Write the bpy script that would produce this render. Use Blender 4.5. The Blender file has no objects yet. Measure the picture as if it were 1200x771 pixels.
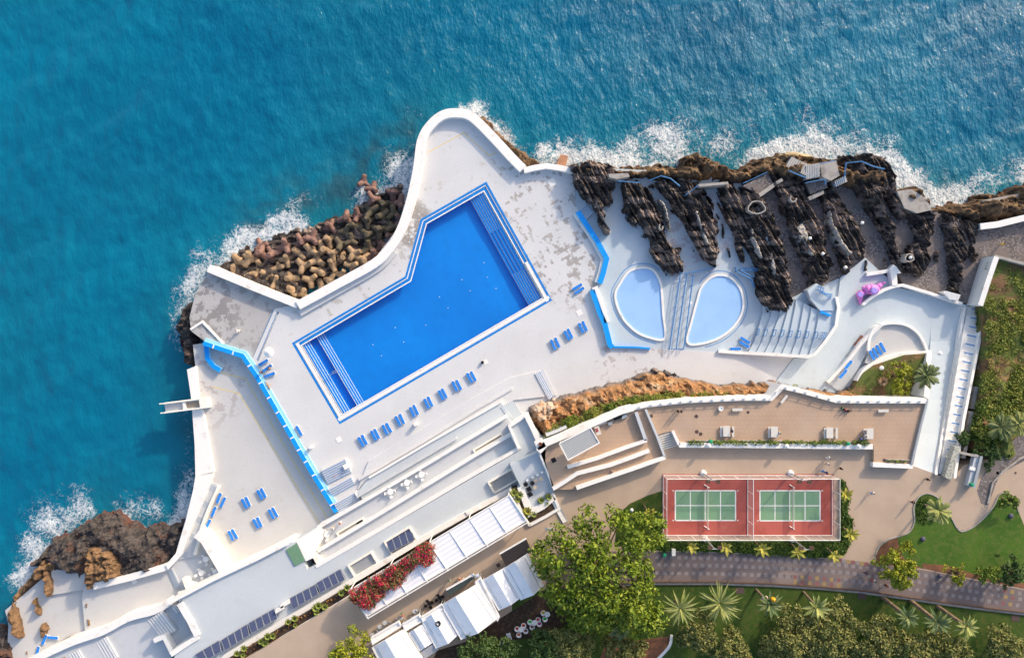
import bpy, bmesh, math, random
import numpy as np
from mathutils import Vector, Matrix
from math import radians, sin, cos, pi
random.seed(7)
SC=bpy.context.scene; COL=SC.collection
H=155.0; S=6.0                      # drone height over the pool deck; photo scale there
def P(px,py,z=0.0):
    k=(H-z)/H
    return Vector(((px-600)/S*k,(385.5-py)/S*k,z))
# ---------------------------------------------------------------- noise
def _h(ix,iy,s):
    n=(ix*374761393+iy*668265263+s*1442695041)&0xFFFFFFFF
    n=((n^(n>>13))*1274126177)&0xFFFFFFFF
    n=(n^(n>>16))
    return (n&0xFFFF)/65535.0
def vn(x,y,s=0):
    x=np.asarray(x,float); y=np.asarray(y,float)
    ix=np.floor(x).astype(np.int64); iy=np.floor(y).astype(np.int64)
    fx=x-ix; fy=y-iy; fx=fx*fx*(3-2*fx); fy=fy*fy*(3-2*fy)
    a=_h(ix,iy,s); b=_h(ix+1,iy,s); c=_h(ix,iy+1,s); d=_h(ix+1,iy+1,s)
    return (a*(1-fx)+b*fx)*(1-fy)+(c*(1-fx)+d*fx)*fy
def fbm(x,y,s=0,o=4):
    t=0; a=.5; w=0
    for i in range(o):
        t=t+a*vn(x*2**i+i*17.3,y*2**i-i*9.1,s+i); w+=a; a*=.5
    return t/w
def ridg(x,y,s=0,o=4):
    t=0; a=.5; w=0
    for i in range(o):
        t=t+a*(1-np.abs(2*vn(x*2**i+i*7.3,y*2**i-i*3.1,s+i)-1)); w+=a; a*=.5
    return t/w
def sdist(X,Y,poly):
    "signed distance to polygon (positive inside)"
    d=np.full(X.shape,1e9); ins=np.zeros(X.shape,bool); n=len(poly)
    for i in range(n):
        x0,y0=poly[i][:2]; x1,y1=poly[(i+1)%n][:2]
        ex,ey=x1-x0,y1-y0; L=ex*ex+ey*ey+1e-9
        t=np.clip(((X-x0)*ex+(Y-y0)*ey)/L,0,1)
        d=np.minimum(d,np.hypot(X-x0-t*ex,Y-y0-t*ey))
        c=((y0>Y)!=(y1>Y)); 
        with np.errstate(all='ignore'):
            xi=(x1-x0)*(Y-y0)/((y1-y0) if abs(y1-y0)>1e-9 else 1e-9)+x0
        ins^=(c&(X<xi))
    return np.where(ins,d,-d)
# ---------------------------------------------------------------- materials
class N:
    def __init__(s,name):
        m=bpy.data.materials.new(name); m.use_nodes=True; s.m=m; s.t=m.node_tree
        s.n=s.t.nodes; s.l=s.t.links; s.b=s.n['Principled BSDF']; s.out=s.n['Material Output']
        s.pos=s.n.new('ShaderNodeNewGeometry').outputs['Position']
    def link(s,a,b): s.l.new(a,b)
    def inp(s,sock,v):
        if isinstance(v,bpy.types.NodeSocket): s.l.new(v,sock)
        else:
            if isinstance(v,(tuple,list)) and len(v)==3 and sock.type=='RGBA': v=(*v,1)
            sock.default_value=v
    def noise(s,scale,detail=4,rough=.55,vec=None,typ='FBM',dist=0):
        n=s.n.new('ShaderNodeTexNoise'); n.noise_type=typ
        s.l.new(vec or s.pos,n.inputs['Vector']); n.inputs['Scale'].default_value=scale
        n.inputs['Detail'].default_value=detail; n.inputs['Roughness'].default_value=rough
        n.inputs['Distortion'].default_value=dist
        return n.outputs[0]
    def ramp(s,v,lo,hi,a=0.,b=1.,smooth=True):
        n=s.n.new('ShaderNodeMapRange'); n.interpolation_type='SMOOTHSTEP' if smooth else 'LINEAR'
        s.inp(n.inputs[0],v); s.inp(n.inputs[1],lo); s.inp(n.inputs[2],hi); s.inp(n.inputs[3],a); s.inp(n.inputs[4],b)
        return n.outputs[0]
    def math(s,op,a,b=0.):
        n=s.n.new('ShaderNodeMath'); n.operation=op; s.inp(n.inputs[0],a); s.inp(n.inputs[1],b); return n.outputs[0]
    def mix(s,f,a,b,mode='MIX'):
        n=s.n.new('ShaderNodeMix'); n.data_type='RGBA'; n.blend_type=mode
        s.inp(n.inputs[0],f); s.inp(n.inputs[6],a); s.inp(n.inputs[7],b); return n.outputs[2]
    def vmap(s,rot=0,scale=(1,1,1),loc=(0,0,0),vec=None):
        n=s.n.new('ShaderNodeMapping'); s.l.new(vec or s.pos,n.inputs[0]); n.inputs['Rotation'].default_value=(0,0,rot)
        n.inputs['Scale'].default_value=scale; n.inputs['Location'].default_value=loc; return n.outputs[0]
    def snap(s,vec,st):
        n=s.n.new('ShaderNodeVectorMath'); n.operation='SNAP'; s.l.new(vec,n.inputs[0]); n.inputs[1].default_value=(st,st,st); return n.outputs[0]
    def near(s,px,py,r,z=0,soft=.5):
        n=s.n.new('ShaderNodeVectorMath'); n.operation='DISTANCE'; s.l.new(s.pos,n.inputs[0]); n.inputs[1].default_value=P(px,py,z)
        return s.ramp(n.outputs['Value'],r*(1-soft),r*(1+soft),1.,0.)
    def bump(s,h,strength=.5,dist=.05):
        n=s.n.new('ShaderNodeBump'); n.inputs['Strength'].default_value=strength; n.inputs['Distance'].default_value=dist
        s.l.new(h,n.inputs['Height']); s.l.new(n.outputs[0],s.b.inputs['Normal'])
    def brick(s,vec,scale,w,h,mortar=.03,off=.5):
        n=s.n.new('ShaderNodeTexBrick'); s.l.new(vec,n.inputs[0]); n.inputs['Scale'].default_value=scale
        n.inputs['Brick Width'].default_value=w; n.inputs['Row Height'].default_value=h; n.inputs['Mortar Size'].default_value=mortar
        n.offset=off; n.inputs['Color1'].default_value=(1,1,1,1); n.inputs['Color2'].default_value=(.7,.7,.7,1); n.inputs['Mortar'].default_value=(0,0,0,1)
        return n
    def attr(s,name):
        n=s.n.new('ShaderNodeAttribute'); n.attribute_name=name; return n.outputs['Fac']
    def island(s):
        n=[x for x in s.n if x.bl_idname=='ShaderNodeNewGeometry'][0]; return n.outputs['Random Per Island']
    def done(s,col=None,rough=.8,spec=.3,metal=0.):
        if col is not None: s.inp(s.b.inputs['Base Color'],col)
        s.inp(s.b.inputs['Roughness'],rough); s.b.inputs['Specular IOR Level'].default_value=spec
        s.b.inputs['Metallic'].default_value=metal
        return s.m
def mat(name,base,layers=(),rough=.8,bump=None,spec=.3,metal=0.):
    "base colour + (scale, colour, lo, hi[, detail]) noise layers"
    a=N(name); c=base
    for L in layers:
        c=a.mix(a.ramp(a.noise(L[0],L[4] if len(L)>4 else 4),L[2],L[3]),c,L[1])
    if bump: a.bump(a.noise(bump[0],5),bump[1],bump[2] if len(bump)>2 else .05)
    return a.done(c,rough,spec,metal)
def foliage(name,c1,c2,c3=None,rough=.6,clump=.35,flower=None):
    a=N(name); c=a.mix(a.ramp(a.noise(clump,2),.38,.62),c1,c2)
    c=a.mix(a.ramp(a.island(),0,1,0,.6,False),c,c3 or c2)
    if flower: c=a.mix(a.ramp(a.math('ADD',a.math('MULTIPLY',a.island(),.5),a.math('MULTIPLY',a.noise(.6,3),.8)),flower[1],flower[1]+.08),c,flower[0])
    m=a.done(c,rough,.25)
    a.b.inputs['Subsurface Weight'].default_value=0
    return m
# ---------------------------------------------------------------- objects
def tag(o,label=None,cat=None,group=None,kind=None):
    if label: o['label']=label
    if cat: o['category']=cat
    if group: o['group']=group
    if kind: o['kind']=kind
    return o
def empty(name,loc,label,cat,group=None,rz=0.):
    o=bpy.data.objects.new(name,None); o.location=loc; o.rotation_euler=(0,0,rz); COL.objects.link(o); o.empty_display_size=.2
    return tag(o,label,cat,group)
class MB:
    def __init__(s): s.v=[]; s.f=[]; s.m=[]
    def add(s,vs,fs,mi=0):
        b=len(s.v); s.v+= [tuple(p) for p in vs]; s.f+=[tuple(b+i for i in f) for f in fs]; s.m+=[mi]*len(fs); return s
    def prism(s,pts,zb,mi=0,ms=None,bottom=True):
        "top loop of 3-D points, extruded down to zb (number or list)"
        n=len(pts); area=sum(pts[i][0]*pts[(i+1)%n][1]-pts[(i+1)%n][0]*pts[i][1] for i in range(n))
        if area<0: pts=list(reversed(pts))
        bot=[(p[0],p[1],zb) for p in pts]
        b=len(s.v); s.v+=[tuple(p) for p in pts]+bot
        s.f.append(tuple(range(b,b+n))); s.m.append(mi)
        if bottom: s.f.append(tuple(reversed(range(b+n,b+2*n)))); s.m.append(mi if ms is None else ms)
        for i in range(n):
            j=(i+1)%n; s.f.append((b+i,b+n+i,b+n+j,b+j)); s.m.append(mi if ms is None else ms)
        return s
    def box(s,c,size,rz=0.,mi=0,M=None):
        x,y,z=[q/2 for q in size]; R=Matrix.Rotation(rz,3,'Z') if M is None else M
        vs=[Vector(c)+R@Vector((a*x,b*y,d*z)) for a in(-1,1) for b in(-1,1) for d in(-1,1)]
        s.add(vs,[(0,1,3,2),(4,6,7,5),(0,4,5,1),(2,3,7,6),(0,2,6,4),(1,5,7,3)],mi); return s
    def tube(s,p,q,r0,r1=None,n=8,mi=0,cap=True):
        p=Vector(p); q=Vector(q); r1=r0 if r1 is None else r1; d=(q-p)
        if d.length<1e-6: return s
        d.normalize(); a=d.orthogonal().normalized(); b=d.cross(a)
        vs=[p+(a*cos(t)+b*sin(t))*r0 for t in [2*pi*i/n for i in range(n)]]+[q+(a*cos(t)+b*sin(t))*r1 for t in [2*pi*i/n for i in range(n)]]
        fs=[(i,(i+1)%n,n+(i+1)%n,n+i) for i in range(n)]
        if cap: fs+=[tuple(reversed(range(n))),tuple(range(n,2*n))]
        return s.add(vs,fs,mi)
    def path(s,pts,r,n=6,mi=0):
        for a,b in zip(pts,pts[1:]): s.tube(a,b,r,r,n,mi)
        return s
    def lathe(s,c,prof,n=16,mi=0):
        c=Vector(c); vs=[]; fs=[]
        for r,z in prof:
            for i in range(n): t=2*pi*i/n; vs.append(c+Vector((r*cos(t),r*sin(t),z)))
        for k in range(len(prof)-1):
            for i in range(n): j=(i+1)%n; fs.append((k*n+i,k*n+j,(k+1)*n+j,(k+1)*n+i))
        fs.append(tuple(reversed(range(n)))); fs.append(tuple(range((len(prof)-1)*n,len(prof)*n)))
        return s.add(vs,fs,mi)
    def build(s,name,mats,parent=None,smooth=False,local=False,**tg):
        me=bpy.data.meshes.new(name); off=Vector((0,0,0))
        vs=s.v
        if parent is not None and not local:
            inv=parent.matrix_basis.inverted(); 
            p=parent
            while p.parent is not None: p=p.parent; inv=inv@p.matrix_basis.inverted()
            vs=[tuple(inv@Vector(v)) for v in vs]
        me.from_pydata(vs,[],s.f)
        if not isinstance(mats,(list,tuple)): mats=[mats]
        for m in mats: me.materials.append(m)
        me.polygons.foreach_set('material_index',s.m)
        if smooth: me.polygons.foreach_set('use_smooth',[True]*len(s.f))
        me.validate(); me.update()
        o=bpy.data.objects.new(name,me); COL.objects.link(o); o.parent=parent
        return tag(o,**tg)
def offs(pts,w):
    "mitred offset of a world polyline by w to its left"
    out=[]; n=len(pts)
    for i in range(n):
        a=(pts[i]-pts[i-1]) if i>0 else None; b=(pts[i+1]-pts[i]) if i<n-1 else None
        a=a or b; b=b or a
        a=Vector((a.x,a.y)).normalized(); b=Vector((b.x,b.y)).normalized()
        na=Vector((-a.y,a.x)); nb=Vector((-b.y,b.x)); m=(na+nb); m=m.normalized() if m.length>1e-4 else na
        k=w/max(.35,m.dot(na)); out.append(Vector((pts[i].x+m.x*k,pts[i].y+m.y*k,pts[i].z)))
    return out
def band(mb,pts,w,zb,mi=0,ms=None):
    "wall body: quads chained along a polyline whose points carry their own top z"
    L=offs(pts,w/2); R=offs(pts,-w/2); 
    zbs=zb if isinstance(zb,list) else [zb]*len(pts)
    n=len(pts); vs=[]
    for i in range(n):
        vs+=[L[i],R[i],(L[i].x,L[i].y,zbs[i]),(R[i].x,R[i].y,zbs[i])]
    ft=[];fs=[]
    for i in range(n-1):
        a=4*i;b=a+4
        ft.append((a,a+1,b+1,b)); fs+=[(a,b,b+2,a+2),(a+1,a+3,b+3,b+1),(a+2,b+2,b+3,a+3)]
    fs+=[(0,2,3,1),(4*n-4,4*n-3,4*n-1,4*n-2)]
    k=len(mb.v); mb.add(vs,ft,mi); mb.f+=[tuple(k+i for i in f) for f in fs]; mb.m+=[mi if ms is None else ms]*len(fs)
    return mb
def pp(pts,z): return [P(x,y,z) for x,y in pts]
def slab(name,pts,z,zb,m,side=None,parent=None,**tg):
    mb=MB().prism(pp(pts,z),zb,0,1 if side else None)
    return mb.build(name,[m,side] if side else m,parent,**tg)
def wall(name,pts,z,w,zb,m,parent=None,side=None,**tg):
    q=[P(a[0],a[1],a[2] if len(a)>2 else z) for a in pts]
    mb=band(MB(),q,w,zb,0,1 if side else None)
    return mb.build(name,[m,side] if side else m,parent,**tg)
def steps(name,a,b,d,n,z0,z1,m,nose,parent=None,zb=None,nw=.12,**tg):
    "flight of n steps: first edge a-b (px), run vector d (px) in total, heights z0 -> z1"
    mb=MB(); zb=min(z0,z1)-.6 if zb is None else zb
    for i in range(n):
        z=z0+(z1-z0)*(i+1)/n; f0=i/n; f1=(i+1)/n
        q=[P(a[0]+d[0]*f0,a[1]+d[1]*f0,z),P(b[0]+d[0]*f0,b[1]+d[1]*f0,z),P(b[0]+d[0]*f1,b[1]+d[1]*f1,z),P(a[0]+d[0]*f1,a[1]+d[1]*f1,z)]
        mb.prism(q,zb-i*.003)
        up=z1>z0; e0,e1=(q[0],q[1]) if up else (q[3],q[2]); r=((q[3]-q[0]) if up else (q[0]-q[3])).normalized()
        t=Vector((0,0,.006))
        mb.add([e0+t,e1+t,e1+t+r*nw,e0+t+r*nw],[(0,1,2,3)],1)
    return mb.build(name,[m,nose],parent,**tg)
def copy_tree(o,parent=None):
    c=o.copy(); COL.objects.link(c); c.parent=parent
    for ch in list(KIDS.get(o.name,[])): 
        cc=copy_tree(ch,c); KIDS.setdefault(c.name,[]).append(cc)
    return c
KIDS={}
def reg(root):
    bpy.context.view_layer.update()
    def r(o):
        KIDS[o.name]=list(o.children)
        for c in o.children: r(c)
    r(root)
def rock(name,poly,zb,h,m,k=1.0,amp=.7,res=.28,jit=.8,ns=.5,ang=0.,stretch=1.,zm=None,skirt=1.,seed=None,parent=None,hf=None,grow=0.,strata=0,**tg):
    zm=zb+h*.6 if zm is None else zm
    W=[P(x,y,zm) for x,y in poly]; xs=[p.x for p in W]; ys=[p.y for p in W]
    X,Y=np.meshgrid(np.arange(min(xs)-1,max(xs)+1,res),np.arange(min(ys)-1,max(ys)+1,res))
    seed=random.randint(1,999) if seed is None else seed
    X=X+(vn(X*9.1,Y*9.1,seed+3)-.5)*res*.8; Y=Y+(vn(X*8.3+9,Y*8.3,seed+4)-.5)*res*.8
    sd=sdist(X,Y,W)+grow+(fbm(X*.9,Y*.9,seed+5)-.5)*2*jit
    ca,sa=cos(ang),sin(ang); U=(X*ca+Y*sa)/stretch; V=(-X*sa+Y*ca)
    if strata: sd=sd+(ridg(U*.5,V*1.6,seed+9,3)-.55)*1.6
    t=np.clip(sd/k,0,1); prof=t*(2-t)
    hh=h if hf is None else hf(X,Y,sd)
    n1=ridg(U*ns,V*ns,seed,5); n2=fbm(U*ns*3,V*ns*3,seed+7,3)
    n1=.5*n1+.5*np.floor(n1*7+n2*2)/8.
    if strata: n1=.75*ridg(U*.8,V*1.15,seed,4)**1.8*1.25+.25*n1
    Z=zb+prof*(hh*(.45+.75*n1)+amp*(n2-.5)*2)
    Z=np.where(sd<0,zb-skirt,np.maximum(Z,zb-.05))
    ny,nx=X.shape; idx=np.arange(nx*ny).reshape(ny,nx); keep=sd>-.15
    fk=keep[:-1,:-1]|keep[1:,:-1]|keep[:-1,1:]|keep[1:,1:]
    q=np.stack([idx[:-1,:-1],idx[:-1,1:],idx[1:,1:],idx[1:,:-1]],-1)[fk]
    used=np.unique(q); rem=-np.ones(nx*ny,int); rem[used]=np.arange(len(used))
    V3=np.stack([X.ravel()[used],Y.ravel()[used],Z.ravel()[used]],-1)
    if parent is not None: V3=V3-np.array(parent.location)
    me=bpy.data.meshes.new(name); me.from_pydata(V3.tolist(),[],rem[q].tolist()); me.materials.append(m); me.validate()
    o=bpy.data.objects.new(name,me); COL.objects.link(o); o.parent=parent
    return tag(o,**tg)
# ================================================================ MATERIALS
def deckmat(name,base,rot,stains,grid=1.0,gstr=.11,dirt=(.42,.41,.42)):
    a=N(name); v=a.vmap(rot)
    c=a.mix(a.ramp(a.noise(.12,4),.3,.75,0,.8),base,tuple(x*.90 for x in base))
    c=a.mix(a.ramp(a.noise(2.5,5),.4,.75,0,.22),c,tuple(x*.72 for x in base))
    c=a.mix(a.ramp(a.noise(.5,6,.65),.58,.8,0,.35),c,(.40,.37,.34))
    b=a.brick(v,grid,.75,.5,.018,.5)
    b2=a.math('MULTIPLY',a.math('SUBTRACT',1.,b.outputs['Fac']),0.) 
    c=a.mix(a.math('MULTIPLY',b.outputs['Fac'],gstr*2.5),c,tuple(x*.55 for x in base))
    sn=a.snap(v,.5)
    for (px,py,r,col,thr,blocky) in stains:
        m=a.near(px,py,r)
        if blocky:
            q=a.math('ADD',a.math('MULTIPLY',a.noise(.9,3,vec=sn),.45),a.math('MULTIPLY',a.noise(.30,5,.65),.55))
        else: q=a.noise(.45,6,.7)
        q=a.math('MULTIPLY',a.ramp(q,thr+.015,thr+.085),a.math('MULTIPLY',m,1.))
        q=a.ramp(a.math('MULTIPLY',q,1.),.2,.9,0,.85)
        c=a.mix(q,c,col)
    a.bump(a.noise(6,4),.25,.02)
    return a.done(c,.75,.25)
GR=(.36,.34,.33)
M_deck=deckmat('pool_deck_paint',(.64,.65,.67),radians(-30),[(655,265,13,GR,.50,1),(680,310,9,GR,.48,1),(620,225,11,(.46,.43,.40),.52,1),(478,262,5,(.24,.22,.21),.42,0),(468,225,6,(.4,.38,.36),.5,0),(420,350,15,(.45,.42,.40),.52,1),(740,420,7,(.42,.38,.38),.5,1),(470,270,9,(.4,.38,.36),.53,0),(815,275,9,(.42,.39,.41),.5,0),(640,210,9,GR,.52,1),(520,190,14,(.52,.50,.48),.55,1)])
M_low=deckmat('lower_deck_paint',(.57,.57,.57),radians(-28),[(235,450,9,(.40,.37,.38),.5,0),(290,560,16,(.5,.48,.46),.58,0)],gstr=.04)
M_old=deckmat('weathered_deck',(.46,.45,.45),radians(-62),[(262,330,11,(.30,.29,.29),.5,0),(240,365,8,(.27,.26,.26),.47,0),(285,365,9,(.33,.31,.31),.52,0),(230,375,7,(.25,.24,.24),.46,0)],gstr=.08)
M_kids=deckmat('kids_deck_shaded_paint',(.49,.575,.65),radians(-12),[(815,275,9,(.40,.38,.42),.47,0)],gstr=.03)  # deck shade put into the paint as a pale blue tint
M_plaza=deckmat('plaza_shaded_paint',(.51,.59,.655),radians(10),[],gstr=.04)  # blue-white base carries the shade lying on the plaza
M_roof=deckmat('roof_paint',(.53,.58,.625),radians(-30),[],gstr=.03)
M_white=mat('white_paint',(.80,.79,.77),[(.6,(.60,.56,.50),.56,.8),(2.5,(.62,.58,.53),.62,.8),],.6)
M_cream=mat('cream_paint',(.84,.80,.72),[(.8,(.70,.62,.52),.58,.8)],.6)  # warm cream wall paint with darker blotches
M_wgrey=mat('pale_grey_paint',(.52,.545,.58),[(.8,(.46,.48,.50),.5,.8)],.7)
M_conc=mat('concrete',(.36,.34,.32),[(.7,(.24,.22,.20),.45,.7),(6,(.42,.40,.38),.5,.8)],.9,(5,.4))
M_sandc=mat('sandy_concrete',(.42,.33,.20),[(.7,(.28,.19,.09),.45,.7),(6,(.36,.28,.2),.5,.8)],.9,(5,.4))
M_blue=mat('blue_paint',(.004,.30,.86),[(1.5,(.01,.22,.62),.55,.85)],.5)
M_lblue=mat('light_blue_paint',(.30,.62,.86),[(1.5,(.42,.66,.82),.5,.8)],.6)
def poolfloor():
    a=N('pool_floor_blue'); b=a.brick(a.vmap(radians(-30)),1.,2.4,2.4,.02,0.); c=a.mix(a.ramp(a.noise(.08,4),.3,.7),(.0,.26,.78),(.0,.21,.68))
    c=a.mix(a.ramp(a.noise(.5,5,.6),.45,.75,0,.4),c,(.0,.19,.62)); c=a.mix(a.math('MULTIPLY',b.outputs['Fac'],.35),c,(.0,.14,.55)); return a.done(c,.5)
M_poolblue=poolfloor()
M_kpool=mat('kids_pool_floor',(.46,.66,.93),[(.3,(.42,.62,.90),.4,.7)],.5)
M_nose_blue=mat('step_edge_blue',(.12,.30,.60),[],.6)
M_nose_grey=mat('step_edge_grey',(.34,.42,.52),[],.6)
M_rail=mat('blue_rail',(.07,.24,.52),[],.4)
M_yellow=mat('yellow_line',(.72,.56,.22),[(2,(.66,.60,.45),.5,.7)],.7)
M_green=mat('green_mat',(.13,.26,.16),[(2,(.16,.28,.2),.4,.7)],.9)
M_black=mat('black_paint',(.012,.012,.014),[],.5)
M_dark=mat('dark_shade_floor',(.05,.045,.04),[(.8,(.09,.06,.045),.45,.7)],.9,(4,.4))  # plain dark floor with browner blotches
M_metal=mat('grey_metal',(.40,.42,.44),[],.4,metal=.3)
M_tentm=mat('white_canvas',(.84,.84,.86),[(.25,(.74,.74,.77),.45,.7),(1.2,(.68,.67,.66),.6,.8)],.55,(.8,.4,.15))
M_brownroof=mat('brown_panel',(.09,.055,.04),[],.7)
def brickpave(name,c1,c2,mort,rot,sc=1.,w=.5,h=.25,patch=None):
    a=N(name); v=a.vmap(rot); b=a.brick(v,sc,w,h,.02)
    c=a.mix(a.ramp(a.noise(.25,4),.35,.7),c1,c2)
    c=a.mix(a.math('MULTIPLY',a.noise(4,3),.35),c,tuple(x*.75 for x in c1))
    c=a.mix(a.math('MULTIPLY',b.outputs['Fac'],.5),c,mort)
    c=a.mix(a.ramp(a.noise(.09,5),.5,.7,0,.35),c,(.50,.40,.32))
    a.bump(a.noise(8,3),.3,.02); return a.done(c,.85,.2)
M_terr=brickpave('terracotta_paving',(.50,.355,.255),(.44,.31,.225),(.27,.19,.14),0,1,.8,.8)
M_street=brickpave('tan_paving',(.50,.39,.30),(.44,.34,.265),(.31,.235,.18),radians(8),1,.6,.3)
M_prom=brickpave('promenade_paving',(.20,.16,.155),(.17,.14,.14),(.12,.1,.1),0,1,.6,.6)
def cobble():
    a=N('cobble_paving'); n=a.n.new('ShaderNodeTexVoronoi'); a.l.new(a.pos,n.inputs['Vector']); n.inputs['Scale'].default_value=2.2
    c=a.mix(a.ramp(n.outputs['Distance'],.15,.6),(.27,.25,.25),(.12,.105,.105))  # stones greyed and dimmed to hold the shade over the stone terrace
    c=a.mix(a.ramp(a.noise(.25,4),.42,.62),c,(.19,.165,.16)); c=a.mix(a.ramp(a.noise(.6,6,.7),.55,.75,0,.6),c,(.36,.33,.33))
    a.bump(n.outputs['Distance'],-.5,.06); return a.done(c,.9,.2)
M_cob=cobble()
def rockmat(name,c1,c2,c3,c4=None,low=None):
    a=N(name); c=a.mix(a.ramp(a.noise(.9,8,.65),.38,.60),c1,c2)
    c=a.mix(a.ramp(a.noise(.35,5,.6),.54,.70),c,c3)
    if c4: c=a.mix(a.ramp(a.noise(2.6,5),.56,.72),c,c4)
    if low:
        s=a.n.new('ShaderNodeSeparateXYZ'); a.l.new(a.pos,s.inputs[0])
        zz=a.math('ADD',s.outputs['Z'],a.math('MULTIPLY',a.noise(.5,5),1.6))
        c=a.mix(a.ramp(zz,low[1],low[2],1,0),c,low[0])
    b=a.math('ADD',a.noise(1.8,8,.7),a.math('MULTIPLY',a.noise(.7,4,typ='RIDGED_MULTIFRACTAL'),.35))
    a.bump(b,1.,.45); return a.done(c,.85,.25)
def basalt():
    a=N('basalt_rock'); v=a.vmap(radians(62),(.28,1.1,.5)); c=a.mix(a.ramp(a.noise(1.1,8,.65,vec=v),.40,.60),(.026,.023,.024),(.085,.072,.066))
    c=a.mix(a.ramp(a.noise(.55,6,.6,vec=v),.50,.58),c,(.25,.195,.17)); c=a.mix(a.ramp(a.noise(.35,5),.60,.72),c,(.17,.105,.06)); c=a.mix(a.ramp(a.noise(3,4,vec=v),.60,.75,0,.6),c,(.26,.21,.18))
    a.bump(a.math('ADD',a.math('MULTIPLY',a.noise(1.8,8,.7),.5),a.math('MULTIPLY',a.noise(1.3,6,vec=v),1.3)),1.,.45); return a.done(c,.85,.25)
M_basalt=basalt()
M_shore=rockmat('shore_rock',(.06,.042,.03),(.20,.125,.07),(.30,.19,.10),(.07,.05,.04),((.14,.05,.038),-4.6,-2.6))
M_dkshore=rockmat('dark_shore_rock',(.035,.032,.034),(.10,.085,.08),(.13,.065,.045),(.17,.14,.12),((.15,.055,.045),-4.6,-2.9))
M_cliff=rockmat('orange_cliff',(.25,.13,.06),(.42,.22,.10),(.50,.37,.25),(.16,.12,.05),((.20,.17,.16),1.2,3.2))
M_cliffpale=rockmat('pale_cliff',(.50,.36,.26),(.62,.50,.40),(.40,.20,.1))
M_tan=rockmat('tan_rock',(.15,.09,.05),(.27,.165,.09),(.20,.12,.06),(.10,.065,.045))
M_tet=mat('tetrapod_concrete',(.42,.285,.165),[(.6,(.20,.14,.09),.42,.62),(5,(.24,.19,.14),.45,.7)],.85,(7,.3))
M_tetdark=mat('mossy_tetrapod_concrete',(.13,.105,.075),[(.7,(.08,.07,.05),.42,.62),(3,(.11,.11,.04),.55,.7)],.8,(7,.3))
M_tetred=mat('algae_red_concrete',(.24,.14,.115),[(.8,(.13,.075,.065),.4,.65)],.7,(7,.3))
M_soil=mat('garden_soil',(.16,.09,.05),[(.5,(.24,.15,.07),.4,.65),(2,(.10,.06,.04),.45,.7),(.3,(.09,.12,.03),.40,.58)],.95,(4,.6))
M_redsoil=mat('red_soil',(.22,.10,.055),[(.7,(.15,.07,.04),.4,.65)],.95,(4,.6))
M_darksoil=mat('dark_soil',(.045,.03,.022),[(1.5,(.09,.06,.04),.45,.7)],.95,(4,.6))
def grassmat(name,c1,c2,c3):
    a=N(name); c=a.mix(a.ramp(a.noise(.12,5),.35,.65),c1,c2)
    c=a.mix(a.ramp(a.noise(1.2,6,.7),.42,.72),c,c3); c=a.mix(a.ramp(a.noise(9,3),.4,.7,0,.5),c,tuple(x*.5 for x in c1))
    a.bump(a.noise(10,4),.8,.06); return a.done(c,.95,.1)
M_grass=grassmat('lawn_grass',(.050,.120,.020),(.085,.165,.026),(.13,.16,.045))
M_grass2=grassmat('rough_grass',(.035,.075,.016),(.065,.115,.024),(.11,.12,.035))
M_red=mat('court_red',(.44,.11,.09),[(.2,(.34,.075,.06),.4,.7),(3,(.36,.10,.085),.5,.8),(.35,(.45,.16,.13),.55,.75)],.8)
M_cgreen=mat('court_green',(.19,.34,.20),[(.2,(.16,.31,.20),.4,.7),(1.5,(.18,.33,.22),.5,.8),(.4,(.20,.33,.23),.52,.7)],.8)
M_line=mat('line_white',(.80,.80,.78),[],.7)
M_mesh=None
def meshfence():
    a=N('wire_mesh'); tr=a.n.new('ShaderNodeBsdfTransparent'); mx=a.n.new('ShaderNodeMixShader')
    w=a.noise(7,2); mx.inputs[0].default_value=.36
    a.l.new(tr.outputs[0],mx.inputs[1]); a.b.inputs['Base Color'].default_value=(.62,.55,.50,1); a.l.new(a.b.outputs[0],mx.inputs[2])
    a.l.new(mx.outputs[0],a.out.inputs[0]); return a.m
M_mesh=meshfence()
def solar():
    a=N('solar_glass'); b=a.brick(a.vmap(radians(31)),1,1.4,.30,.05)
    c=a.mix(b.outputs['Fac'],(.055,.07,.155),(.10,.12,.20)); return a.done(c,.25,.5)
M_solar=solar()
def ribbed(name,base,rot,sc,dark=.6):
    a=N(name); n=a.n.new('ShaderNodeTexWave'); a.l.new(a.vmap(rot),n.inputs[0]); n.inputs['Scale'].default_value=sc
    c=a.mix(a.ramp(n.outputs['Fac'],.2,.8),tuple(x*dark for x in base),base); a.bump(n.outputs['Fac'],.6,.08); return a.done(c,.5,.3)
M_louv=ribbed('louvred_white',(.84,.84,.88),radians(-121),.38,.93)
M_rib=ribbed('ribbed_grey_roof',(.42,.44,.46),radians(-24),1.3,.75)
M_slat=ribbed('dark_slats',(.05,.04,.04),radians(30),1.,.5)
def water(name,tint,alpha,rough=.03):
    a=N(name); tr=a.n.new('ShaderNodeBsdfTransparent'); gl=a.n.new('ShaderNodeBsdfGlossy'); mx=a.n.new('ShaderNodeMixShader')
    fr=a.n.new('ShaderNodeFresnel'); fr.inputs[0].default_value=1.33; tr.inputs[0].default_value=(*tint,1); gl.inputs['Roughness'].default_value=rough
    b=a.n.new('ShaderNodeBump'); b.inputs['Strength'].default_value=.3; b.inputs['Distance'].default_value=.1; a.l.new(a.noise(1.1,4),b.inputs['Height'])
    a.l.new(b.outputs[0],gl.inputs['Normal']); a.l.new(b.outputs[0],fr.inputs['Normal'])
    mx.inputs[0].default_value=.045; a.l.new(tr.outputs[0],mx.inputs[1]); a.l.new(gl.outputs[0],mx.inputs[2]); a.l.new(mx.outputs[0],a.out.inputs[0]); return a.m
M_pw=water('pool_water',(.88,.95,1.),1)
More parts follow.
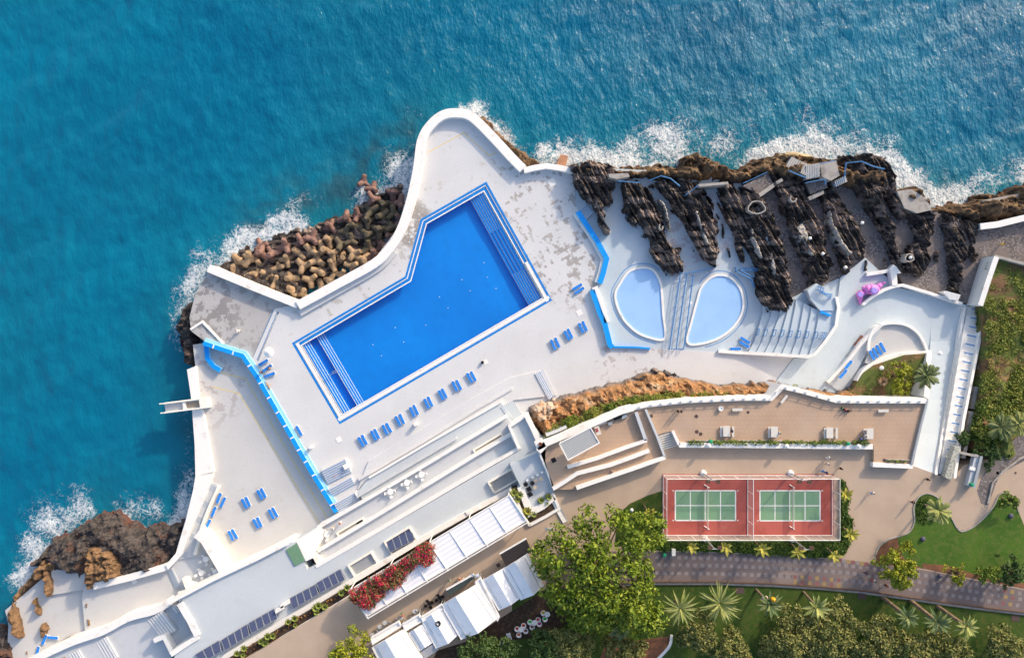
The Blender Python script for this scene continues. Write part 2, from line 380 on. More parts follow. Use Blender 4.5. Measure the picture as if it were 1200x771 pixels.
# ================================================================ SEA
def seamat():
    a=N('sea_water'); foam=a.attr('foam'); sh=a.attr('shallow')
    c=a.mix(a.ramp(a.noise(.028,5,.6),.3,.7),(.000,.112,.222),(.000,.150,.272))
    c=a.mix(a.ramp(a.noise(.32,6,.7,dist=1.2),.5,.8,0,.35),c,(.000,.19,.30))
    c=a.mix(sh,c,(.008,.165,.225))
    c=a.mix(a.attr('under'),c,(.030,.045,.050))
    d1=a.noise(.55,7,.60,dist=2.6); d2=a.noise(.5,7,.6,typ='RIDGED_MULTIFRACTAL',dist=.8)
    vo=a.n.new('ShaderNodeTexVoronoi'); vo.feature='DISTANCE_TO_EDGE'; vo.inputs['Scale'].default_value=1.15
    wv=a.n.new('ShaderNodeVectorMath'); wv.operation='ADD'; wn=a.n.new('ShaderNodeTexNoise'); wn.inputs['Scale'].default_value=.8; wn.inputs['Detail'].default_value=5
    a.l.new(a.pos,wn.inputs['Vector']); ws=a.n.new('ShaderNodeVectorMath'); ws.operation='SCALE'; ws.inputs['Scale'].default_value=3.2; a.l.new(wn.outputs['Color'],ws.inputs[0]); a.l.new(a.pos,wv.inputs[0]); a.l.new(ws.outputs[0],wv.inputs[1]); a.l.new(wv.outputs[0],vo.inputs['Vector'])
    lace=a.ramp(vo.outputs['Distance'],0,.20,1,0)
    d=a.math('ADD',a.math('MULTIPLY',d1,.78),a.math('MULTIPLY',lace,.17)); d=a.math('ADD',d,a.math('MULTIPLY',d2,.12))
    thr=a.math('SUBTRACT',.98,a.math('MULTIPLY',foam,.84))
    f=a.ramp(d,thr,a.math('ADD',thr,.42),0,.95)
    tiny=a.math('MULTIPLY',a.ramp(a.noise(1.5,6,.75,dist=1.),.72,.78),a.ramp(a.noise(.09,4),.50,.62,0,.75))
    f=a.math('MAXIMUM',f,tiny)
    c=a.mix(f,c,(.70,.73,.76))
    r=a.ramp(f,0,1,.10,.8)
    h=a.math('ADD',a.math('MULTIPLY',a.noise(.9,6,.62,vec=a.vmap(radians(35),(1,.55,1))),1.),a.math('MULTIPLY',f,.15))
    sx=a.n.new('ShaderNodeSeparateXYZ'); a.l.new(a.pos,sx.inputs[0])
    h=a.math('MULTIPLY',h,a.ramp(a.math('ADD',sx.outputs['X'],a.math('MULTIPLY',sx.outputs['Y'],.5)),-90,90,.45,1.25)); a.bump(h,1.,.42)
    return a.done(c,r,.22)
M_sea=seamat()
COAST=[(-400,1200),(8,771),(6,735),(18,690),(55,650),(120,608),(165,625),(205,630),(214,600),(228,540),(222,470),(212,400),(210,370),(232,318),(275,285),(330,262),(400,238),(455,200),(482,190),(495,150),(520,126),(555,130),(615,190),(680,188),(740,186),(800,176),(860,186),(905,176),(960,176),(1040,184),(1060,215),(1090,222),(1100,238),(1150,230),(1200,210),(1700,190),(1700,1200)]
CW=[P(x,y,-4.5) for x,y in COAST]
def build_sea():
    res=.55; xs=np.arange(-125,125.1,res); ys=np.arange(-85,85.1,res)
    xs=np.concatenate([[-4000,-900,-300,-160],xs,[160,300,900,4000]]); ys=np.concatenate([[-4000,-900,-300,-120],ys,[120,300,900,4000]])
    X,Y=np.meshgrid(xs,ys); d=-sdist(X,Y,CW)
    amp=np.clip(1-(np.maximum(np.abs(X)/125,np.abs(Y)/85)-.95)*8,0,1)*np.clip((d+6)/12,.25,1)
    a=radians(-55); U=X*cos(a)+Y*sin(a); V=-X*sin(a)+Y*cos(a)
    Z=-5+amp*((fbm(U*.13,V*.05,11,4)-.5)*1.3+(fbm(X*.5,Y*.35,21,4)-.5)*.55)
    # foam: where the swell breaks
    blobs=[(790,168,15,1.),(850,175,9,1.),(740,182,8,.9),(905,172,6,.8),(960,168,12,.95),(1010,176,9,1.),(640,180,6,.85),(1055,215,6,.8),(1100,232,6,1.),(1180,218,10,.8),(1060,195,6,.5),
      (465,205,5,1.),(470,185,8,.7),(490,130,7,.55),(545,115,7,.6),(350,240,7,.75),(265,290,10,.75),(235,305,8,.8),(215,345,7,.75),(212,400,6,.7),(215,445,5,.5),
      (60,610,10,.95),(90,600,10,.9),(150,600,9,.8),(185,600,6,.8),(40,640,7,.9),(25,670,5,.7),(130,595,8,.6),(600,160,5,.55),(570,140,4,.5),(700,175,8,.6),(1150,225,8,.6),(390,225,6,.5),(430,210,6,.6),(232,325,8,.75),(225,360,6,.7),(222,300,7,.5),(285,278,8,.7),(320,262,8,.75),(375,240,6,.6),(462,195,8,.9),(455,212,5,.9),(205,430,4,.5),(480,150,6,.5),(450,180,6,.5),(520,118,7,.5),(590,150,5,.6),(640,165,10,.6),(700,160,9,.55),(770,150,12,.7),(880,158,10,.7),(1030,172,8,.8),(1080,205,6,.7),(1150,215,7,.7)]
    F=np.zeros_like(X)
    for px,py,r,s in blobs:
        q=P(px,py,-5); F=np.maximum(F,s*np.exp(-((X-q.x)**2+(Y-q.y)**2)/(r*.8)**2))
    near=np.exp(-np.clip(d-.8,0,99)/np.where((X>9)&(Y>20),4.6,3.4))*1.0*np.clip(fbm(X*.08,Y*.08,5,3)*2.2-.25,.4,1)
    near=near*np.where((X>9)&(Y>20),1.45,1.0); F=np.clip(np.maximum(F*.92,near)*(.45+1.05*fbm(X*.22,Y*.3,9,4)),0,.95)
    Z+=F*.35*fbm(X*1.1,Y*1.1,31,3)
    SH=np.clip(np.exp(-np.clip(d,0,99)/9)*.75*(.5+fbm(X*.05,Y*.05,3,3)),0,.85)+np.clip((fbm(X*.02,Y*.02,77,3)-.5)*.9,0,.3)
    UN=np.zeros_like(X)
    for px,py,r,s in [(440,190,6,.7),(475,165,7,.6),(350,240,7,.6),(310,262,6,.6),(400,222,7,.6),(490,205,5,.4),(1110,225,6,.35),(225,560,4,.35),(20,725,4,.8),(228,500,4,.4)]:
        q=P(px,py,-5); UN=np.maximum(UN,s*np.exp(-((X-q.x)**2+(Y-q.y)**2)/(r*.8)**2)*np.clip(fbm(X*.4,Y*.4,8,4)*3-.9,0,1))
    ny,nx=X.shape; idx=np.arange(nx*ny).reshape(ny,nx)
    q=np.stack([idx[:-1,:-1],idx[:-1,1:],idx[1:,1:],idx[1:,:-1]],-1).reshape(-1,4)
    me=bpy.data.meshes.new('sea'); me.vertices.add(nx*ny); me.vertices.foreach_set('co',np.stack([X,Y,Z],-1).ravel())
    me.loops.add(q.size); me.loops.foreach_set('vertex_index',q.ravel()); me.polygons.add(len(q)); me.polygons.foreach_set('loop_start',np.arange(0,q.size,4))
    me.update(calc_edges=True); me.polygons.foreach_set('use_smooth',[True]*len(q))
    for nm,A in(('foam',F),('shallow',SH),('under',UN)):
        at=me.attributes.new(nm,'FLOAT','POINT'); at.data.foreach_set('value',A.ravel().astype(np.float32))
    me.materials.append(M_sea); o=bpy.data.objects.new('sea',me); COL.objects.link(o); tag(o,kind='structure')
build_sea()
# ================================================================ DECKS (setting)
ST=dict(kind='structure')
slab('weathered_deck',[(245,318),(349,362),(322,364),(296,420),(283,412),(240,400),(224,388),(222,372),(229,344)],-.35,-6,M_old,**ST)
POOL=[(342,402),(474.6,324),(493,257),(570,213),(647,352),(398,497)]
# the pool deck is one sheet with a hole for the pool: outer ring + walls
def holed(name,outer,hole,z,zb,m,**tg):
    bm=bmesh.new(); 
    vo=[bm.verts.new(p) for p in pp(outer,z)]; vh=[bm.verts.new(p) for p in hole]
    es=[bm.edges.new((vo[i],vo[(i+1)%len(vo)])) for i in range(len(vo))]+[bm.edges.new((vh[i],vh[(i+1)%len(vh)])) for i in range(len(vh))]
    bmesh.ops.triangle_fill(bm,edges=es,use_beauty=True,normal=(0,0,1))
    for loop in (vo,vh):
        bs=[bm.verts.new((v.co.x,v.co.y,zb if loop is vo else z-.5)) for v in loop]
        for i in range(len(loop)):
            j=(i+1)%len(loop); bm.faces.new((loop[i],bs[i],bs[j],loop[j]))
    bmesh.ops.recalc_face_normals(bm,faces=bm.faces)
    me=bpy.data.meshes.new(name); bm.to_mesh(me); bm.free(); me.materials.append(m)
    o=bpy.data.objects.new(name,me); COL.objects.link(o); return tag(o,**tg)
outer=[(322,362),(349,356),(440,302),(465,269),(478,226),(489,166),(502,142),(518,133),(538,131),(552,135),(567,152),(608,196),(637,197),(674,202),(674,240),(699,280),(711,303),(702,332),(692,340),(706,378),(716,406),(760,408),(872,414),(950,418),(980,382),(984,340),(1020,330),(1080,360),(1100,420),(1060,480),(960,480),(800,490),(640,540),(600,600),(420,640),(395,602),(283,414),(296,420)]
holed('pool_deck',outer,[P(x,y,0) for x,y in POOL],0,-6,M_deck,**ST)
slab('kids_deck',[(670,195),(860,205),(935,300),(925,352),(985,325),(984,345),(978,384),(948,420),(870,416),(745,411),(714,408),(704,378),(690,340),(700,332),(709,303),(697,280),(672,246)],-.1,-6,M_kids,**ST)
slab('lower_deck',[(238,402),(284,418),(395,604),(440,640),(270,710),(235,650),(205,655),(212,630),(229,562),(227,480),(220,434),(229,430),(226,404)],-1.5,-7,M_low,**ST)
slab('west_deck',[(208,650),(250,640),(275,690),(215,712),(120,748),(60,771),(-40,830),(-40,790),(46,771),(70,760),(100,742),(96,700),(98,688),(195,663)],-1.9,-7,M_low,**ST)
slab('sunning_slabs',[(27,697),(57,671),(101,658),(104,685),(106,693),(108,742),(60,775),(-30,830),(-60,830),(8,765),(10,732),(6,715)],-2.7,-7,M_low,**ST)
slab('raised_sunning_slab',[(60,668),(101,657),(101,686),(97,691),(60,697)],-2.2,-7,M_low,**ST)
slab('stone_terrace',[(888,225),(920,200),(1000,195),(1050,225),(1100,250),(1152,263),(1330,250),(1330,330),(1166,302),(1148,360),(1060,336),(1049,315),(1036,322),(1012,330),(1010,306),(985,324),(958,338),(923,351),(919,300),(905,262)],.15,-6,M_cob,**ST)
slab('plaza_deck',[(978,383),(985,325),(1014,302),(1036,322),(1056,338),(1092,346),(1135,358),(1112,470),(1050,480),(980,460),(900,460),(930,420),(950,418)],.25,-3,M_plaza,**ST)
Z_T=8.9; Z_S=8.0
slab('garden_terrace',[(639,540),(640,519),(691,499),(727,483),(758,475.5),(805,470),(867,467.5),(905,467.5),(918,454),(939,459),(980,470.5),(1014,470.5),(1085,470.5),(1070,546),(1024,545),(1024,522),(794,521),(788.5,504.5),(770,509.5),(779,536),(676,573),(648,574)],Z_T,-2,M_terr,**ST)
slab('street_paving',[(640,520),(700,500),(1068,500),(1068,545),(1104,558),(1114,562),(1130,545),(1330,500),(1330,760),(640,800),(480,800),(260,830),(240,800),(424,690),(600,580),(648,560)],Z_S,-2,M_street,**ST)
# ================================================================ SWIMMING POOL
def V2(a): return Vector((a.x,a.y))
def lerp(a,b,t): return a+(b-a)*t
pool=empty('swimming_pool',P(495,370,-2),'large angular outdoor swimming pool with bright blue floor beside the sea wall','swimming pool')
PW=[P(x,y,0) for x,y in POOL]
def inset(pts,w):
    n=len(pts); out=[]; A=sum(pts[i].x*pts[(i+1)%n].y-pts[(i+1)%n].x*pts[i].y for i in range(n)); s=1 if A>0 else -1
    for i in range(n):
        a=(V2(pts[i])-V2(pts[i-1])).normalized(); b=(V2(pts[(i+1)%n])-V2(pts[i])).normalized()
        na=Vector((-a.y,a.x))*s; nb=Vector((-b.y,b.x))*s; m=(na+nb).normalized(); k=w/max(.3,m.dot(na)); out.append(Vector((pts[i].x+m.x*k,pts[i].y+m.y*k,pts[i].z)))
    return out
def ring(mb,outer,inner,z,mi=0,zo=None):
    n=len(outer); vs=[(p.x,p.y,z) for p in outer]+[(p.x,p.y,z) for p in inner]
    mb.add(vs,[(i,(i+1)%n,n+(i+1)%n,n+i) for i in range(n)],mi)
def setz(p,z): return Vector((p.x,p.y,z))
mb=MB(); I1=inset(PW,.02); fl=[setz(p,-1.8) for p in I1]; 
n=len(I1); A=sum(fl[i].x*fl[(i+1)%n].y-fl[(i+1)%n].x*fl[i].y for i in range(n))
order=list(range(n)) if A>0 else list(reversed(range(n)))
mb.add(fl,[tuple(order)],0); mb.add([setz(p,-.02) for p in I1]+fl,[(i,(i+1)%n,n+(i+1)%n,n+i) for i in range(n)],0)
mb.build('basin',M_poolblue,pool)
mb=MB(); ring(mb,inset(PW,.0),inset(PW,.42),.012,0); ring(mb,inset(PW,.42),inset(PW,.62),-.05,1)
ring(mb,inset(PW,.62),inset(PW,1.2),-.14,0); 
# white inner kerb, real step
for (o_,i_,z_,m_) in ((1.2,1.42,-.08,1),): ring(mb,inset(PW,o_),inset(PW,i_),z_,m_)
mb.build('overflow_channel',[mat('channel_blue',(.01,.20,.62),[(1,(.02,.26,.7),.5,.7)],.5),M_white],pool)
# white coping on the two lower sides
def edge_strip(a,b,w0,w1,z,m,name,t0=0,t1=1,nrm=None,thick=.05):
    "strip along the pool side a-b between offsets w0..w1 towards the pool centre"
    d=(V2(b)-V2(a)).normalized(); q=Vector((-d.y,d.x)); c=V2(P(495,380))
    if (c-V2(a)).dot(q)<0: q=-q
    A=lerp(V2(a),V2(b),t0); B=lerp(V2(a),V2(b),t1)
    pts=[A+q*w0,B+q*w0,B+q*w1,A+q*w1]
    return MB().prism([Vector((p.x,p.y,z)) for p in pts],z-thick)
for (i,j,t0,t1,z_) in ((5,0,.03,.97,.03),(4,5,.004,.996,.036),(3,4,.66,.99,.042)):
    mb=edge_strip(PW[i],PW[j],.55,1.15,z_,None,'c',t0,t1)
    mb.build('coping',M_white,pool)
def nosings(a,b,offs_,t0,t1,z0,dz,nm):
    mb=MB()
    for k,o_ in enumerate(offs_):
        e=edge_strip(a,b,o_,o_+.13,z0-dz*k,None,'s',t0,t1,thick=.03); mb.add(e.v,e.f,1)
        if k+1<len(offs_):
            e=edge_strip(a,b,o_-.02,offs_[k+1],z0-dz*k-.02,None,'s',t0,t1,thick=.9); mb.add(e.v,e.f,0)
    mb.build(nm,[M_poolblue,M_white],pool)
R0,R1=PW[3],PW[4]
nosings(R0,R1,[1.5+.47*i for i in range(7)],.045,.345,-.35,.11,'pool_steps')
nosings(R0,R1,[1.5+.72*i for i in range(5)],.345,.69,-.35,.22,'pool_steps')
nosings(R0,R1,[1.5+.47*i for i in range(7)],.69,.955,-.35,.11,'pool_steps')
L0,L1=PW[0],PW[5]
nosings(L0,L1,[1.45,1.9,2.35,2.8],.06,.96,-.35,.15,'pool_steps')
nosings(L0,L1,[4.5,4.95,5.4,5.85],.06,.96,-1.15,.15,'pool_steps')
mb=MB(); I2=inset(PW,.45); k=[I2[i] for i in order]; mb.add([setz(p,-.2) for p in k],[tuple(range(n))]); mb.build('water_surface',M_pw,pool)
for i in range(8):
    for j in range(3):
        x,y=405+i*26+j*16-(0 if i<6 else 6),470-i*19-j*34+((i*7+j*5)%4)
        if float(sdist(np.array([P(x,y,0).x]),np.array([P(x,y,0).y]),PW)[0])>7: MB().lathe(P(x,y,-1.79),[(.10,0),(.08,.05)],8).build('pool_light',M_white,pool)
mb=MB(); q=P(384,441,0); d=(P(396,435,0)-q)
mb.path([q+Vector((0,0,-.1)),q+Vector((0,0,.7)),q+d+Vector((0,0,.5)),q+d+Vector((0,0,-.8))],.05); mb.path([q+d*.3+Vector((.3,.5,-.4)),q+d*.3+Vector((.3,.5,.5)),q+d+Vector((.3,.5,.3))],.05); mb.build('handrail',M_metal,pool)
# ---------------------------------------------------------------- kids pools
def kpool(pts,label,arc):
    W=[P(x,y,0) for x,y in pts]; 
    # smooth outline
    def cr(W,m=5):
        out=[]; n=len(W)
        for i in range(n):
            p0,p1,p2,p3=W[i-1],W[i],W[(i+1)%n],W[(i+2)%n]
            for k in range(m):
                t=k/m
                out.append(.5*((2*p1)+(p2-p0)*t+(2*p0-5*p1+4*p2-p3)*t*t+(-p0+3*p1-3*p2+p3)*t**3))
        return out
    W=cr(W); c=sum(W,Vector())/len(W); t=empty('kids_pool',Vector((c.x,c.y,-.4)),label,'paddling pool','round paddling pools')
    if sum(W[i].x*W[(i+1)%len(W)].y-W[(i+1)%len(W)].x*W[i].y for i in range(len(W)))<0: W.reverse()
    n=len(W); O=inset(W,-.42)
    mb=MB(); b=[setz(p,.02) for p in W]; mb.add([setz(p,-.03) for p in W],[tuple(range(n))]); mb.build('basin_floor',M_kpool,t)
    mb=MB(); vs=[setz(p,.16) for p in W]+[setz(p,.16) for p in O]+[setz(p,-.3) for p in W]+[setz(p,-.3) for p in O]
    mb.add(vs,[(i,(i+1)%n,n+(i+1)%n,n+i) for i in range(n)]+[(n+i,n+(i+1)%n,3*n+(i+1)%n,3*n+i) for i in range(n)]+[(i,2*n+i,2*n+(i+1)%n,(i+1)%n) for i in range(n)],0)
    mb.build('rim',M_white,t)
    mb=MB(); A=inset(W,-.95); B=inset(W,-1.12); sel=[i for i in range(n) if arc(W[i]-c)]
    for i in sel:
        j=(i+1)%n; mb.add([setz(A[i],-.085),setz(A[j],-.085),setz(B[j],-.085),setz(B[i],-.085)],[(0,1,2,3)])
    mb.build('blue_line',M_nose_blue,t)
    mb=MB(); mb.add([setz(p,.08) for p in W],[tuple(range(n))]); mb.build('water_surface',M_pw,t)
kpool([(722.3,347),(728.8,331.5),(738,319.5),(750.8,315.2),(763.8,317.3),(771.6,329),(774.2,342),(776,370),(778,395),(763.8,395),(745.7,387.3),(730,370.5)],'left paddling pool of the two, rounded on its left side',lambda d:d.x<2.5)
kpool([(806.6,400),(812,376),(818.3,352.3),(823.5,336.7),(836.5,325),(852,325),(865,336.7),(869.7,352.3),(867.6,367.9),(857.3,383.4),(841.7,395),(821,401.6)],'right paddling pool of the two, rounded on its right side below the dark rock',lambda d:d.x>-2.5)
# ================================================================ WALLS round the decks
def poly2(mb,o,i,z,zb,mi=0):
    "wall body between an outer and an inner px polyline of equal length"
    for k in range(len(o)-1): mb.prism([P(*o[k],z),P(*o[k+1],z),P(*i[k+1],z),P(*i[k],z)],zb,mi)
    return mb
def smooth(pts,m=4):
    out=[]; n=len(pts)
    for i in range(n-1):
        p0,p1,p2,p3=[Vector(pts[max(0,min(n-1,j))]) for j in (i-1,i,i+1,i+2)]
        for k in range(m):
            t=k/m; out.append(tuple(.5*((2*p1)+(p2-p0)*t+(2*p0-5*p1+4*p2-p3)*t*t+(-p0+3*p1-3*p2+p3)*t**3)))
    out.append(tuple(pts[-1])); return out
def bandmesh(name,pts,z,w,zb,m,**tg): return wall(name,pts,z,w,zb,m,**tg)
sw=empty('sea_wall',P(480,240,-5),'long white curved sea wall round the tip of the pool deck','wall')
c1=smooth([(349,358),(395,333),(438,309),(455,293),(469,271),(480,240),(489,200),(494,165),(505,146),(520,134.5),(537,132.5),(553,137),(575,158),(600,185),(613,198)])
wall('wall_body',c1,1.3,1.75,-7,M_white,sw)
wall('wall_body',[(614,200),(625,197),(640,194.5),(657,197),(676,201)],1.2,1.1,-7,M_white,sw)
wall('inner_ledge',smooth([(351,367),(398,340),(443,314),(462,295)]),.5,1.3,-.2,M_wgrey,sw)
wall('sea_wall',[(244,314.5),(296,336),(349,357)],1.0,1.45,-7,M_white,label='straight white wall between the tetrapods and the weathered deck',cat='wall')
q=MB(); q=poly2(q,[(219,433),(224,466),(225,480),(228,520),(229,558)],[(229,429),(232,468),(238,484),(245,525),(250,553)],-.5,-7)
q.build('coast_wall',[M_white],label='broad white sea-edge wall beside the left lower deck',cat='wall')
q=MB(); q=poly2(q,[(229,558),(226,575),(217,612),(206,648),(194,662)],[(250,554),(241,580),(226,615),(213,650),(197,667)],-.4,-7)
q.build('coast_wall',[M_white],label='tapering white wall beside the stepped path above dark rock',cat='wall')
wall('coast_wall',[(196,664),(150,677),(109,687)],-.7,1.3,-7,M_white,label='white wall between the west deck and brown shore rock',cat='wall')
q=MB().prism([P(244,576,-.5)]+[P(x,y,-.5) for x,y in [(255,570),(262,575),(240,618),(234,618)]],-1.6); 
wall('path_wall',[(256,570),(245,594),(235,620)],-.7,.5,-2,M_cream,label='low cream wall between stepped path and row of loungers',cat='wall')
wall('path_wall',[(234,628),(228,650)],-.6,.6,-2.4,M_cream,label='short cream wall stub beside the stepped path',cat='wall')
wall('block_wall',[(231,624),(241,632),(255,655),(268,677)],1.0,2.2,-2,M_white,side=M_cream,label='thick white bent wall between lounger deck and café terrace',cat='wall')
slab('cafe_terrace',[(229,630),(236,632),(262,676),(232,694),(212,690),(200,668),(206,650),(224,640)],-1.6,-6,M_wgrey,**ST)
# blue topped walls
def bluewall(pts,z,w,label,lw=.55,light_side=1,ticks=True,zb=-2):
    t=empty('blue_wall',P(*pts[len(pts)//2],zb),label,'wall'); W=[P(x,y,z) for x,y in pts]
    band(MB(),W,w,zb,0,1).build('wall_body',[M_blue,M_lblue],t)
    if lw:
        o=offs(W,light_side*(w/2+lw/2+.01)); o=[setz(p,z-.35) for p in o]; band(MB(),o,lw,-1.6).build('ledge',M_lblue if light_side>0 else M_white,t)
    if ticks:
        mb=MB()
        for a,b in zip(W,W[1:]):
            L=(b-a).length; k=max(1,int(L/2.6)); ang=math.atan2(b.y-a.y,b.x-a.x)
            for i in range(k): mb.box(lerp(a,b,(i+.5)/k)+Vector((0,0,.03)),(.25,.75,.07),ang)
        mb.build('cap_joint',M_white,t)
bluewall([(238,402),(262,410),(284,417),(300,440),(330,492),(362,548),(394,600)],.6,.85,'long blue topped wall between the pool deck and the lower left deck',light_side=1)
bluewall([(241,402),(243,420),(250,429),(258,434)],-.5,.9,'short hooked blue topped wall near the top of the lower deck',lw=0,ticks=False)
bluewall([(677,248),(699,281),(711,303),(707,320),(703,332)],.9,1.0,'upper blue topped wall left of the paddling pools',lw=.45,light_side=-1,ticks=False)
bluewall([(694,340),(703,366),(709,380),(715,404),(718,407)],.9,1.0,'lower blue topped wall at the left corner of the paddling pool deck',lw=0,ticks=False)
wall('low_wall',[(697,336),(703,350),(711,378)],.9,1.1,-.3,M_white,label='short white wall stub between the two blue topped walls left of the paddling pools',cat='wall')
wall('low_wall',[(717,406.5),(745,407),(762,408.5)],.5,.35,-.3,M_blue,label='thin blue kerb below the left paddling pool',cat='kerb')
# yellow lines
def line(name,pts,z,w,m,**tg):
    W=[P(x,y,z) for x,y in pts]; L=offs(W,w/2);R=offs(W,-w/2); mb=MB()
    for i in range(len(W)-1): mb.add([L[i],R[i],R[i+1],L[i+1]],[(0,1,2,3)])
    return mb.build(name,m,**tg)
line('painted_line',[(258,436),(288,444),(320,500),(384,608)],-1.494,.18,M_yellow,**ST)
line('painted_line',[(248,453),(280,461),(320,525),(374,613)],-1.494,.18,M_yellow,**ST)
line('painted_line',[(501,179),(543,156),(574,183),(582,178)],.006,.16,M_yellow,**ST)
# diving / bathing platform
t=empty('bathing_platform',P(220,475,-5),'white concrete bathing platform sticking out over the sea','platform')
def fr(cx,cy,ux,uy,z):
    def f(a,b,zz=None): return P(cx+a*ux-b*uy,cy+a*uy+b*ux,z if zz is None else zz)
    return f
f=fr(218,475,.983,-.125,-.1)
def rect(f,a0,a1,b0,b1,z): return [f(a0,b0,z),f(a1,b0,z),f(a1,b1,z),f(a0,b1,z)]
MB().prism(rect(f,-25,24,-5,5,-.4),-1.0).build('slab',M_wgrey,t)
for b0,b1 in((-6.3,-4.8),(4.6,6.1)): MB().prism(rect(f,-27,24,b0,b1,.5),-1.1).build('side_beam',M_cream,t)
MB().prism(rect(f,16,25,-6,6,.55),-1.6).build('end_block',M_cream,t)
MB().prism(rect(f,-1.2,15.8,-3.2,3,-.33),-.5).build('grating',ribbed('wood_grating',(.42,.36,.30),0,1.5,.7),t)
MB().prism(rect(f,-4,-1,-6.2,6.2,.3),-.5).build('cross_beam',M_white,t)
mb=MB(); [mb.tube(f(-31,b,0),f(-22,b,0),.12) for b in(-5.6,5.4)]; mb.build('rail_end',M_white,t)
# stairs & painted-edge steps on the decks
G='flights of edged steps'
steps('steps',(320,363),(296,420),(7,3),3,-.35,0,M_deck,M_nose_blue,label='long blue edged steps between the weathered deck and pool deck',cat='steps')
wall('kerb',[(223,386),(237,377),(262,403)],-.1,.45,-1,M_white,label='pale angled kerb at the left edge of the weathered deck',cat='kerb')
steps('steps',(404,537),(376,551),(8,16),7,1.25,0.3,M_deck,M_nose_blue,label='topmost of the three blue edged flights right of the long blue wall',cat='steps')
steps('steps',(411,558),(384,573),(5,9),4,.9,.2,M_deck,M_nose_blue,label='middle one of the three blue edged flights right of the long blue wall',cat='steps')
steps('steps',(417,575),(391,590),(7,13),6,1.1,.2,M_deck,M_nose_blue,label='lowest of the three blue edged flights right of the long blue wall',cat='steps')
steps('steps',(636,433),(652,463),(-9,5),5,.05,.5,M_deck,M_nose_blue,label='blue edged steps beside the left tip of the orange cliff',cat='steps')
steps('steps',(601,469),(615,491),(-14,8),7,.3,1.3,M_roof,M_nose_grey,label='grey edged steps at the right end of the building benches',cat='steps')
for i,(a,b,w,nm) in enumerate([((243,565),(256,571),5,'topmost'),((236,584),(248,590),5,'second'),((229,602),(240,608),5,'middle'),((220,621),(230,627),5,'fourth'),((210,643),(221,647),5,'lowest')]):
    steps('steps',a,b,(-3,7),5,-1.30,-1.335,M_wgrey,M_nose_grey,nw=.15,group='step groups down the coast path',label=nm+' group of grey edged steps down the coast path',cat='steps')
slab('coast_path',[(240,560),(257,569),(235,621),(229,652),(206,656),(208,640),(220,600),(234,566)],-1.35,-6,M_wgrey,**ST)
steps('steps',(196,668),(206,690),(6,-3),3,-1.8,-1.4,M_wgrey,M_nose_grey,label='short grey steps between the west deck and café terrace',cat='steps')
steps('steps',(679,249),(688,240),(7,9),5,-.1,.5,M_kids,M_nose_blue,label='narrow blue edged steps at the top of the upper blue wall',cat='steps')
# handrail runs
def rail(pts,z,label,r=.06,posts=True,m=None,h=.95,cat='handrail',group=None,mid=True):
    mb=MB(); W=[P(a[0],a[1],(a[2] if len(a)>2 else z)+h) for a in pts]; mb.path(W,r,5)
    if mid: mb.path([w-Vector((0,0,.45)) for w in W],r*.6,4)
    for a,b in zip(W,W[1:]):
        k=max(1,round((b-a).length/2.)); 
        for i in range(k+1): p=lerp(a,b,i/k); mb.tube(p-Vector((0,0,h)),p,r*.8,n=5)
    return mb.build('handrail',m or M_rail,label=label,cat=cat,group=group)
g='blue rails down the central steps'
slab('kids_stair',[(798,321),(813,322.5),(801.5,408),(785,409.5)],-.06,-1,M_plaza,**ST)
rail([(797.5,321),(784.6,409)],0,'left blue handrail between the two paddling pools',.09,group=g)
rail([(805,321.5),(792.5,409)],0,'centre blue handrail between the two paddling pools',.09,group=g)
rail([(812.6,322.5),(801.5,408)],0,'right blue handrail between the two paddling pools',.09,group=g)
rail([(797.5,321),(815,318),(839,313.5)],0,'blue handrail above the right paddling pool reaching the dark rock',.1)
rail([(888,315),(862,314),(863,318),(880,327),(884,336)],0,'bent blue handrail at the top right of the right paddling pool',.11)
rail([(888,317.5),(868,316.5),(883,325)],0,'inner blue handrail beside the end of the dark rock',.1)
line('painted_line',[(784,409),(802,409.5)],-.05,.2,M_nose_blue,**ST)
# ================================================================ AMPHITHEATRE
am=empty('amphitheatre',P(925,390,0),'pale blue stepped seating tiers right of the paddling pools','seating steps')
bot=[877,886,895.7,906,916,926.6,936.5,947]; mid_=[889,898,908,917.5,927,937,946.5,957]; top=[894,904,914,923,933,942,951,960]; ty=[358,361,361,357,351,355,360,364]
for i in range(8):
    z=.1+.30*(i+1); yb=410+i*1.0
    L=[(bot[i],yb+2),(lerp(bot[i],mid_[i],.6),400),(mid_[i],384),(top[i]-1 if i>3 else top[i],ty[i]+8),(top[i],ty[i])]
    if i<7: Rr=[(top[i+1],ty[i+1]),(top[i+1],ty[i+1]+8),(mid_[i+1],384),(lerp(bot[i+1],mid_[i+1],.6),400),(bot[i+1],yb+3)]
    else: Rr=[(979,364),(979,381),(965,398),(952,415)]
    q=MB().prism([P(x,y,z) for x,y in L+Rr],-.5,0,1); q.build('tier',[M_kids,M_wgrey],am)
slab('tier_back',[(923,352),(946,340),(953,356),(942,357),(933,351)],.9,-.3,M_kids,parent=am)
slab('stage',[(946,340),(957,332),(978,347),(979,364),(961,364),(951,352)],2.7,-.3,M_kids,side=M_wgrey,parent=am)
W=[P(842,411.5,.5),P(870,413.5,.6),P(910,415.5,1.6),P(947,418,2.6),(P(955,415,2.8)),P(967,401,3),P(980,382,3.1),P(983,360,3.1),P(980.5,348,3.1)]
band(MB(),W,.6,-.4).build('side_wall',M_white,am)
MB().prism(pp([(962,364),(974,368.5),(973,371),(961,366.5)],3.0),2.6).build('blue_bench',M_blue,am)
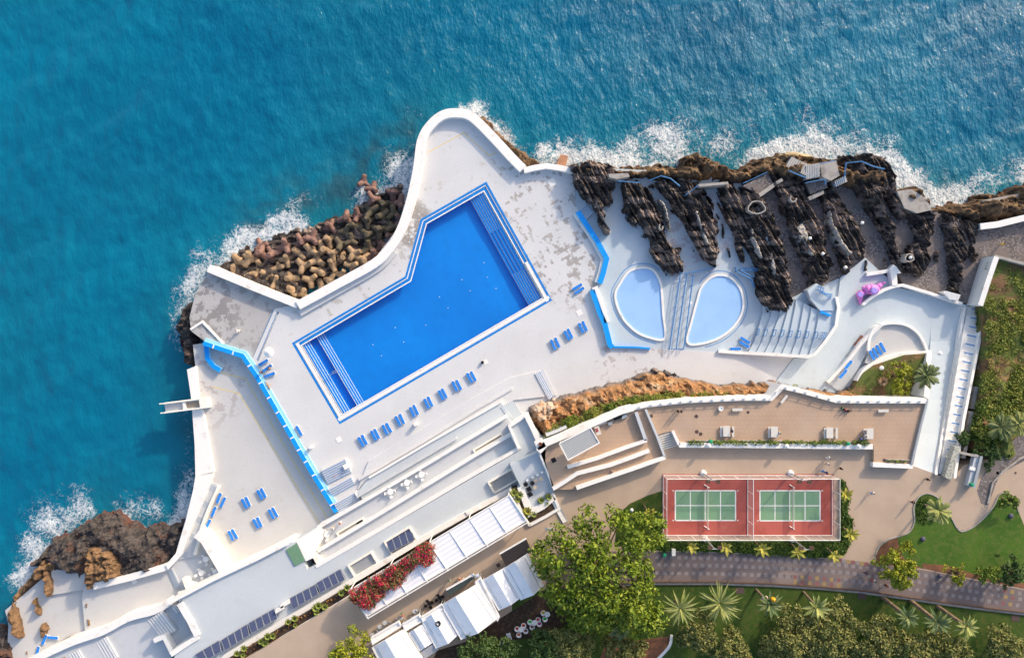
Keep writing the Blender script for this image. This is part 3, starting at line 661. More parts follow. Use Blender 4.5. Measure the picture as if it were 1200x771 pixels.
for k in range(3):
    mb=MB(); pts=[(960+k*2.3,335+k*1.),(958.5+k*3,339+k*1.2),(962+k*2.5,343+k*.5),(974+k*.8,350-k*2.5)]; W=[P(x,y,3.4) for x,y in pts]; mb.path(W,.09,5)
    for w in W: mb.tube(w-Vector((0,0,.8)),w,.07,n=5)
    mb.build('stage_rail',M_rail,am)
ord9=['lowest','second','third','fourth','fifth','sixth','seventh','eighth','topmost']
for i in range(9):
    x=(mid_+[966])[i]-.5; z=.1+.3*i; mb=MB(); y=389+i*.5
    for dx in((-1.6,1.4) if 0<i<8 else ((-.6,1.) if i==0 else (-2,0,2))):
        a=[P(x+dx+1,y-3.5,z+1.2),P(x+dx-1,y+3.8,z+.95)]; mb.path([setz(a[0],z+.2)]+a+[setz(a[1],z)],.075,5)
    mb.path([P(x-.6,y-3.5,z+1.2),P(x+2.4,y-3.5,z+1.2)],.075,5); mb.path([P(x-2.6,y+3.8,z+.95),P(x+.4,y+3.8,z+.95)],.075,5)
    mb.build('step_handrail',M_rail,label=ord9[i]+' small blue handrail loop on the amphitheatre tiers, counted from the left',cat='handrail',group='blue handrail loops across the tiers')
# ================================================================ PLAZA, ramp and long stair on the right
wall('curved_wall',smooth([(1011.5,357),(1022,348),(1035,340.5),(1047,336),(1058,334)],3)+[(1090,343.5),(1128,356)],1.5,.55,0,M_white,label='white curved parapet along the top of the plaza',cat='wall')
wall('low_wall',[(1016,321.5),(1044,317)],1.0,.7,0,M_white,label='white wall stub above the pink slide sculpture',cat='wall')
MB().prism(pp([(1043,315),(1047,310),(1050,312),(1056,320),(1051,321),(1052,334),(1046,335)],1.6),0).build('gate_pillar',M_white,label='white angular pillar above the curved parapet',cat='pillar')
zr=lambda y:.26+ (lambda t:t**1.35)(min(max((y-393)/(552-393),0),1))*(Z_S-.26)
def ramp(name,Ls,Rs,m,side,zf,dz=0,zb=-2,**tg):
    mb=MB()
    for k in range(len(Ls)-1):
        q=[P(*Ls[k],zf(Ls[k][1])+dz),P(*Rs[k],zf(Rs[k][1])+dz),P(*Rs[k+1],zf(Rs[k+1][1])+dz),P(*Ls[k+1],zf(Ls[k+1][1])+dz)]
        mb.prism(q,zb)
    return mb.build(name,m,**tg)
ramp('white_ramp',[(1091,372),(1091,385),(1090.5,400),(1090,417),(1089,440),(1087,468),(1078,508),(1067,547)],[(1129,372),(1127,385),(1124,400),(1121,417),(1116,440),(1111,468),(1105,508),(1098,556)],M_plaza,None,zr,**ST)
wall('ramp_wall',[(1131,360,1.0),(1121,417,zr(417)+.5),(1112,468,zr(468)+.5),(1105,508,zr(508)+.5),(1097,556,Z_S+.5)],0,.5,-1,M_white,label='white wall between the ramp and the long stair',cat='wall')
ls=empty('long_stair',P(1120,460,0),'long narrow white stair with blue edged landings down the right side','stair')
npl=19
for i in range(npl):
    t0=i/npl; t1=(i+1)/npl; z=.4+ (Z_S-.4)*(i+.5)/npl
    a=(lerp(1134,1100,t0),lerp(360,555,t0)); b=(lerp(1153,1118,t0),lerp(357,560,t0)); a1=(lerp(1134,1100,t1),lerp(360,555,t1)); b1=(lerp(1153,1118,t1),lerp(357,560,t1))
    mb=MB().prism([P(*a,z),P(*b,z),P(*b1,z),P(*a1,z)],-1); q=[P(lerp(a[0],b[0],.25),a[1]+1,z+.01),P(lerp(a[0],b[0],.85),a[1]+3.4,z+.01)]
    d=Vector((0,-.25,0)); mb.add([q[0],q[1],q[1]+d,q[0]+d],[(0,1,2,3)],1); mb.build('landing',[M_white,M_nose_blue],ls)
wall('side_wall',[(1156,356,1.4),(1147,405,3.),(1138,450,4.9),(1130,490,6.4),(1119,560,9.)],0,.5,-1,M_white,ls)
for i in range(5):
    y0=395+i*29; y1=y0+26; x=lambda y:lerp(1152,1126,(y-395)/145)
    z=2.4+i*1.2; MB().prism([P(x(y0)+1,y0,z),P(x(y0)+5,y0+.5,z),P(x(y1)+5,y1+.5,z),P(x(y1)+1,y1,z)],-1).build('retaining_block',M_conc,label=ord9[i].replace('lowest','topmost')+' concrete retaining block beside the long white stair',cat='wall block',group='retaining blocks beside the long stair')
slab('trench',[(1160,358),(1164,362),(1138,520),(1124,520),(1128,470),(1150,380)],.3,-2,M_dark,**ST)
wall('garden_wall',[(1168,301,4.3),(1158,330,4.1),(1149,358,3.9)],0,1.0,0,M_white,label='white retaining wall at the upper left of the overgrown garden',cat='wall')
wall('garden_wall',[(1166,300,4.),(1200,309,4.2),(1330,340,4.4)],0,.5,0,M_conc,label='thin grey retaining wall along the top of the overgrown garden',cat='wall')
MB().prism(pp([(1105,342),(1109,341),(1126,345.5),(1123,352),(1113,351)],2.2),0.2).build('vent_hut',[ribbed('white_louvre',(.75,.77,.8),0,1.3,.75)],label='small white ribbed roof hut on the parapet by the stair top',cat='hut')
wall('coast_wall',[(1149,265.5,1.6),(1170,263,1.6),(1200,255.5,1.7),(1330,235,1.7)],0,1.2,-2,M_white,label='white wall at the right edge above the stone terrace',cat='wall')
MB().prism(pp([(1151.7,244.5),(1152.6,234.5),(1200,226),(1330,205),(1330,220),(1200,239)],-.5),-6).build('concrete_slab',M_conc,label='sloping grey concrete slab on the far right shore',cat='slab')
# semicircular lounger terrace
arc=smooth([(1018,411),(1019,398),(1025,386),(1035,380),(1049,378.5),(1063,381),(1075,389),(1082,399),(1087,411)],3)
slab('lounger_terrace',arc+[(1060,414),(1040,419),(1024,429),(1014,425)],1.6,0,M_low,**ST)
wall('curved_wall',arc,2.2,.5,0,M_white,label='white arched parapet round the small lounger terrace',cat='wall')
wall('curved_wall',smooth([(1006,447),(1012,436),(1022,428),(1036,421),(1058,415.5),(1092,413)],3),2.3,.8,0,M_white,label='white curved wall between lounger terrace and wedge garden',cat='wall')
ramp('side_ramp',[(1027,382),(1010,402),(990,430),(970,449)],[(1033,386),(1018,410),(1003,436),(985,460)],M_roof,None,lambda y:lerp(2.0,.4,min(1,max(0,(y-382)/75))),**ST)
wall('ramp_wall',[(1034,380,2.4),(1010,402,1.9),(990,428,1.4),(970,448,1.0)],0,.6,0,M_white,label='long white ramp wall left of the small lounger terrace',cat='wall')
slab('wedge_garden',[(1006,447),(1012,437),(1024,428),(1060,416),(1088,414),(1090,425),(1084,468),(1010,470),(985,466),(1000,456)],2.6,0,M_soil,**ST)
wall('low_wall',[(1089,414,3.),(1088,425,3.6),(1086,466,8.2)],0,.9,0,M_white,label='white wall at the right of the wedge garden beside the ramp',cat='wall')
# overgrown garden
slab('overgrown_garden',[(1166,302),(1330,342),(1330,560),(1199,520),(1172,545),(1127,528),(1138,490),(1152,395),(1151,357)],3.0,-2,M_soil,**ST)
# ================================================================ GARDEN TERRACE WALLS
tw=[(631,529),(640,519.5),(660,511),(691,498),(727.5,482),(742,478)]
wall('terrace_wall',tw,Z_T+1.1,1.1,0,M_white,label='wide white curved wall from the café corner up to the stair turn',cat='wall')
tw2=[(742,478),(758.6,474.5),(805,469.5),(867.6,466.7),(904,466.7),(917,453),(939,458),(980.5,469.3),(1014,469.8),(1086,469.8)]
t=empty('balustrade',P(900,467,Z_T),'long white balustrade along the cliff edge of the bench terrace','balustrade')
wall('wall_body',tw2,Z_T+.45,.9,0,M_white,t)
def balus(parent,pts,z):
    mb=MB(); W=[P(x,y,z+1.05) for x,y in pts]; 
    for k in(.0,-.28): mb.path([w+Vector((0,0,k)) for w in W],.055,5)
    for a,b in zip(W,W[1:]):
        n=max(1,round((b-a).length/2.)); ang=math.atan2(b.y-a.y,b.x-a.x)
        for i in range(n): mb.box(lerp(a,b,(i+.5)/n)-Vector((0,0,.35)),(.35,.3,.8),ang)
    return mb.build('railing',M_white,parent)
balus(t,tw2,Z_T)
wall('terrace_wall',[(1087,469),(1079,500),(1068.5,544)],Z_T+.5,.4,0,M_metal,label='thin grey wall between bench terrace and white ramp',cat='wall')
wall('terrace_wall',[(1070,546.5),(1023,544.5)],Z_T+.4,.8,0,M_white,label='short white wall below the bench terrace at its lower right corner',cat='wall')
wall('terrace_wall',[(1023,523.5),(960,523),(880,522),(796,521.5)],Z_T+.4,.9,0,M_white,label='long white wall below the clipped hedges of the bench terrace',cat='wall')
wall('terrace_wall',[(796,521),(788.5,505)],Z_T+.4,.5,0,M_white,label='short white wall right of the wide terrace steps',cat='wall')
wall('low_wall',[(807,516.5),(880,516.5),(960,517.5),(1020,519)],Z_T+.25,.25,Z_T-.3,M_conc,label='thin kerb above the clipped hedges on the bench terrace',cat='kerb')
steps('steps',(770,510),(788,504.8),(6.5,17),7,Z_T-.05,Z_S+.1,M_conc,M_white,label='wide pale steps at the left end of the bench terrace',cat='steps')
steps('steps',(1023.5,524),(1034,524),(0,19),8,Z_T,Z_S+.05,M_conc,M_white,label='narrow pale steps at the right end of the hedge wall',cat='steps')
wall('ramp_wall',[(665,547.5),(700,537),(735,524),(758,516)],Z_T+.9,.6,Z_S-1,M_white,label='upper white wall of the zigzag ramp below the grey pavilion',cat='wall')
wall('ramp_wall',[(648,573),(660,565.5),(676,555),(715,545),(740,536),(761,528)],Z_T+.9,.65,Z_S-1,M_white,label='middle white wall of the zigzag ramp, the longest of the three',cat='wall')
wall('ramp_wall',[(675.5,572),(700,563.5),(740,550),(779.5,536)],Z_T+.9,.65,Z_S-1,M_white,label='lowest white wall of the zigzag ramp',cat='wall')
wall('ramp_wall',[(745.5,483),(757,516)],Z_T+.9,.6,Z_S,M_wgrey,label='left one of two slanting pale walls above the zigzag ramp',cat='wall')
wall('ramp_wall',[(757,480),(771,513),(779,535)],Z_T+.9,.4,Z_S,M_wgrey,label='right one of two slanting pale walls above the zigzag ramp',cat='wall')
# pavilion
t=empty('pavilion',P(680,520,Z_T),'open pavilion with ribbed grey roof at the foot of the curved wall','pavilion')
q=[(655.5,519.7),(692,501),(702.3,519),(665.7,539)]
MB().prism(pp(q,Z_T+3.2),Z_T+3.0).build('roof',M_rib,t)
rim=[P(x,y,Z_T+3.3) for x,y in q]; band(MB(),rim+[rim[0]],.2,Z_T+2.9).build('roof_edge',M_white,t)
for x,y in q: p=P(x,y,Z_T+3); p=lerp(p,P(679,520,Z_T+3),.08); MB().tube(setz(p,Z_T),p,.1).build('post',M_white,t)
# ================================================================ SPORT COURTS
Z_C=Z_S+.05
slab('court_surface',[(776,555.5),(977,555.5),(977,629.5),(776,629.5)],Z_C,Z_S-1,M_red,**ST)
def court(x0,y0,x1,y1):
    mb=MB(); mb.add(pp([(x0,y1),(x1,y1),(x1,y0),(x0,y0)],Z_C+.004),[(0,1,2,3)]); mb.build('court_paint',M_cgreen,**ST)
    mb=MB(); z=Z_C+.009
    def L(a,b,w=.13):
        A,B=P(*a,z),P(*b,z); d=(B-A).normalized(); n=Vector((-d.y,d.x,0))*w/2; mb.add([A-n,B-n,B+n,A+n],[(0,1,2,3)])
    for x in(x0,x1,lerp(x0,x1,.25),lerp(x0,x1,.75),lerp(x0,x1,.495),): L((x,y0),(x,y1),.22 if x in(x0,x1) else .16)
    for y in(y0,y1): L((x0,y),(x1,y),.22)
    z+=.002; L((x0,(y0+y1)/2),(x1,(y0+y1)/2),.16)
    for x,s in((x0,-1),(x1,1)):
        for y in(y0,y1): L((x+s*1.6,y),(x+s*3.4,y),.18); L((x+s*3.2,y-.8),(x+s*3.2,y+.8),.12)
    mb.build('court_lines',M_line,**ST)
court(791.4,574.8,862,609.6); court(890.6,574.8,961,610)
for x,nm in((828,'left'),(928,'right')):
    t=empty('court_net',P(x,593,Z_C),'low net on two posts across the '+nm+' green court','net')
    a,b=P(x,569.5,Z_C),P(x,618,Z_C)
    for p in(a,b): mb=MB().tube(p,p+Vector((0,0,1.1)),.09); mb.tube(p+Vector((-.5,.3,.06)),p+Vector((.5,-.3,.06)),.08); mb.build('post',M_white,t)
    MB().box((a+b)/2+Vector((0,0,.7)),(.03,(a-b).length,.7)).build('net_mesh',M_mesh,t)
    MB().box((a+b)/2+Vector((0,0,1.06)),(.06,(a-b).length,.08)).build('net_tape',M_line,t)
def fence(a,b,h,label,n=6):
    A,B=P(*a,Z_C),P(*b,Z_C); d=B-A; t=empty('court_fence',(A+B)/2,label,'fence','wire fences round the courts')
    up=Vector((0,0,h)); MB().add([A,B,B+up,A+up],[(0,1,2,3)]).build('wire_mesh',M_mesh,t)
    mb=MB().tube(A+up,B+up,.06,n=6); mb.tube(A+Vector((0,0,.1)),B+Vector((0,0,.1)),.07,n=6); mb.build('rail',M_white,t)
    for i in range(n+1): MB().tube(A+d*i/n,A+d*i/n+up,.05,n=6).build('post',M_white,t)
FH=3.6
fence((777,557),(876,557),FH,'wire fence along the upper side of the left court'); fence((876,557),(975,557),FH,'wire fence along the upper side of the right court')
fence((777,627),(876,627),FH,'wire fence along the lower side of the left court'); fence((876,627),(975,627),FH,'wire fence along the lower side of the right court')
fence((777,557),(777,627),FH,'wire fence along the left end of the left court',4); fence((876,557),(876,627),FH,'wire fence dividing the two courts',4); fence((975,557),(975,627),FH,'wire fence along the right end of the right court',4)
def floodlight(b,label,s):
    p=P(*b,Z_S); t=empty('floodlight_mast',p,label,'floodlight','floodlights of the courts'); h=7.2
    MB().tube(p,p+Vector((0,0,h)),.16,.1).build('mast',M_metal,t); MB().lathe(p,[(.6,0),(.55,.5),(.2,.8)],12).build('base_cap',M_white,t)
    MB().tube(p+Vector((-.9,0,h)),p+Vector((.9,0,h)),.07).build('cross_arm',M_metal,t)
    for x in(-.9,.9):
        mb=MB().box(p+Vector((x,s*.25,h)),(.75,.6,.3)); mb.build('lamp_head',M_brownroof,t)
floodlight((824,554),'floodlight mast at the upper edge of the left court',-1); floodlight((926,554),'floodlight mast at the upper edge of the right court',-1)
floodlight((826,630.5),'floodlight mast at the lower edge of the left court',1); floodlight((928,631),'floodlight mast at the lower edge of the right court',1)
# ================================================================ LONG BEACH BUILDING (stepped)
bd=empty('beach_building',P(500,600,-2),'long white stepped bathing building below the swimming pool','building')
slab('sitting_ledge',[(432,540),(560,463),(600,442),(636,434),(652,463),(601,469),(432,560),(418,575)],.3,-1,M_deck,**ST)
wall('ledge_riser',[(420,562),(500,515),(560,478),(600,455)],.62,.5,0,M_deck,label='long low pale ledge between lounger row and building benches',cat='ledge')
def bslab(nm,pts,z,zb,m,side=None): return slab(nm,pts,z,zb,m,side,bd)
bslab('bench_tier',[(432,560),(587,470.5),(603,492),(596,488),(425,586),(419,576)],1.2,-1,M_roof)
wall('bench_wall',[(432,560),(509,515),(587,470.8)],1.55,.35,0,M_white,bd)
bslab('lower_walkway',[(300,659),(372,617),(426,586),(594,486.5),(605,506),(457,592),(372,645),(340,664)],2.4,-3,M_wgrey)
wall('walkway_rail',[(372,618.5),(426,587.5),(500,544),(594,487.5)],3.2,.55,-3,M_white,bd)
wall('walkway_ledge',[(418,582),(470,551),(535,513)],1.75,.5,0,M_wgrey,bd)  # narrow pale grey ledge in front of the walkway rail
# stairwell slots
def slot(a,b,w,z,depth,m,rim=.3,nm='stairwell',rimz=.35,wm=None):
    "sunken rectangular well along a-b (px centre line), width w px: floor + rim walls"
    d=Vector((b[0]-a[0],b[1]-a[1])).normalized(); n=Vector((-d.y,d.x))*w/2
    c=[(a[0]+n.x,a[1]+n.y),(b[0]+n.x,b[1]+n.y),(b[0]-n.x,b[1]-n.y),(a[0]-n.x,a[1]-n.y)]
    fl=MB().prism(pp(c,z+.03),z-.5); fl.build(nm+'_floor',m,bd)
    W=[P(x,y,z+rimz) for x,y in c]; band(MB(),W+[W[0]],rim,z-.6).build(nm+'_rim',wm or M_cream,bd)
slot((396,627),(426,609),5,2.4,1,M_conc); MB().prism(pp([(417,612),(425,607),(427,610.5),(420,615)],2.46),2.2).build('stairwell_painted_hole',M_black,bd)  # black slab paints the darkness of the stairwell hole
slot((556,529),(588,510),4,2.4,1,M_conc)
bslab('middle_walkway',[(373,646),(450,598),(604,507),(612,521),(450,618),(376,664)],3.4,-3,M_wgrey)
wall('walkway_rail',[(372,646),(450,599),(555,534.5),(604,506)],4.2,.6,-3,M_white,bd)
bslab('recessed_corridor',[(560,541),(598,517),(605,527),(567,550)],3.44,3,M_roof)
wall('end_wall',[(362,639),(374,660)],4.5,1.0,-3,M_cream,bd)
wall('walkway_rail',[(370,664),(450,617.5),(560,553),(608,525.5)],5.0,.6,-3,M_white,bd)
wall('end_wall',[(598,508),(609,526)],5.0,.5,-3,M_white,bd)
bslab('roof_walkway',[(360,667),(450,620),(610,527),(608,521),(596,499),(617,486),(640,519),(632,530),(650,572),(640,578),(600,575),(511,627),(430,672),(412,683),(266,771),(218,800),(190,800),(206,766),(233,745),(213,702),(198,706),(250,678),(300,654.5),(336,636),(347,635)],4.9,-3,M_roof)
MB().prism([P(347.4,634.5,5.0),P(371,619,4.2),P(377,632,4.4),P(366,654,5.1),P(358.4,657.5,5.1)],0).build('sloping_roof',M_white,bd)
MB().prism(pp([(335,644),(347.4,636.5),(357.8,656.6),(345.4,663)],5.1),4.8).build('green_mat',M_green,bd)
wall('roof_parapet',[(197,707),(250,679),(300,655.5),(336,637)],5.5,.55,-3,M_white,bd)
wall('roof_parapet',[(230,800),(265.6,768.5),(340,724),(412,681.5),(430,671),(511,622),(560,595),(598,574.5)],5.8,.95,0,M_white,bd)
wall('roof_parapet',[(608,526),(597,500),(616.5,487)],5.5,.45,-1,M_white,bd); wall('roof_parapet',[(617,487),(625,503),(633,521)],5.8,.9,-1,M_white,bd)
wall('roof_parapet',[(631,528),(649,572)],8.9,.35,4,M_white,bd)
slot((412,669.5),(438.5,653.5),15,4.9,1,M_metal,rimz=.5,nm='light_well'); slot((455,642.5),(484,625),17,4.9,1,M_wgrey,rimz=.5,nm='solar_well')
slot((576,571.5),(603,556),14,4.9,1,M_rib,rimz=.6,nm='ribbed_skylight')
MB().prism(pp([(545,600),(560,592),(563,596),(549,604)],6.),5).build('roof_step',M_white,bd)
# lower left recess of the building
slab('stair_landing',[(45,771),(120,739),(160,722),(200,706),(230,745),(195,775),(100,830),(-20,830)],.4,-6,M_wgrey,**ST)
wall('curved_wall',smooth([(20,784),(48,769),(85,752),(120,740),(150,724),(180,716),(198,706)],3),1.2,1.3,-6,M_white,label='winding white wall between the west deck and the landing stairs',cat='wall')
steps('steps',(170,728),(187,750),(20,-12),7,.2,1.4,M_wgrey,M_white,nw=.3,label='right flight of white edged stairs behind the winding wall',cat='steps')
steps('steps',(110,754),(124,778),(14,-8),5,.2,.9,M_wgrey,M_white,nw=.3,label='middle flight of white edged stairs behind the winding wall',cat='steps')
steps('steps',(78,768),(88,786),(14,-7),5,.2,.8,M_wgrey,M_white,nw=.3,label='left flight of white edged stairs behind the winding wall, at the photo edge',cat='steps')
MB().prism(pp([(62,776),(76,769),(80,780),(66,786)],.5),0).build('wooden_mat',mat('wood_mat',(.35,.24,.13)),label='brown mat on the landing at the bottom edge',cat='mat')
MB().prism(pp([(196,720),(212,711),(222,740),(206,750)],.45),0).build('sunken_landing',M_roof,label='plain grey landing slab inside the square white recess',cat='landing')
wall('recess_wall',[(210,707),(222,727),(231,745)],5.3,1.1,-1,M_white,label='white wall on the right of the square recess',cat='wall')
wall('recess_wall',[(232,746),(216,756),(200,767)],5.2,.9,-1,M_white,label='white wall at the bottom of the square recess',cat='wall')
wall('recess_wall',[(180,751),(192,746),(201,764)],2.4,.8,-1,M_white,label='low white bent wall left of the square recess',cat='wall')
steps('steps',(201,712),(206,719),(7,-4),3,1.4,.6,M_wgrey,M_white,nw=.25,label='tiny white steps above the square recess',cat='steps')
MB().prism(pp([(213,678),(219,677),(230,696),(222,702)],-.2),-2).build('block_wall',[M_cream],label='thick cream block wall by the westmost star table',cat='wall')
MB().prism(pp([(208,694),(213,692),(216,706),(210,708)],-.4),-2).build('block_wall',[M_cream],label='smaller cream block wall left of its thicker neighbour',cat='wall')
# solar panels
def solarpanel(quad,n,label):
    "quad px TL,TR,BR,BL of an array, split in n tilted panels"
    c=P(sum(p[0] for p in quad)/4,sum(p[1] for p in quad)/4,5); t=empty('solar_array',c,label,'solar panels','solar arrays on the long roof')
    for i in range(n):
        a,b=i/n+.01,(i+1)/n-.01; L=lambda p,q,u:(lerp(p[0],q[0],u),lerp(p[1],q[1],u))
        tl,tr,br,bl=L(quad[0],quad[1],a),L(quad[0],quad[1],b),L(quad[3],quad[2],b),L(quad[3],quad[2],a)
        v=[P(*tl,5.15),P(*tr,5.15),P(*br,5.75),P(*bl,5.75)]; MB().prism(v,5.0).build('panel',M_solar,t)
        W=[w+Vector((0,0,.03)) for w in v]; band(MB(),W+[W[0]],.07,[w.z-.08 for w in W]+[W[0].z-.08]).build('panel_frame',M_metal,t)
solarpanel([(228,767),(256.6,750),(259.5,763),(235,777)],3,'solar array at the left end of the long roof')
solarpanel([(258.8,750),(289.5,731),(292.5,743.6),(263,762)],4,'second solar array from the left on the long roof')
solarpanel([(291,730),(321.5,712.5),(325.5,724),(294.5,742)],4,'solar array left of the white roof boxes')
solarpanel([(339,701),(369.5,684.5),(373.4,695.6),(342.5,714)],4,'solar array right of the white roof boxes')
solarpanel([(370.5,683),(399,666.3),(404.5,678.7),(375,694.3)],4,'solar array ending at the light well')
solarpanel([(452,634.8),(481.7,617.9),(486.2,632),(456.8,647.3)],4,'solar array in its own well near the red bougainvillea')
for a,lb in(((333,706),'upper'),((327,712),'lower')): MB().prism(pp([(a[0]-5,a[1]+3),(a[0]+5,a[1]-3),(a[0]+6,a[1]+1),(a[0]-4,a[1]+7)],5.8),4.9).build('roof_box',M_white,label=lb+' white box between two solar arrays',cat='roof box')
# planter strip & street kerbs
slab('planter_bed',[(240,790),(406,689),(411,697.5),(291.6,771),(255,793)],Z_S-.9,3,M_darksoil,**ST)
wall('planter_wall',[(250,797),(291.6,771),(350,735.5),(411,698.5)],Z_S-.4,.55,4,M_white,label='white kerb wall of the long planter beside the paved lane',cat='wall')
slab('lane_paving',[(270,786),(412,699),(424,692),(470,664),(600,580),(648,574),(676,573),(662,610),(640,640),(560,690),(470,740),(430,771),(400,800),(300,830)],Z_S+.004,5,M_street,**ST)
# L-shaped planter by the pergola
slab('planter_bed',[(598.7,573.5),(610,571),(622,600),(648,585),(654,596),(624,614),(613,612)],Z_S+.1,5,M_darksoil,**ST)
wall('planter_wall',[(598,574),(607,590),(616,608),(621,616)],Z_S+.5,.4,5,M_cream,label='cream planter wall along the right end of the pergola',cat='wall')
wall('planter_wall',[(621,615),(640,605),(655,596),(648,578)],Z_S+.5,.5,5,M_white,label='white outer wall of the corner planter by the café floor',cat='wall')
wall('planter_wall',[(610,571),(621,601),(636,593),(649,582)],Z_S+.5,1.2,5,M_white,label='broad white inner wall of the corner planter by the café floor',cat='wall')
slab('cafe_floor',[(598,545),(632,529),(649,574),(646,583),(622,596),(611,572)],Z_S+.06,5,M_roof,**ST)
wall('low_wall',[(649,588),(655,600),(662,612)],Z_S+.25,.7,Z_S-.3,M_white,label='low white wall slanting down to the huge tree on the lane',cat='wall')
wall('low_wall',[(652,586),(665,611)],Z_S+.15,.3,Z_S-.3,M_metal,label='thin grey strip beside the low slanting lane wall',cat='kerb')
# ================================================================ PERGOLA
Zp=Z_S+2.9
t=empty('pergola',P(515,650,Z_S),'long white louvred pergola beside the bougainvillea','pergola')
TL,TR,BR,BL=(408.8,692),(597,580),(618.5,612),(431,724.5)
L2=lambda p,q,u:(lerp(p[0],q[0],u),lerp(p[1],q[1],u))
for i in range(8):
    a,b=i/8+.001,(i+1)/8-.001; MB().prism([P(*L2(TL,TR,a),Zp),P(*L2(TL,TR,b),Zp),P(*L2(L2(TR,BR,.92),L2(TL,BL,.92),1-b),Zp-.12),P(*L2(L2(TR,BR,.92),L2(TL,BL,.92),1-a),Zp-.12)],Zp-.25).build('louvre_panel',M_louv,t)
for k,(p,q) in enumerate(((TL,TR),(L2(TL,BL,.93),L2(TR,BR,.93)),(BL,BR))):
    wall('beam',[p,q],Zp+.16,.16,Zp-.3,M_white,t)
wall('beam',[TL,BL],Zp+.16,.2,Zp-.3,M_white,t); wall('beam',[TR,BR],Zp+.16,.25,Zp-.3,M_white,t)
mb=MB()
for i in range(9):
    p,q=L2(TL,TR,i/8),L2(BL,BR,i/8); wall('rafter',[p,(q[0]+.6,q[1]+1.)],Zp+.1,.06,Zp-.2,M_white,t)
    if i%2==0:
        for w in(p,q): a=P(*w,Zp); a=lerp(a,P(515,650,Zp),.01); MB().tube(setz(a,Z_S-3),a,.1).build('post',M_white,t)
M_seam=mat('canvas_seam',(.32,.33,.36)); M_flag=mat('white_fabric',(.85,.84,.80))
# ================================================================ TENTS (gabled white canopies)
def gable(quad,zE,zR,ridge,label,cat='tent roof',flap=None,trim=True,grp='white canopies along the lane'):
    "quad px: TL,TR,BR,BL ; ridge fraction along top and bottom"
    TL,TR,BR,BL=quad; c=P(sum(p[0] for p in quad)/4,sum(p[1] for p in quad)/4,Z_S); t=empty('canopy',c,label,cat,grp)
    rt,rb=L2(TL,TR,ridge),L2(BL,BR,ridge)
    if flap: rb=(rb[0]+flap[0],rb[1]+flap[1])
    q=[P(*TL,zE),P(*rt,zR),P(*TR,zE),P(*BR,zE),P(*rb,zR),P(*BL,zE)]; d=Vector((0,0,-.06))
    MB().add([q[0],q[5],q[4],q[1],q[2],q[3]],[(0,1,2,3),(3,2,5,4)]).build('canvas',M_tentm,t)
    MB().add([q[0],q[1],q[2],q[0]+Vector((0,0,-.4)),q[2]+Vector((0,0,-.4)),q[3],q[4],q[5],q[3]+Vector((0,0,-.4)),q[5]+Vector((0,0,-.4))],[(0,1,2,4,3),(5,6,7,9,8)]).build('gable_end',M_tentm,t)
    if trim:
        W=[w+Vector((0,0,.05)) for w in(q[0],q[2],q[3],q[5],q[0])]; band(MB(),W[0:1]+W[3:4],.45,zE-.5).build('gutter',M_white,t); band(MB(),W[1:3],.45,zE-.5).build('gutter',M_white,t)
    for fz in(.12,.88):
        s0=lerp(q[0],q[1],fz/ridge) if fz<ridge else lerp(q[1],q[2],(fz-ridge)/(1-ridge)); s1=lerp(q[5],q[4],fz/ridge) if fz<ridge else lerp(q[4],q[3],(fz-ridge)/(1-ridge))
        s0,s1=lerp(s0,s1,.06)+Vector((0,0,.05)),lerp(s0,s1,.95)+Vector((0,0,.05)); band(MB(),[s0,s1],.09,[s0.z-.06,s1.z-.06]).build('seam',M_seam,t)
    for w in(q[0],q[2],q[3],q[5]): a=lerp(w,c+Vector((0,0,zE-Z_S)),.05); MB().tube(setz(a,Z_S-1),a-Vector((0,0,.1)),.09).build('post',M_metal,t)
    return t
ZE=Z_S+2.6
t=gable([(437,758),(471.8,737.7),(506,790),(466,814)],ZE+.2,ZE+1.3,.42,'white gabled canopy at the bottom edge left of the others')
t=gable([(479.5,741),(495,731),(508,752),(493,762)],ZE-.1,ZE+.5,.35,'smallest white canopy, with a grey flap below it')
t=gable([(495,726.5),(518,711),(537,743.5),(512,759)],ZE,ZE+1.0,.45,'white canopy with a round black vent on top',flap=(2,2))
mb=MB().lathe(P(513.5,730,ZE+.75),[(.5,0),(.5,.35),(.28,.35),(.28,.1)],16); mb.build('roof_vent',M_black,t)
t=gable([(518,708.5),(557.5,685),(583.5,724),(541.4,748.8)],ZE+.3,ZE+1.6,.40,'largest white gabled canopy, in the middle of the lane row',flap=(2,3))
t=gable([(565,680),(590.8,665.5),(609.5,701),(585.6,714.5)],ZE,ZE+.9,.5,'white canopy between the largest one and the rightmost one',flap=(1,1))
t=gable([(590.8,666),(617,649.5),(636,687),(611.5,702.5)],ZE+.3,ZE+1.5,.48,'rightmost white canopy, partly under the big tree',flap=(2,2))
def frame(quad,z,label):
    t=empty('flat_roof',P(*quad[0],Z_S),label,'flat roof'); W=pp(quad,z); MB().prism(W,z-.3).build('roof',M_white,t); band(MB(),[w+Vector((0,0,.25)) for w in W+[W[0]]],.25,z-.2).build('roof_edge',M_white,t)
    for w in W: MB().tube(setz(w,Z_S-1),w-Vector((0,0,.3)),.08).build('post',M_metal,t)
frame([(435,746.5),(467,727.5),(470,733),(437,754)],ZE-.3,'striped white awning strip above the left canopy')
frame([(472,731),(491,719.5),(494.5,727),(476,738)],ZE-.1,'flat white roof corner between the left canopies')
frame([(466,744),(475,739),(496,776),(489,780)],ZE-.2,'narrow flat white roof between the left and the smallest canopy')
frame([(494,722.5),(517,708),(519,712),(496,727)],ZE+.1,'flat white strip above the canopy with the black vent')
frame([(557,682),(563,676.5),(566,684),(585,722),(583,726),(578,716)],ZE,'white trim roof right of the largest canopy')
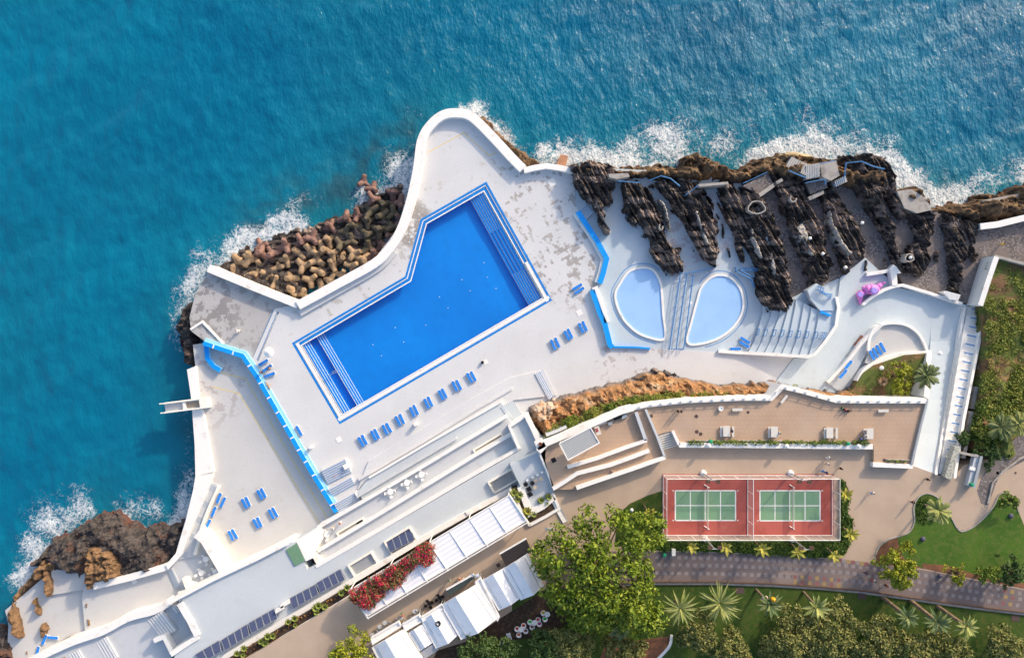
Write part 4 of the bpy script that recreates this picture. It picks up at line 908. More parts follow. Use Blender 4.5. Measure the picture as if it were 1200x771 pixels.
MB().prism([P(492.7,764,ZE-.1),P(509,753.5,ZE-.1),P(514,761,ZE-.5),P(498,771.5,ZE-.5)],ZE-.7).build('flap',mat('grey_canvas',(.36,.37,.40)),label='grey canvas flap below the smallest canopy',cat='flap')
t=empty('slatted_roof',P(604,655,Z_S),'dark slatted flat roof above the rightmost canopies','slatted roof')
MB().prism(pp([(586,649.5),(616.7,631.5),(623,646),(593,663)],Z_S+2.5),Z_S+2.3).build('slats',M_slat,t); wall('roof_edge',[(585.5,649),(616.7,631)],Z_S+2.7,.2,Z_S+2.2,M_white,t)
for x,y in((588,650),(616,633),(621,646),(594,661)): MB().tube(P(x,y,Z_S),P(x,y,Z_S+2.3),.08).build('post',M_metal,t)
MB().prism(pp([(523,692),(554,674),(556,678),(527,697)],Z_S+1.6),Z_S).build('glass_counter',mat('dark_glass',(.05,.07,.07),rough=.2),label='long dark glass counter above the largest canopy',cat='counter')
wall('rail_bar',[(523,691),(555,673)],Z_S+1.9,.25,Z_S+1.3,M_white,label='white bar along the dark glass counter',cat='rail')
# white sunshade fragments
for i,(x,y,r,lb) in enumerate([(556,673.5,1.0,'small white flag post at the upper corner of the largest canopy'),(643,619,1.,'small pale flag post on the lane beside the big tree')]):
    t=empty('flag_post',P(x,y,Z_S),lb,'flag post'); MB().tube(P(x,y,Z_S),P(x,y,Z_S+3.4),.06).build('post',M_white,t); mb=MB(); p=P(x,y,Z_S+3.3)
    mb.add([p,p+Vector((.8,.35,-.1)),p+Vector((.9,-.5,-.5)),p+Vector((.1,-.7,-.7))],[(0,1,2,3)]); mb.add([p,p+Vector((-.7,.2,-.2)),p+Vector((-.5,-.6,-.5))],[(0,1,2)]); mb.build('flag',M_flag,t)
# ================================================================ PROMENADE, LAWNS, SOIL
ptop=[(640,648),(700,646),(765,646),(840,648),(900,650.5),(960,654),(988,656),(1024,661),(1082,667.5),(1130,677),(1200,691),(1330,722)]
pbot=[(640,690),(700,685),(765,682.5),(840,682.5),(900,684.5),(960,688),(1004,692),(1050,698),(1108,706.5),(1150,712),(1200,718),(1330,745)]
def strip(name,A,B,z,m,thick=.1,**tg):
    mb=MB()
    ts=[a for a in A]; 
    for k in range(len(A)-1): mb.add([P(*A[k],z),P(*B[k],z),P(*B[k+1],z),P(*A[k+1],z)],[(0,1,2,3)])
    return mb.build(name,m,**tg)
strip('promenade',ptop,pbot,Z_S+.012,M_prom,**ST)
wall('kerb_wall',[(x,y+1.2) for x,y in pbot],Z_S+.35,.28,Z_S-.5,M_conc,label='low stone kerb wall along the lower side of the promenade',cat='kerb')
wall('kerb_wall',[(x,y-.3) for x,y in pbot],Z_S+.55,.12,Z_S-.5,M_brownroof,label='dark rail along the lower side of the promenade',cat='rail')
mts=[mat('tile_pale',(.26,.23,.23),[(2,(.22,.19,.19),.4,.7)]),mat('tile_dark',(.155,.135,.145)),mat('tile_red',(.23,.10,.10)),mat('tile_yellow',(.31,.22,.10))]
mb=MB()
def onprom(t,v):
    x=lerp(766,1200,t); 
    def iy(A):
        for k in range(len(A)-1):
            if A[k][0]<=x<=A[k+1][0]: return lerp(A[k][1],A[k+1][1],(x-A[k][0])/(A[k+1][0]-A[k][0]))
        return A[-1][1]
    a,b=iy(ptop),iy(pbot); return (x-v*6*(max(0,x-980)/220)*.8,lerp(a,b,v))
n=51
for i in range(n):
    for r,v in enumerate((.17,.42,.69)):
        t=(i+.5)/n+(.0 if r!=1 else .004); x,y=onprom(t,v); z=Z_S+.018; c=P(x,y,z); s=.34
        mi=0
        if 930<x<985 and r==2: mi=2 if i%2 else 3
        if x>1172 and x<1190: mi=(2,3)[(i+r)%2]
        mb.add([c+Vector((-s,-s,0)),c+Vector((s,-s,0)),c+Vector((s,s,0)),c+Vector((-s,s,0))],[(0,1,2,3)],mi)
        c2=c+Vector((.68,.0,0)); s2=.2; mb.add([c2+Vector((-s2,-s,0)),c2+Vector((s2,-s,0)),c2+Vector((s2,s,0)),c2+Vector((-s2,s,0))],[(0,1,2,3)],1)
        if 930<x<985 and r==2:
            c3=c+Vector((0,-.95,0)); mb.add([c3+Vector((-s,-s,0)),c3+Vector((s,-s,0)),c3+Vector((s,s,0)),c3+Vector((-s,s,0))],[(0,1,2,3)],3 if i%2 else 2)
for i in range(7):
    x=984+i*5.2; c=P(x,656.5+i*.7,Z_S+.02); s=.36; mb.add([c+Vector((-s,-s,0)),c+Vector((s,-s,0)),c+Vector((s,s,0)),c+Vector((-s,s,0))],[(0,1,2,3)],(2,0,3)[i%3])
mb.build('promenade_tiles',mts,**ST)
def lawn(name,pts,m,z=Z_S+.03,kerb=None,sm=True):
    q=smooth(pts+[pts[0]],3)[:-1] if sm else pts
    slab(name,q,z,Z_S-1,m,**ST)
    if kerb: wall('lawn_kerb',smooth(kerb[0],3),Z_S+.14,.22,Z_S-.3,M_conc,label=kerb[1],cat='kerb')
lawn('lawn',[(600,694),(700,688),(765,685.5),(840,685.5),(900,687.5),(960,691),(1004,695),(1050,701),(1108,709.5),(1150,715),(1200,721),(1330,750),(1330,830),(560,830),(500,790),(560,745),(600,720)],M_grass2,sm=False)
lawn('lawn',[(724,603),(738,590),(760,580),(776,575),(777,632),(985,632),(985,560),(990,565),(996,580),(993,600),(999,612),(1000,630),(990,650),(980,654),(900,649),(840,646.5),(765,644.5),(740,640),(720,640)],M_grass2,sm=False)
A1=[(1028,661),(1026,650),(1031,640),(1042,632),(1058,627),(1067,622),(1072,610),(1071,595),(1076,583),(1086,578),(1098,582),(1107,592),(1115,606),(1124,621),(1134,621),(1150,610),(1164,594),(1171,580),(1180,577),(1189,584),(1194,600),(1200,615),(1240,640),(1330,660)]
lawn('lawn',A1+[(1330,720),(1200,689),(1130,675),(1082,666)],M_grass,sm=False,kerb=(A1[1:21],'thin winding kerb round the green lawn right of the courts'))
slab('soil_bed',[(1028,660),(1027,650),(1032,640),(1044,632),(1052,630),(1054,645),(1060,655),(1082,666)],Z_S+.036,Z_S-1,M_redsoil,**ST)
slab('soil_bed',[(1080,660),(1110,662),(1140,672),(1200,683),(1330,705),(1330,720),(1200,689.5),(1130,675.5),(1082,666)],Z_S+.037,Z_S-1,M_redsoil,**ST)
slab('dark_yard',[(500,790),(512,762),(545,752),(590,722),(640,690),(664,700),(665,730),(640,745),(600,750),(560,775),(540,800)],Z_S+.04,Z_S-1,M_darksoil,**ST)
slab('soil_bed',[(715,740),(740,750),(760,748),(786,745),(784,756),(774,771),(700,780)],Z_S+.045,Z_S-1,M_redsoil,**ST)
wall('curved_kerb',smooth([(787,744),(785,756),(776,767),(768,775)],3),Z_S+.3,.5,Z_S-.3,M_white,label='curved pale kerb round the brown bed at the bottom',cat='kerb')
slab('gravel_strip',[(1150,560),(1145,575),(1150,590),(1158,592),(1166,570),(1172,555),(1330,470),(1330,430),(1190,515),(1170,530)],Z_S+.02,Z_S-1,M_cob,**ST)
wall('low_wall',[(1158,590),(1164,565),(1175,553),(1195,538),(1330,470)],Z_S+.3,.3,Z_S-.3,M_conc,label='thin kerb between cobbled strip and tan paving at the right',cat='kerb')
# kiosk bar at the right of the ramp
t=empty('white_counter',P(1141,552,Z_S),'long white counter beside the foot of the long stair','counter')
MB().prism(pp([(1143,532),(1149,534),(1139.5,571),(1133.5,569)],Z_S+1.1),Z_S).build('counter',M_wgrey,t)
MB().prism(pp([(1149,534),(1152,535),(1143,572),(1139.5,571)],Z_S+1.5),Z_S).build('back_wall',M_metal,t)
MB().prism(pp([(1137,546),(1144,548),(1143,552),(1136,550)],Z_S+1.3),Z_S+1.1).build('tray',M_white,t)
wall('terrace_wall',[(1124,530),(1147,535)],Z_S+1.2,.4,Z_S,M_conc,label='low wall between overgrown garden and white counter',cat='wall')
MB().prism(pp([(1119,523),(1126,524),(1115,563),(1107,559)],Z_S+1.4),Z_S).build('pergola_planter',mat('speckled_concrete',(.45,.45,.40),[(3,(.25,.26,.22),.45,.6)]),label='speckled pale block at the foot of the long stair',cat='block')
# ================================================================ ROCKS
rock('rocky_shore',[(610,198),(603,186),(590,172),(570,156),(556,140),(553,133),(560,132),(575,142),(590,156),(604,170),(618,178),(630,186),(640,192),(655,196),(655,200)],-5.2,4.2,M_shore,k=1.2,res=.25,jit=.7,ns=.5,seed=11,**ST)
rock('rocky_shore',[(640,196),(668,193),(690,187),(715,186),(740,190),(762,187),(780,186),(798,190),(802,177),(820,172),(845,183),(870,191),(885,183),(900,179),(925,172),(945,175),(960,178),(985,180),(1000,183),(1035,184),(1045,195),(1052,215),(1062,215),(1076,211),(1090,219),(1098,236),(1115,238),(1130,232),(1145,236),(1152,228),(1167,224),(1187,224),(1200,214),(1260,200),(1330,190),(1330,262),(1150,266),(1125,262),(1100,257),(1050,247),(1040,228),(1000,230),(960,222),(930,225),(900,217),(860,222),(840,217),(800,220),(775,218),(740,217),(700,215),(675,212)],-5.3,8.0,M_shore,k=3.2,amp=.8,res=.25,jit=1.0,ns=.28,zm=1,seed=5,**ST)
rock('rocky_shore',[(236,338),(240,320),(232,322),(240,312),(262,306),(285,300),(330,310),(360,335),(350,360),(300,340),(246,318)],-5.4,2.6,M_dkshore,k=2.,res=.3,seed=8,zm=-3,**ST)
rock('rocky_shore',[(255,312),(275,285),(330,265),(400,245),(450,215),(468,205),(480,215),(470,270),(440,300),(350,355),(300,335)],-6.2,2.2,M_basalt,k=3,res=.35,seed=9,zm=-4,**ST)
rock('rocky_shore',[(205,382),(212,362),(226,350),(238,330),(246,325),(240,345),(232,365),(228,395),(232,420),(226,432),(215,425),(210,405)],-5.2,3.6,M_dkshore,k=1.4,res=.25,seed=15,zm=-3,**ST)
rock('rocky_shore',[(30,665),(45,648),(52,640),(60,630),(80,622),(95,612),(108,606),(122,599),(138,602),(152,612),(165,620),(180,612),(196,616),(212,606),(222,606),(216,640),(205,662),(190,672),(150,684),(105,692),(98,680),(60,672)],-5.4,4.6,M_dkshore,k=2.6,amp=.7,res=.27,jit=1.0,ns=.3,ang=radians(40),stretch=1.6,zm=-2.5,seed=21,**ST)
TR=dict(group='brown rocks on the west shore')
rock('rock_outcrop',[(97,648),(104,640),(118,637),(135,641),(142,650),(140,664),(146,672),(142,680),(120,684),(106,690),(99,684),(101,668),(99,656)],-3.4,4.0,M_tan,k=1.4,res=.22,zm=-1.5,label='large brown lumpy rock above the raised slab on the west shore',cat='rock')
rock('rock_outcrop',[(38,672),(48,655),(62,650),(80,652),(96,645),(96,655),(70,664),(55,672),(44,690)],-4,3.4,M_tan,k=1.2,res=.22,zm=-2,label='long tan rock above the left sunning slabs',cat='rock')
rock('rock_outcrop',[(47,658),(54,655),(56,668),(60,680),(61,695),(56,701),(52,690),(50,675)],-2.6,2.4,M_tan,k=.8,res=.18,jit=.4,zm=-1.5,label='narrow tan rock spine between the upper sunning slabs',cat='rock')
rock('rock_outcrop',[(7,720),(12,712),(17,714),(22,730),(26,746),(22,751),(16,742),(10,728)],-3,2.6,M_tan,k=.8,res=.18,jit=.4,zm=-1.5,label='tan rock at the far left edge of the sunning slabs',cat='rock')
rock('rock_outcrop',[(37,704),(41,701),(46,712),(47,722),(43,722),(40,712)],-2.8,1.8,M_tan,k=.7,res=.18,jit=.3,zm=-2,label='small brown rock in the middle of the sunning slabs',cat='rock')
rock('rock_outcrop',[(47,732),(52,729),(56,738),(52,748),(46,748)],-2.8,1.8,M_tan,k=.7,res=.18,jit=.3,zm=-2,label='brown rock just above the blue loungers on the slabs',cat='rock')
for (x,y,r,lb) in [(64,693,2,'small round brown rock right of the narrow spine'),(102,709,2.4,'upper small rock on the west deck'),(104,729,3,'lower small rock on the west deck'),(29,766,2.5,'small rock at the bottom of the sunning slabs'),(155,668,3.5,'small orange rock beside the white wall of the west deck')]:
    rock('rock_outcrop',[(x-r*.7,y-r*1.3),(x+r*.6,y-r),(x+r*.7,y+r),(x-r*.3,y+r*1.5)],-2.9 if y<700 or x<60 else -2.1,1.4,M_tan,k=.5,res=.16,jit=.2,zm=-2,label=lb,cat='rock')
rock('rocky_shore',[(-60,790),(-60,730),(0,735),(10,742),(20,752),(22,768),(30,790)],-5.2,3.4,M_dkshore,k=1.6,res=.28,zm=-3,seed=31,**ST)
rock('rocky_shore',[(14,735),(4,722),(12,700),(28,680),(40,665),(55,660),(50,680),(30,700),(24,715)],-5.2,2.8,M_tan,k=1.2,res=.28,zm=-3,seed=33,**ST)
BR=[('dark rock spur at the left end of the rocky ridge beside the sea wall',[(670,196),(690,190),(712,194),(721,205),(717,232),(712,240),(705,246),(708,262),(714,270),(711,272),(703,258),(697,240),(685,228),(676,215)],4.4),
('broad dark rock ridge ending just above the left paddling pool',[(730.6,209),(747,213),(765.7,226),(770,246.7),(779,265.4),(780,284),(795.3,294),(799,309),(795,320),(782.8,320),(772,308),(762.6,297),(762,282.6),(754.8,274.8),(753,265),(742,259),(731.4,245),(729.8,228)],3.8),
('dark rock ridge with pale slabs ending above the right paddling pool',[(765.7,217),(774,221),(787.5,235),(789,245),(804.6,260.7),(812.4,282.6),(824.9,306),(835.8,312),(843.6,293.5),(837.5,281),(840.4,265.4),(834.2,249.8),(836.5,240.5),(825,228),(821,216),(800,210),(775,212)],3.8),
('slender dark rock ridge left of the biggest rock tongue',[(844,215),(857,214),(868,225),(878,240),(885,262),(895,280),(905,300),(902,318),(890,321),(881,300),(868,282),(858,268),(850,250),(846,235)],3.2),
('biggest dark rock tongue, ending blunt above the seating tiers',[(875,213),(890,232),(905,258),(912,278),(918,300),(922,325),(925,350),(922,363),(912,364),(902,363),(896,356),(889,340),(886,325),(893,310),(884,290),(876,265),(866,240)],4.2),
('long dark rock ridge right of the biggest tongue with sandy edge',[(893,205),(920,195),(940,213),(950,245),(958,262),(966,280),(965,295),(971,310),(969,328),(955,331),(945,320),(942,300),(930,280),(925,260),(915,235),(903,215)],3.8),
('dark rock ridge ending at the jagged corner of the white plaza',[(963,225),(975,218),(990,245),(1005,262),(1012,280),(1013,300),(1003,305),(990,319),(984,300),(975,280),(968,255)],3.4),
('forked dark rock ridge inside the blue railing corner',[(990,186),(1010,184),(1035,186),(1046,205),(1049,225),(1058,240),(1057,256),(1045,247),(1040,225),(1030,232),(1040,255),(1048,280),(1053,309),(1046,302),(1035,275),(1020,250),(1005,232),(995,210)],4.0),
('craggy dark rock with a round hollow right of the forked ridge',[(1058,238),(1078,238),(1093,255),(1091,275),(1086,290),(1089,305),(1080,323),(1065,319),(1057,312),(1062,295),(1074,283),(1070,265),(1062,250)],3.2),
('straight dark rock rib beside the vent hut',[(1103,248),(1125,253),(1130,275),(1132,300),(1125,320),(1123,344),(1113,342),(1115,310),(1110,280)],3.0),
('thin dark rock drip at the right end of the stone terrace',[(1130,258),(1150,262),(1143,277),(1141,290),(1146,300),(1143,313),(1136,301),(1139,287),(1136,275)],2.0)]
for lb,pl,h in BR: rock('rock_ridge',pl,-.3,h*.68,M_basalt,k=.7,amp=.6,res=.15,jit=.55,ns=1.1,ang=radians(-60),stretch=6.,strata=1,zm=.8,skirt=.8,grow=.15,label=lb,cat='rock')
for lb,pl in [('small dark rock below the leftmost rock spur',[(706,266),(712,263),(715,268),(712,273),(707,271)]),('thin dark rock sliver, topmost of the three slivers on the white deck',[(839,250),(841,249),(845,257),(843,257)]),('thin dark rock sliver, middle of the three slivers on the white deck',[(846,262),(849,263),(850,279),(847,279)]),('thin dark rock sliver, lowest of the three slivers on the white deck',[(852,290),(855,290),(858,302),(855,302)]),('dark rock patch right of the two pools, above the bent handrail',[(861,277),(866,275),(873,298),(873,308),(868,307),(862,292)]),('small dark rock on the stone terrace beside the craggy rock',[(1095,293),(1101,293),(1100,307),(1094,305)]),('tiny dark rock tip between the amphitheatre and the ridge',[(944,330),(952,327),(956,340),(950,336),(947,341)]),('dark rock stump on the jagged upper edge of the plaza',[(1013,303),(1018,305),(1017,318),(1012,318)]),('narrow dark rock streak left of the round hollow rock',[(1036,302),(1038,301),(1039,312),(1036,312)])]:
    rock('small_rock',pl,-.1,1.3,M_basalt,k=.5,res=.14,jit=.2,ns=1.,zm=.5,label=lb,cat='rock')
# pale slabs / channels cemented between the ridges
for pl in [[(772,232),(779,245),(783,262),(788,275),(785,260),(779,240)],[(816,240),(822,262),(832,285),(838,297),(830,296),(820,270),(813,245)],[(880,262),(888,285),(896,305),(890,302),(880,280)],[(930,268),(942,258),(948,285),(958,305),(950,300),(936,282)],[(972,240),(978,262),(988,280),(999,296),(994,302),(980,280),(972,258)],[(903,290),(909,310),(912,330),(906,322),(902,305)]]:
    rock('cement_patch',pl,1.6,1.2,M_conc,k=.5,amp=.2,res=.2,jit=.5,zm=2.2,**ST)
rock('cement_patch',[(884,236),(892,248),(905,275),(913,288),(909,298),(900,290),(892,270),(886,252)],1.0,.9,M_wgrey,k=.4,amp=.2,res=.2,jit=.6,zm=1.6,**ST)
# cliff (orange) between deck and terrace : height rises to the terrace wall
CL=[(618,492),(620,478),(634,470),(648,468),(665,462),(690,455),(712,450),(740,445),(755,436),(770,433),(790,437),(810,445),(840,449),(880,448),(905,446),(925,452),(960,455),(985,462),(1012,466),(1012,474),(980,474),(940,462),(918,456),(905,470),(805,473),(758,478),(727,486),(691,502),(645,520),(632,510)]
line_=[P(x,y,7) for x,y in [(631,529),(640,519.5),(660,511),(691,498),(727.5,482),(758.6,474.5),(805,469.5),(867.6,466.7),(904,466.7),(917,453),(939,458),(980.5,469.3),(1014,469.8)]]
def distline(X,Y,L):
    d=np.full(X.shape,1e9)
    for a,b in zip(L,L[1:]):
        ex,ey=b.x-a.x,b.y-a.y; t=np.clip(((X-a.x)*ex+(Y-a.y)*ey)/(ex*ex+ey*ey),0,1); d=np.minimum(d,np.hypot(X-a.x-t*ex,Y-a.y-t*ey))
    return d
rock('cliff',CL,-.4,8,M_cliff,k=1.6,amp=.5,res=.22,jit=.7,ns=.4,zm=1.5,seed=41,hf=lambda X,Y,sd:np.clip(9.2-distline(X,Y,line_)*1.1,2.2,9.2)*.9,**ST)
for pl in [[(622,478),(634,471),(648,468),(658,474),(652,488),(640,498),(628,496)]]: rock('cliff_face',pl,.5,4.2,M_cliffpale,k=1.6,res=.22,zm=2,seed=42,**ST)
rock('cliff_base',[(735,450),(752,437),(770,432),(792,436),(800,443),(778,442),(757,447)],-.2,2.6,M_basalt,k=1.,res=.2,zm=1,seed=43,**ST)
rock('cliff_base',[(985,464),(1002,455),(1010,460),(1024,468),(1012,470)],1,3.,M_cliff,k=1.,res=.2,zm=3,seed=44,**ST)
# concrete bits on the shore
def blk(pts,z,zb,m,label,cat): MB().prism(pp(pts,z),zb).build(cat.replace(' ','_'),m,label=label,cat=cat)
rock('sandy_ledge',[(905,192),(915,179),(935,172),(955,176),(966,184),(955,193),(935,195),(915,196)],-4,6.2,M_sandc,k=3.4,amp=.1,res=.25,jit=.3,ns=.1,zm=0,seed=50,**ST)
steps('steps',(921,195),(928,184),(24,11),10,2.8,3.5,M_conc,M_wgrey,zb=-1,nw=.12,label='left flight of concrete steps on the seaward rocks',cat='steps')
steps('steps',(945,210),(945,194),(16,-3),8,3.5,3.9,M_conc,M_wgrey,zb=-1,nw=.12,label='right flight of concrete steps on the seaward rocks',cat='steps')
blk([(961,192),(980,188),(984,206),(974,212),(963,207)],3.9,-1,M_conc,'concrete landing above the seaward steps','landing')
steps('steps',(978,212),(980,219),(13,-6),6,3.0,3.6,M_conc,M_wgrey,zb=-1,nw=.12,label='short steps inside the blue railing corner on the rocks',cat='steps')
blk([(870,218),(900,203),(907,217),(890,228)],2.2,-1,M_cob,'grey sunken viewing landing between two rock ridges','landing')
blk([(889,227),(906,215),(908,219),(891,231)],3.0,-1,M_conc,'long concrete block across the top of the grey stone gully','wall block')
blk([(909,213),(916,209),(918,212),(911,216)],3.0,-1,M_conc,'short concrete block on the rock right of the long one','wall block')
blk([(947,231),(965,223),(966,227),(949,235)],2.6,-1,M_conc,'pinkish concrete block below the seaward landing','wall block')
blk([(944,214),(967,208),(970,220),(950,228)],2.2,-1,M_cob,'small paved platform behind the lower blue rail','landing')
blk([(713,204),(736,203),(738,207),(724,210),(714,208)],4.2,0,M_conc,'thin concrete wall strip on the rock beside the leftmost spur','wall block')
blk([(818,216),(853,213),(854,216),(820,219)],3.8,0,M_conc,'thin concrete wall strip closing the white deck at the top','wall block')
blk([(1051,224),(1068,222),(1085,232),(1092,246),(1075,250),(1060,244)],2.6,-1,M_conc,'curved concrete viewing platform above the craggy rock','platform')
blk([(652,193),(657,181),(666,183),(663,194)],-2.5,-6,mat('rusty_block',(.42,.22,.13),[(1,(.30,.16,.1),.4,.7)]),'rusty brown block on the shore just beyond the sea wall','block')
for (x,y,w,h,lb) in [(887,243,20,15,'oval'),(930,232,7,9,'angular'),(1066,302,10,9,'round'),(775,265,4,9,'hooked')]:
    W=[P(x+w/2*cos(t)*(1+.15*sin(3*t)),y+h/2*sin(t),3.6) for t in [2*pi*i/12 for i in range(12 if lb in('oval','round') else 8)]]
    if lb=='oval' or lb=='round': W.append(W[0])
    band(MB(),W,.2,1).build('planter_ring',M_conc,label=lb+' raised stone planter edge set into the dark ridges',cat='planter edge')
RL='blue safety rails on the rocks'
for pts,lb in [([(724,212,3.6),(750,214,3.6)],'short blue rail at the top of the white gap between the left ridges'),([(762,211,4.),(775,206,4.2),(786,209,4.2),(797,218,4)],'bent blue rail on the orange rock crest'),([(803,229,3.6),(819,217,3.8)],'slanting blue rail above the ridge with pale slabs'),([(871,215,3.2),(899,202,3.4)],'long blue rail beside the grey sunken landing'),([(925,200,3.8),(944,208,3.8)],'blue rail left of the seaward steps'),([(945,214,3.2),(967,210,3.2),(968,216,3.2)],'blue rail around the small paved platform'),([(978,217,3.4),(990,209,3.6),(992,191,4.),(1010,189,4.2),(1024,195,4.2),(1037,198,4.2)],'long angular blue rail round the forked ridge'),([(961,192,4.4),(980,188,4.4)],'straight pale blue rail at the sea side of the concrete landing')]:
    rail(pts,0,lb,.065,h=.8,group=RL)
# ================================================================ TETRAPODS
def tetmesh():
    mb=MB(); dirs=[Vector((0,0,1)),Vector((.943,0,-.333)),Vector((-.471,.816,-.333)),Vector((-.471,-.816,-.333))]
    for d in dirs:
        d=d.normalized(); a=d.orthogonal().normalized(); b=d.cross(a); n=12; vs=[];fs=[]
        prof=[(.0,.60),(.35,.56),(1.42,.43),(1.50,.38),(1.52,0.02)]
        for z,r in prof:
            for i in range(n): t=2*pi*i/n; vs.append(d*z+(a*cos(t)+b*sin(t))*r)
        for k in range(len(prof)-1):
            for i in range(n): j=(i+1)%n; fs.append((k*n+i,k*n+j,(k+1)*n+j,(k+1)*n+i))
        mb.add(vs,fs)
    return mb
tm=tetmesh(); me0=None
TZ=[(262,318),(276,300),(300,292),(330,285),(352,275),(380,262),(402,250),(425,238),(440,225),(455,218),(475,224),(471,262),(450,296),(425,312),(388,333),(350,354),(325,340),(300,326)]
TW=[P(x,y,-2) for x,y in TZ]
random.seed(23); pts=[]
xs=[p.x for p in TW]; ys=[p.y for p in TW]; tries=0
while tries<9000 and len(pts)<170:
    tries+=1; x,y=random.uniform(min(xs),max(xs)),random.uniform(min(ys),max(ys))
    sd=float(sdist(np.array([x]),np.array([y]),TW)[0])
    if sd<.4: continue
    lay=0 if len(pts)<90 else 1
    if all(math.hypot(x-a,y-b)>(2.1 if lay==l else 1.2) for a,b,l,_ in pts): pts.append((x,y,lay,sd))
for x,y in [(306,288),(425,213),(437,222)]:
    p=P(x,y,-4.4); pts.append((p.x,p.y,2,-1))
tmesh=[None]*3
lbs=['pale tan concrete tetrapod in the inner part of the breakwater heap','dark mossy tetrapod toward the upper right of the breakwater heap','reddish algae-stained tetrapod at the water edge of the heap']
for x,y,lay,sd in pts:
    q=P(420,270,-2)
    if lay==2 or sd<1.6 and (Vector((x,y))-Vector((P(350,355,-2).x,P(350,355,-2).y))).length>9 and y>P(0,300,-2).y: k=2
    elif x>P(385,0,-2).x and y>P(0,292,-2).y: k=1
    else: k=0
    z={0:-3.9,1:-2.4,2:-4.9}[lay]+random.uniform(-.3,.3)+(0.5 if lay==1 else 0)+random.choice((0,0,.6))
    if tmesh[k] is None:
        o=tm.build('tetrapod',[(M_tet,M_tetdark,M_tetred)[k]],smooth=False); tmesh[k]=o.data; 
        bm=bmesh.new(); bm.from_mesh(o.data); 
        for f in bm.faces: f.smooth=True
        for e in bm.edges:
            if len(e.link_faces)==2 and e.calc_face_angle(0)>.7: e.smooth=False
        bm.to_mesh(o.data); bm.free()
    else: o=bpy.data.objects.new('tetrapod',tmesh[k]); COL.objects.link(o)
    o.location=(x,y,z); o.rotation_euler=(random.gauss(0,.55),random.gauss(0,.55),random.uniform(0,6.28)) if random.random()<.7 else (random.uniform(0,6.28),random.uniform(0,6.28),0); s=random.uniform(1.05,1.28); o.scale=(s,s,s)
    tag(o,lbs[k],'tetrapod','concrete tetrapods of the breakwater, '+('pale','dark','reddish')[k])
# ================================================================ VEGETATION
def leafcloud(centers,n,size,mats,name,parent=None,mn=8,flat=.5,up=.0,seed=1,**tg):
    "n leaves per clump; centers: list of (x,y,z,r)"
    rng=np.random.default_rng(seed); Vs=[];
    for (x,y,z,r) in centers:
        k=max(mn,int(n*r*r)); d=rng.normal(size=(k,3)); d/=np.linalg.norm(d,axis=1)[:,None]; rad=r*rng.uniform(.35,1,size=(k,1))**.5
        p=np.array([x,y,z])+d*rad*np.array([1,1,flat])
        a=rng.normal(size=(k,3)); a[:,2]*=.45; a/=np.linalg.norm(a,axis=1)[:,None]; b=np.cross(a,d+rng.normal(size=(k,3))*.5+np.array([0,0,up])); b/=np.linalg.norm(b,axis=1)[:,None]+1e-6
        s=size*rng.uniform(.6,1.3,size=(k,1)); a*=s; b*=s*.55
        Vs.append(np.stack([p-a,p+b*.9,p+a,p-b*.9],1).reshape(-1,3))
    V=np.concatenate(Vs); 
    if parent is not None: V=V-np.array(parent.location)
    m=len(V)//4; me=bpy.data.meshes.new(name); me.vertices.add(len(V)); me.vertices.foreach_set('co',V.ravel()); me.loops.add(m*4); me.loops.foreach_set('vertex_index',np.arange(m*4)); me.polygons.add(m); me.polygons.foreach_set('loop_start',np.arange(0,m*4,4))
    me.update(calc_edges=True); me.materials.append(mats); o=bpy.data.objects.new(name,me); COL.objects.link(o); o.parent=parent; return tag(o,**tg)
F_big=foliage('tree_leaves',(.04,.10,.010),(.14,.22,.014),(.30,.33,.03),clump=.35)
F_ylw=foliage('yellow_green_leaves',(.10,.16,.012),(.20,.25,.018),(.42,.38,.03),clump=.5)
F_dk=foliage('dark_leaves',(.03,.07,.018),(.06,.11,.025),(.10,.15,.04))
F_oliv=foliage('olive_leaves',(.075,.115,.026),(.16,.18,.045),(.30,.26,.09),clump=.5)
F_hedge=foliage('hedge_leaves',(.06,.12,.012),(.13,.19,.02),(.22,.26,.04))
F_hedged=foliage('groundcover_leaves',(.03,.075,.012),(.06,.115,.016),(.10,.15,.02))
F_shrub=foliage('garden_shrub_leaves',(.09,.15,.02),(.18,.22,.03),(.30,.28,.06))
F_boug=foliage('bougainvillea_leaves',(.10,.11,.03),(.19,.14,.06),(.24,.20,.07),flower=((.50,.03,.08),.72),clump=.5)
F_pink=foliage('bougainvillea_petals',(.62,.015,.07),(.50,.02,.10),(.75,.10,.08))
F_palm=foliage('palm_fronds',(.16,.21,.05),(.24,.28,.08),(.38,.36,.14),clump=1.)
F_palmd=foliage('dark_palm_fronds',(.065,.12,.04),(.12,.17,.06),(.24,.24,.10),clump=1.)
F_ylp=foliage('yellow_palm_fronds',(.22,.26,.04),(.34,.32,.05),(.45,.36,.08),clump=1.)
M_bark=mat('bark',(.16,.11,.07),[(2,(.24,.18,.12),.4,.7)],.9)
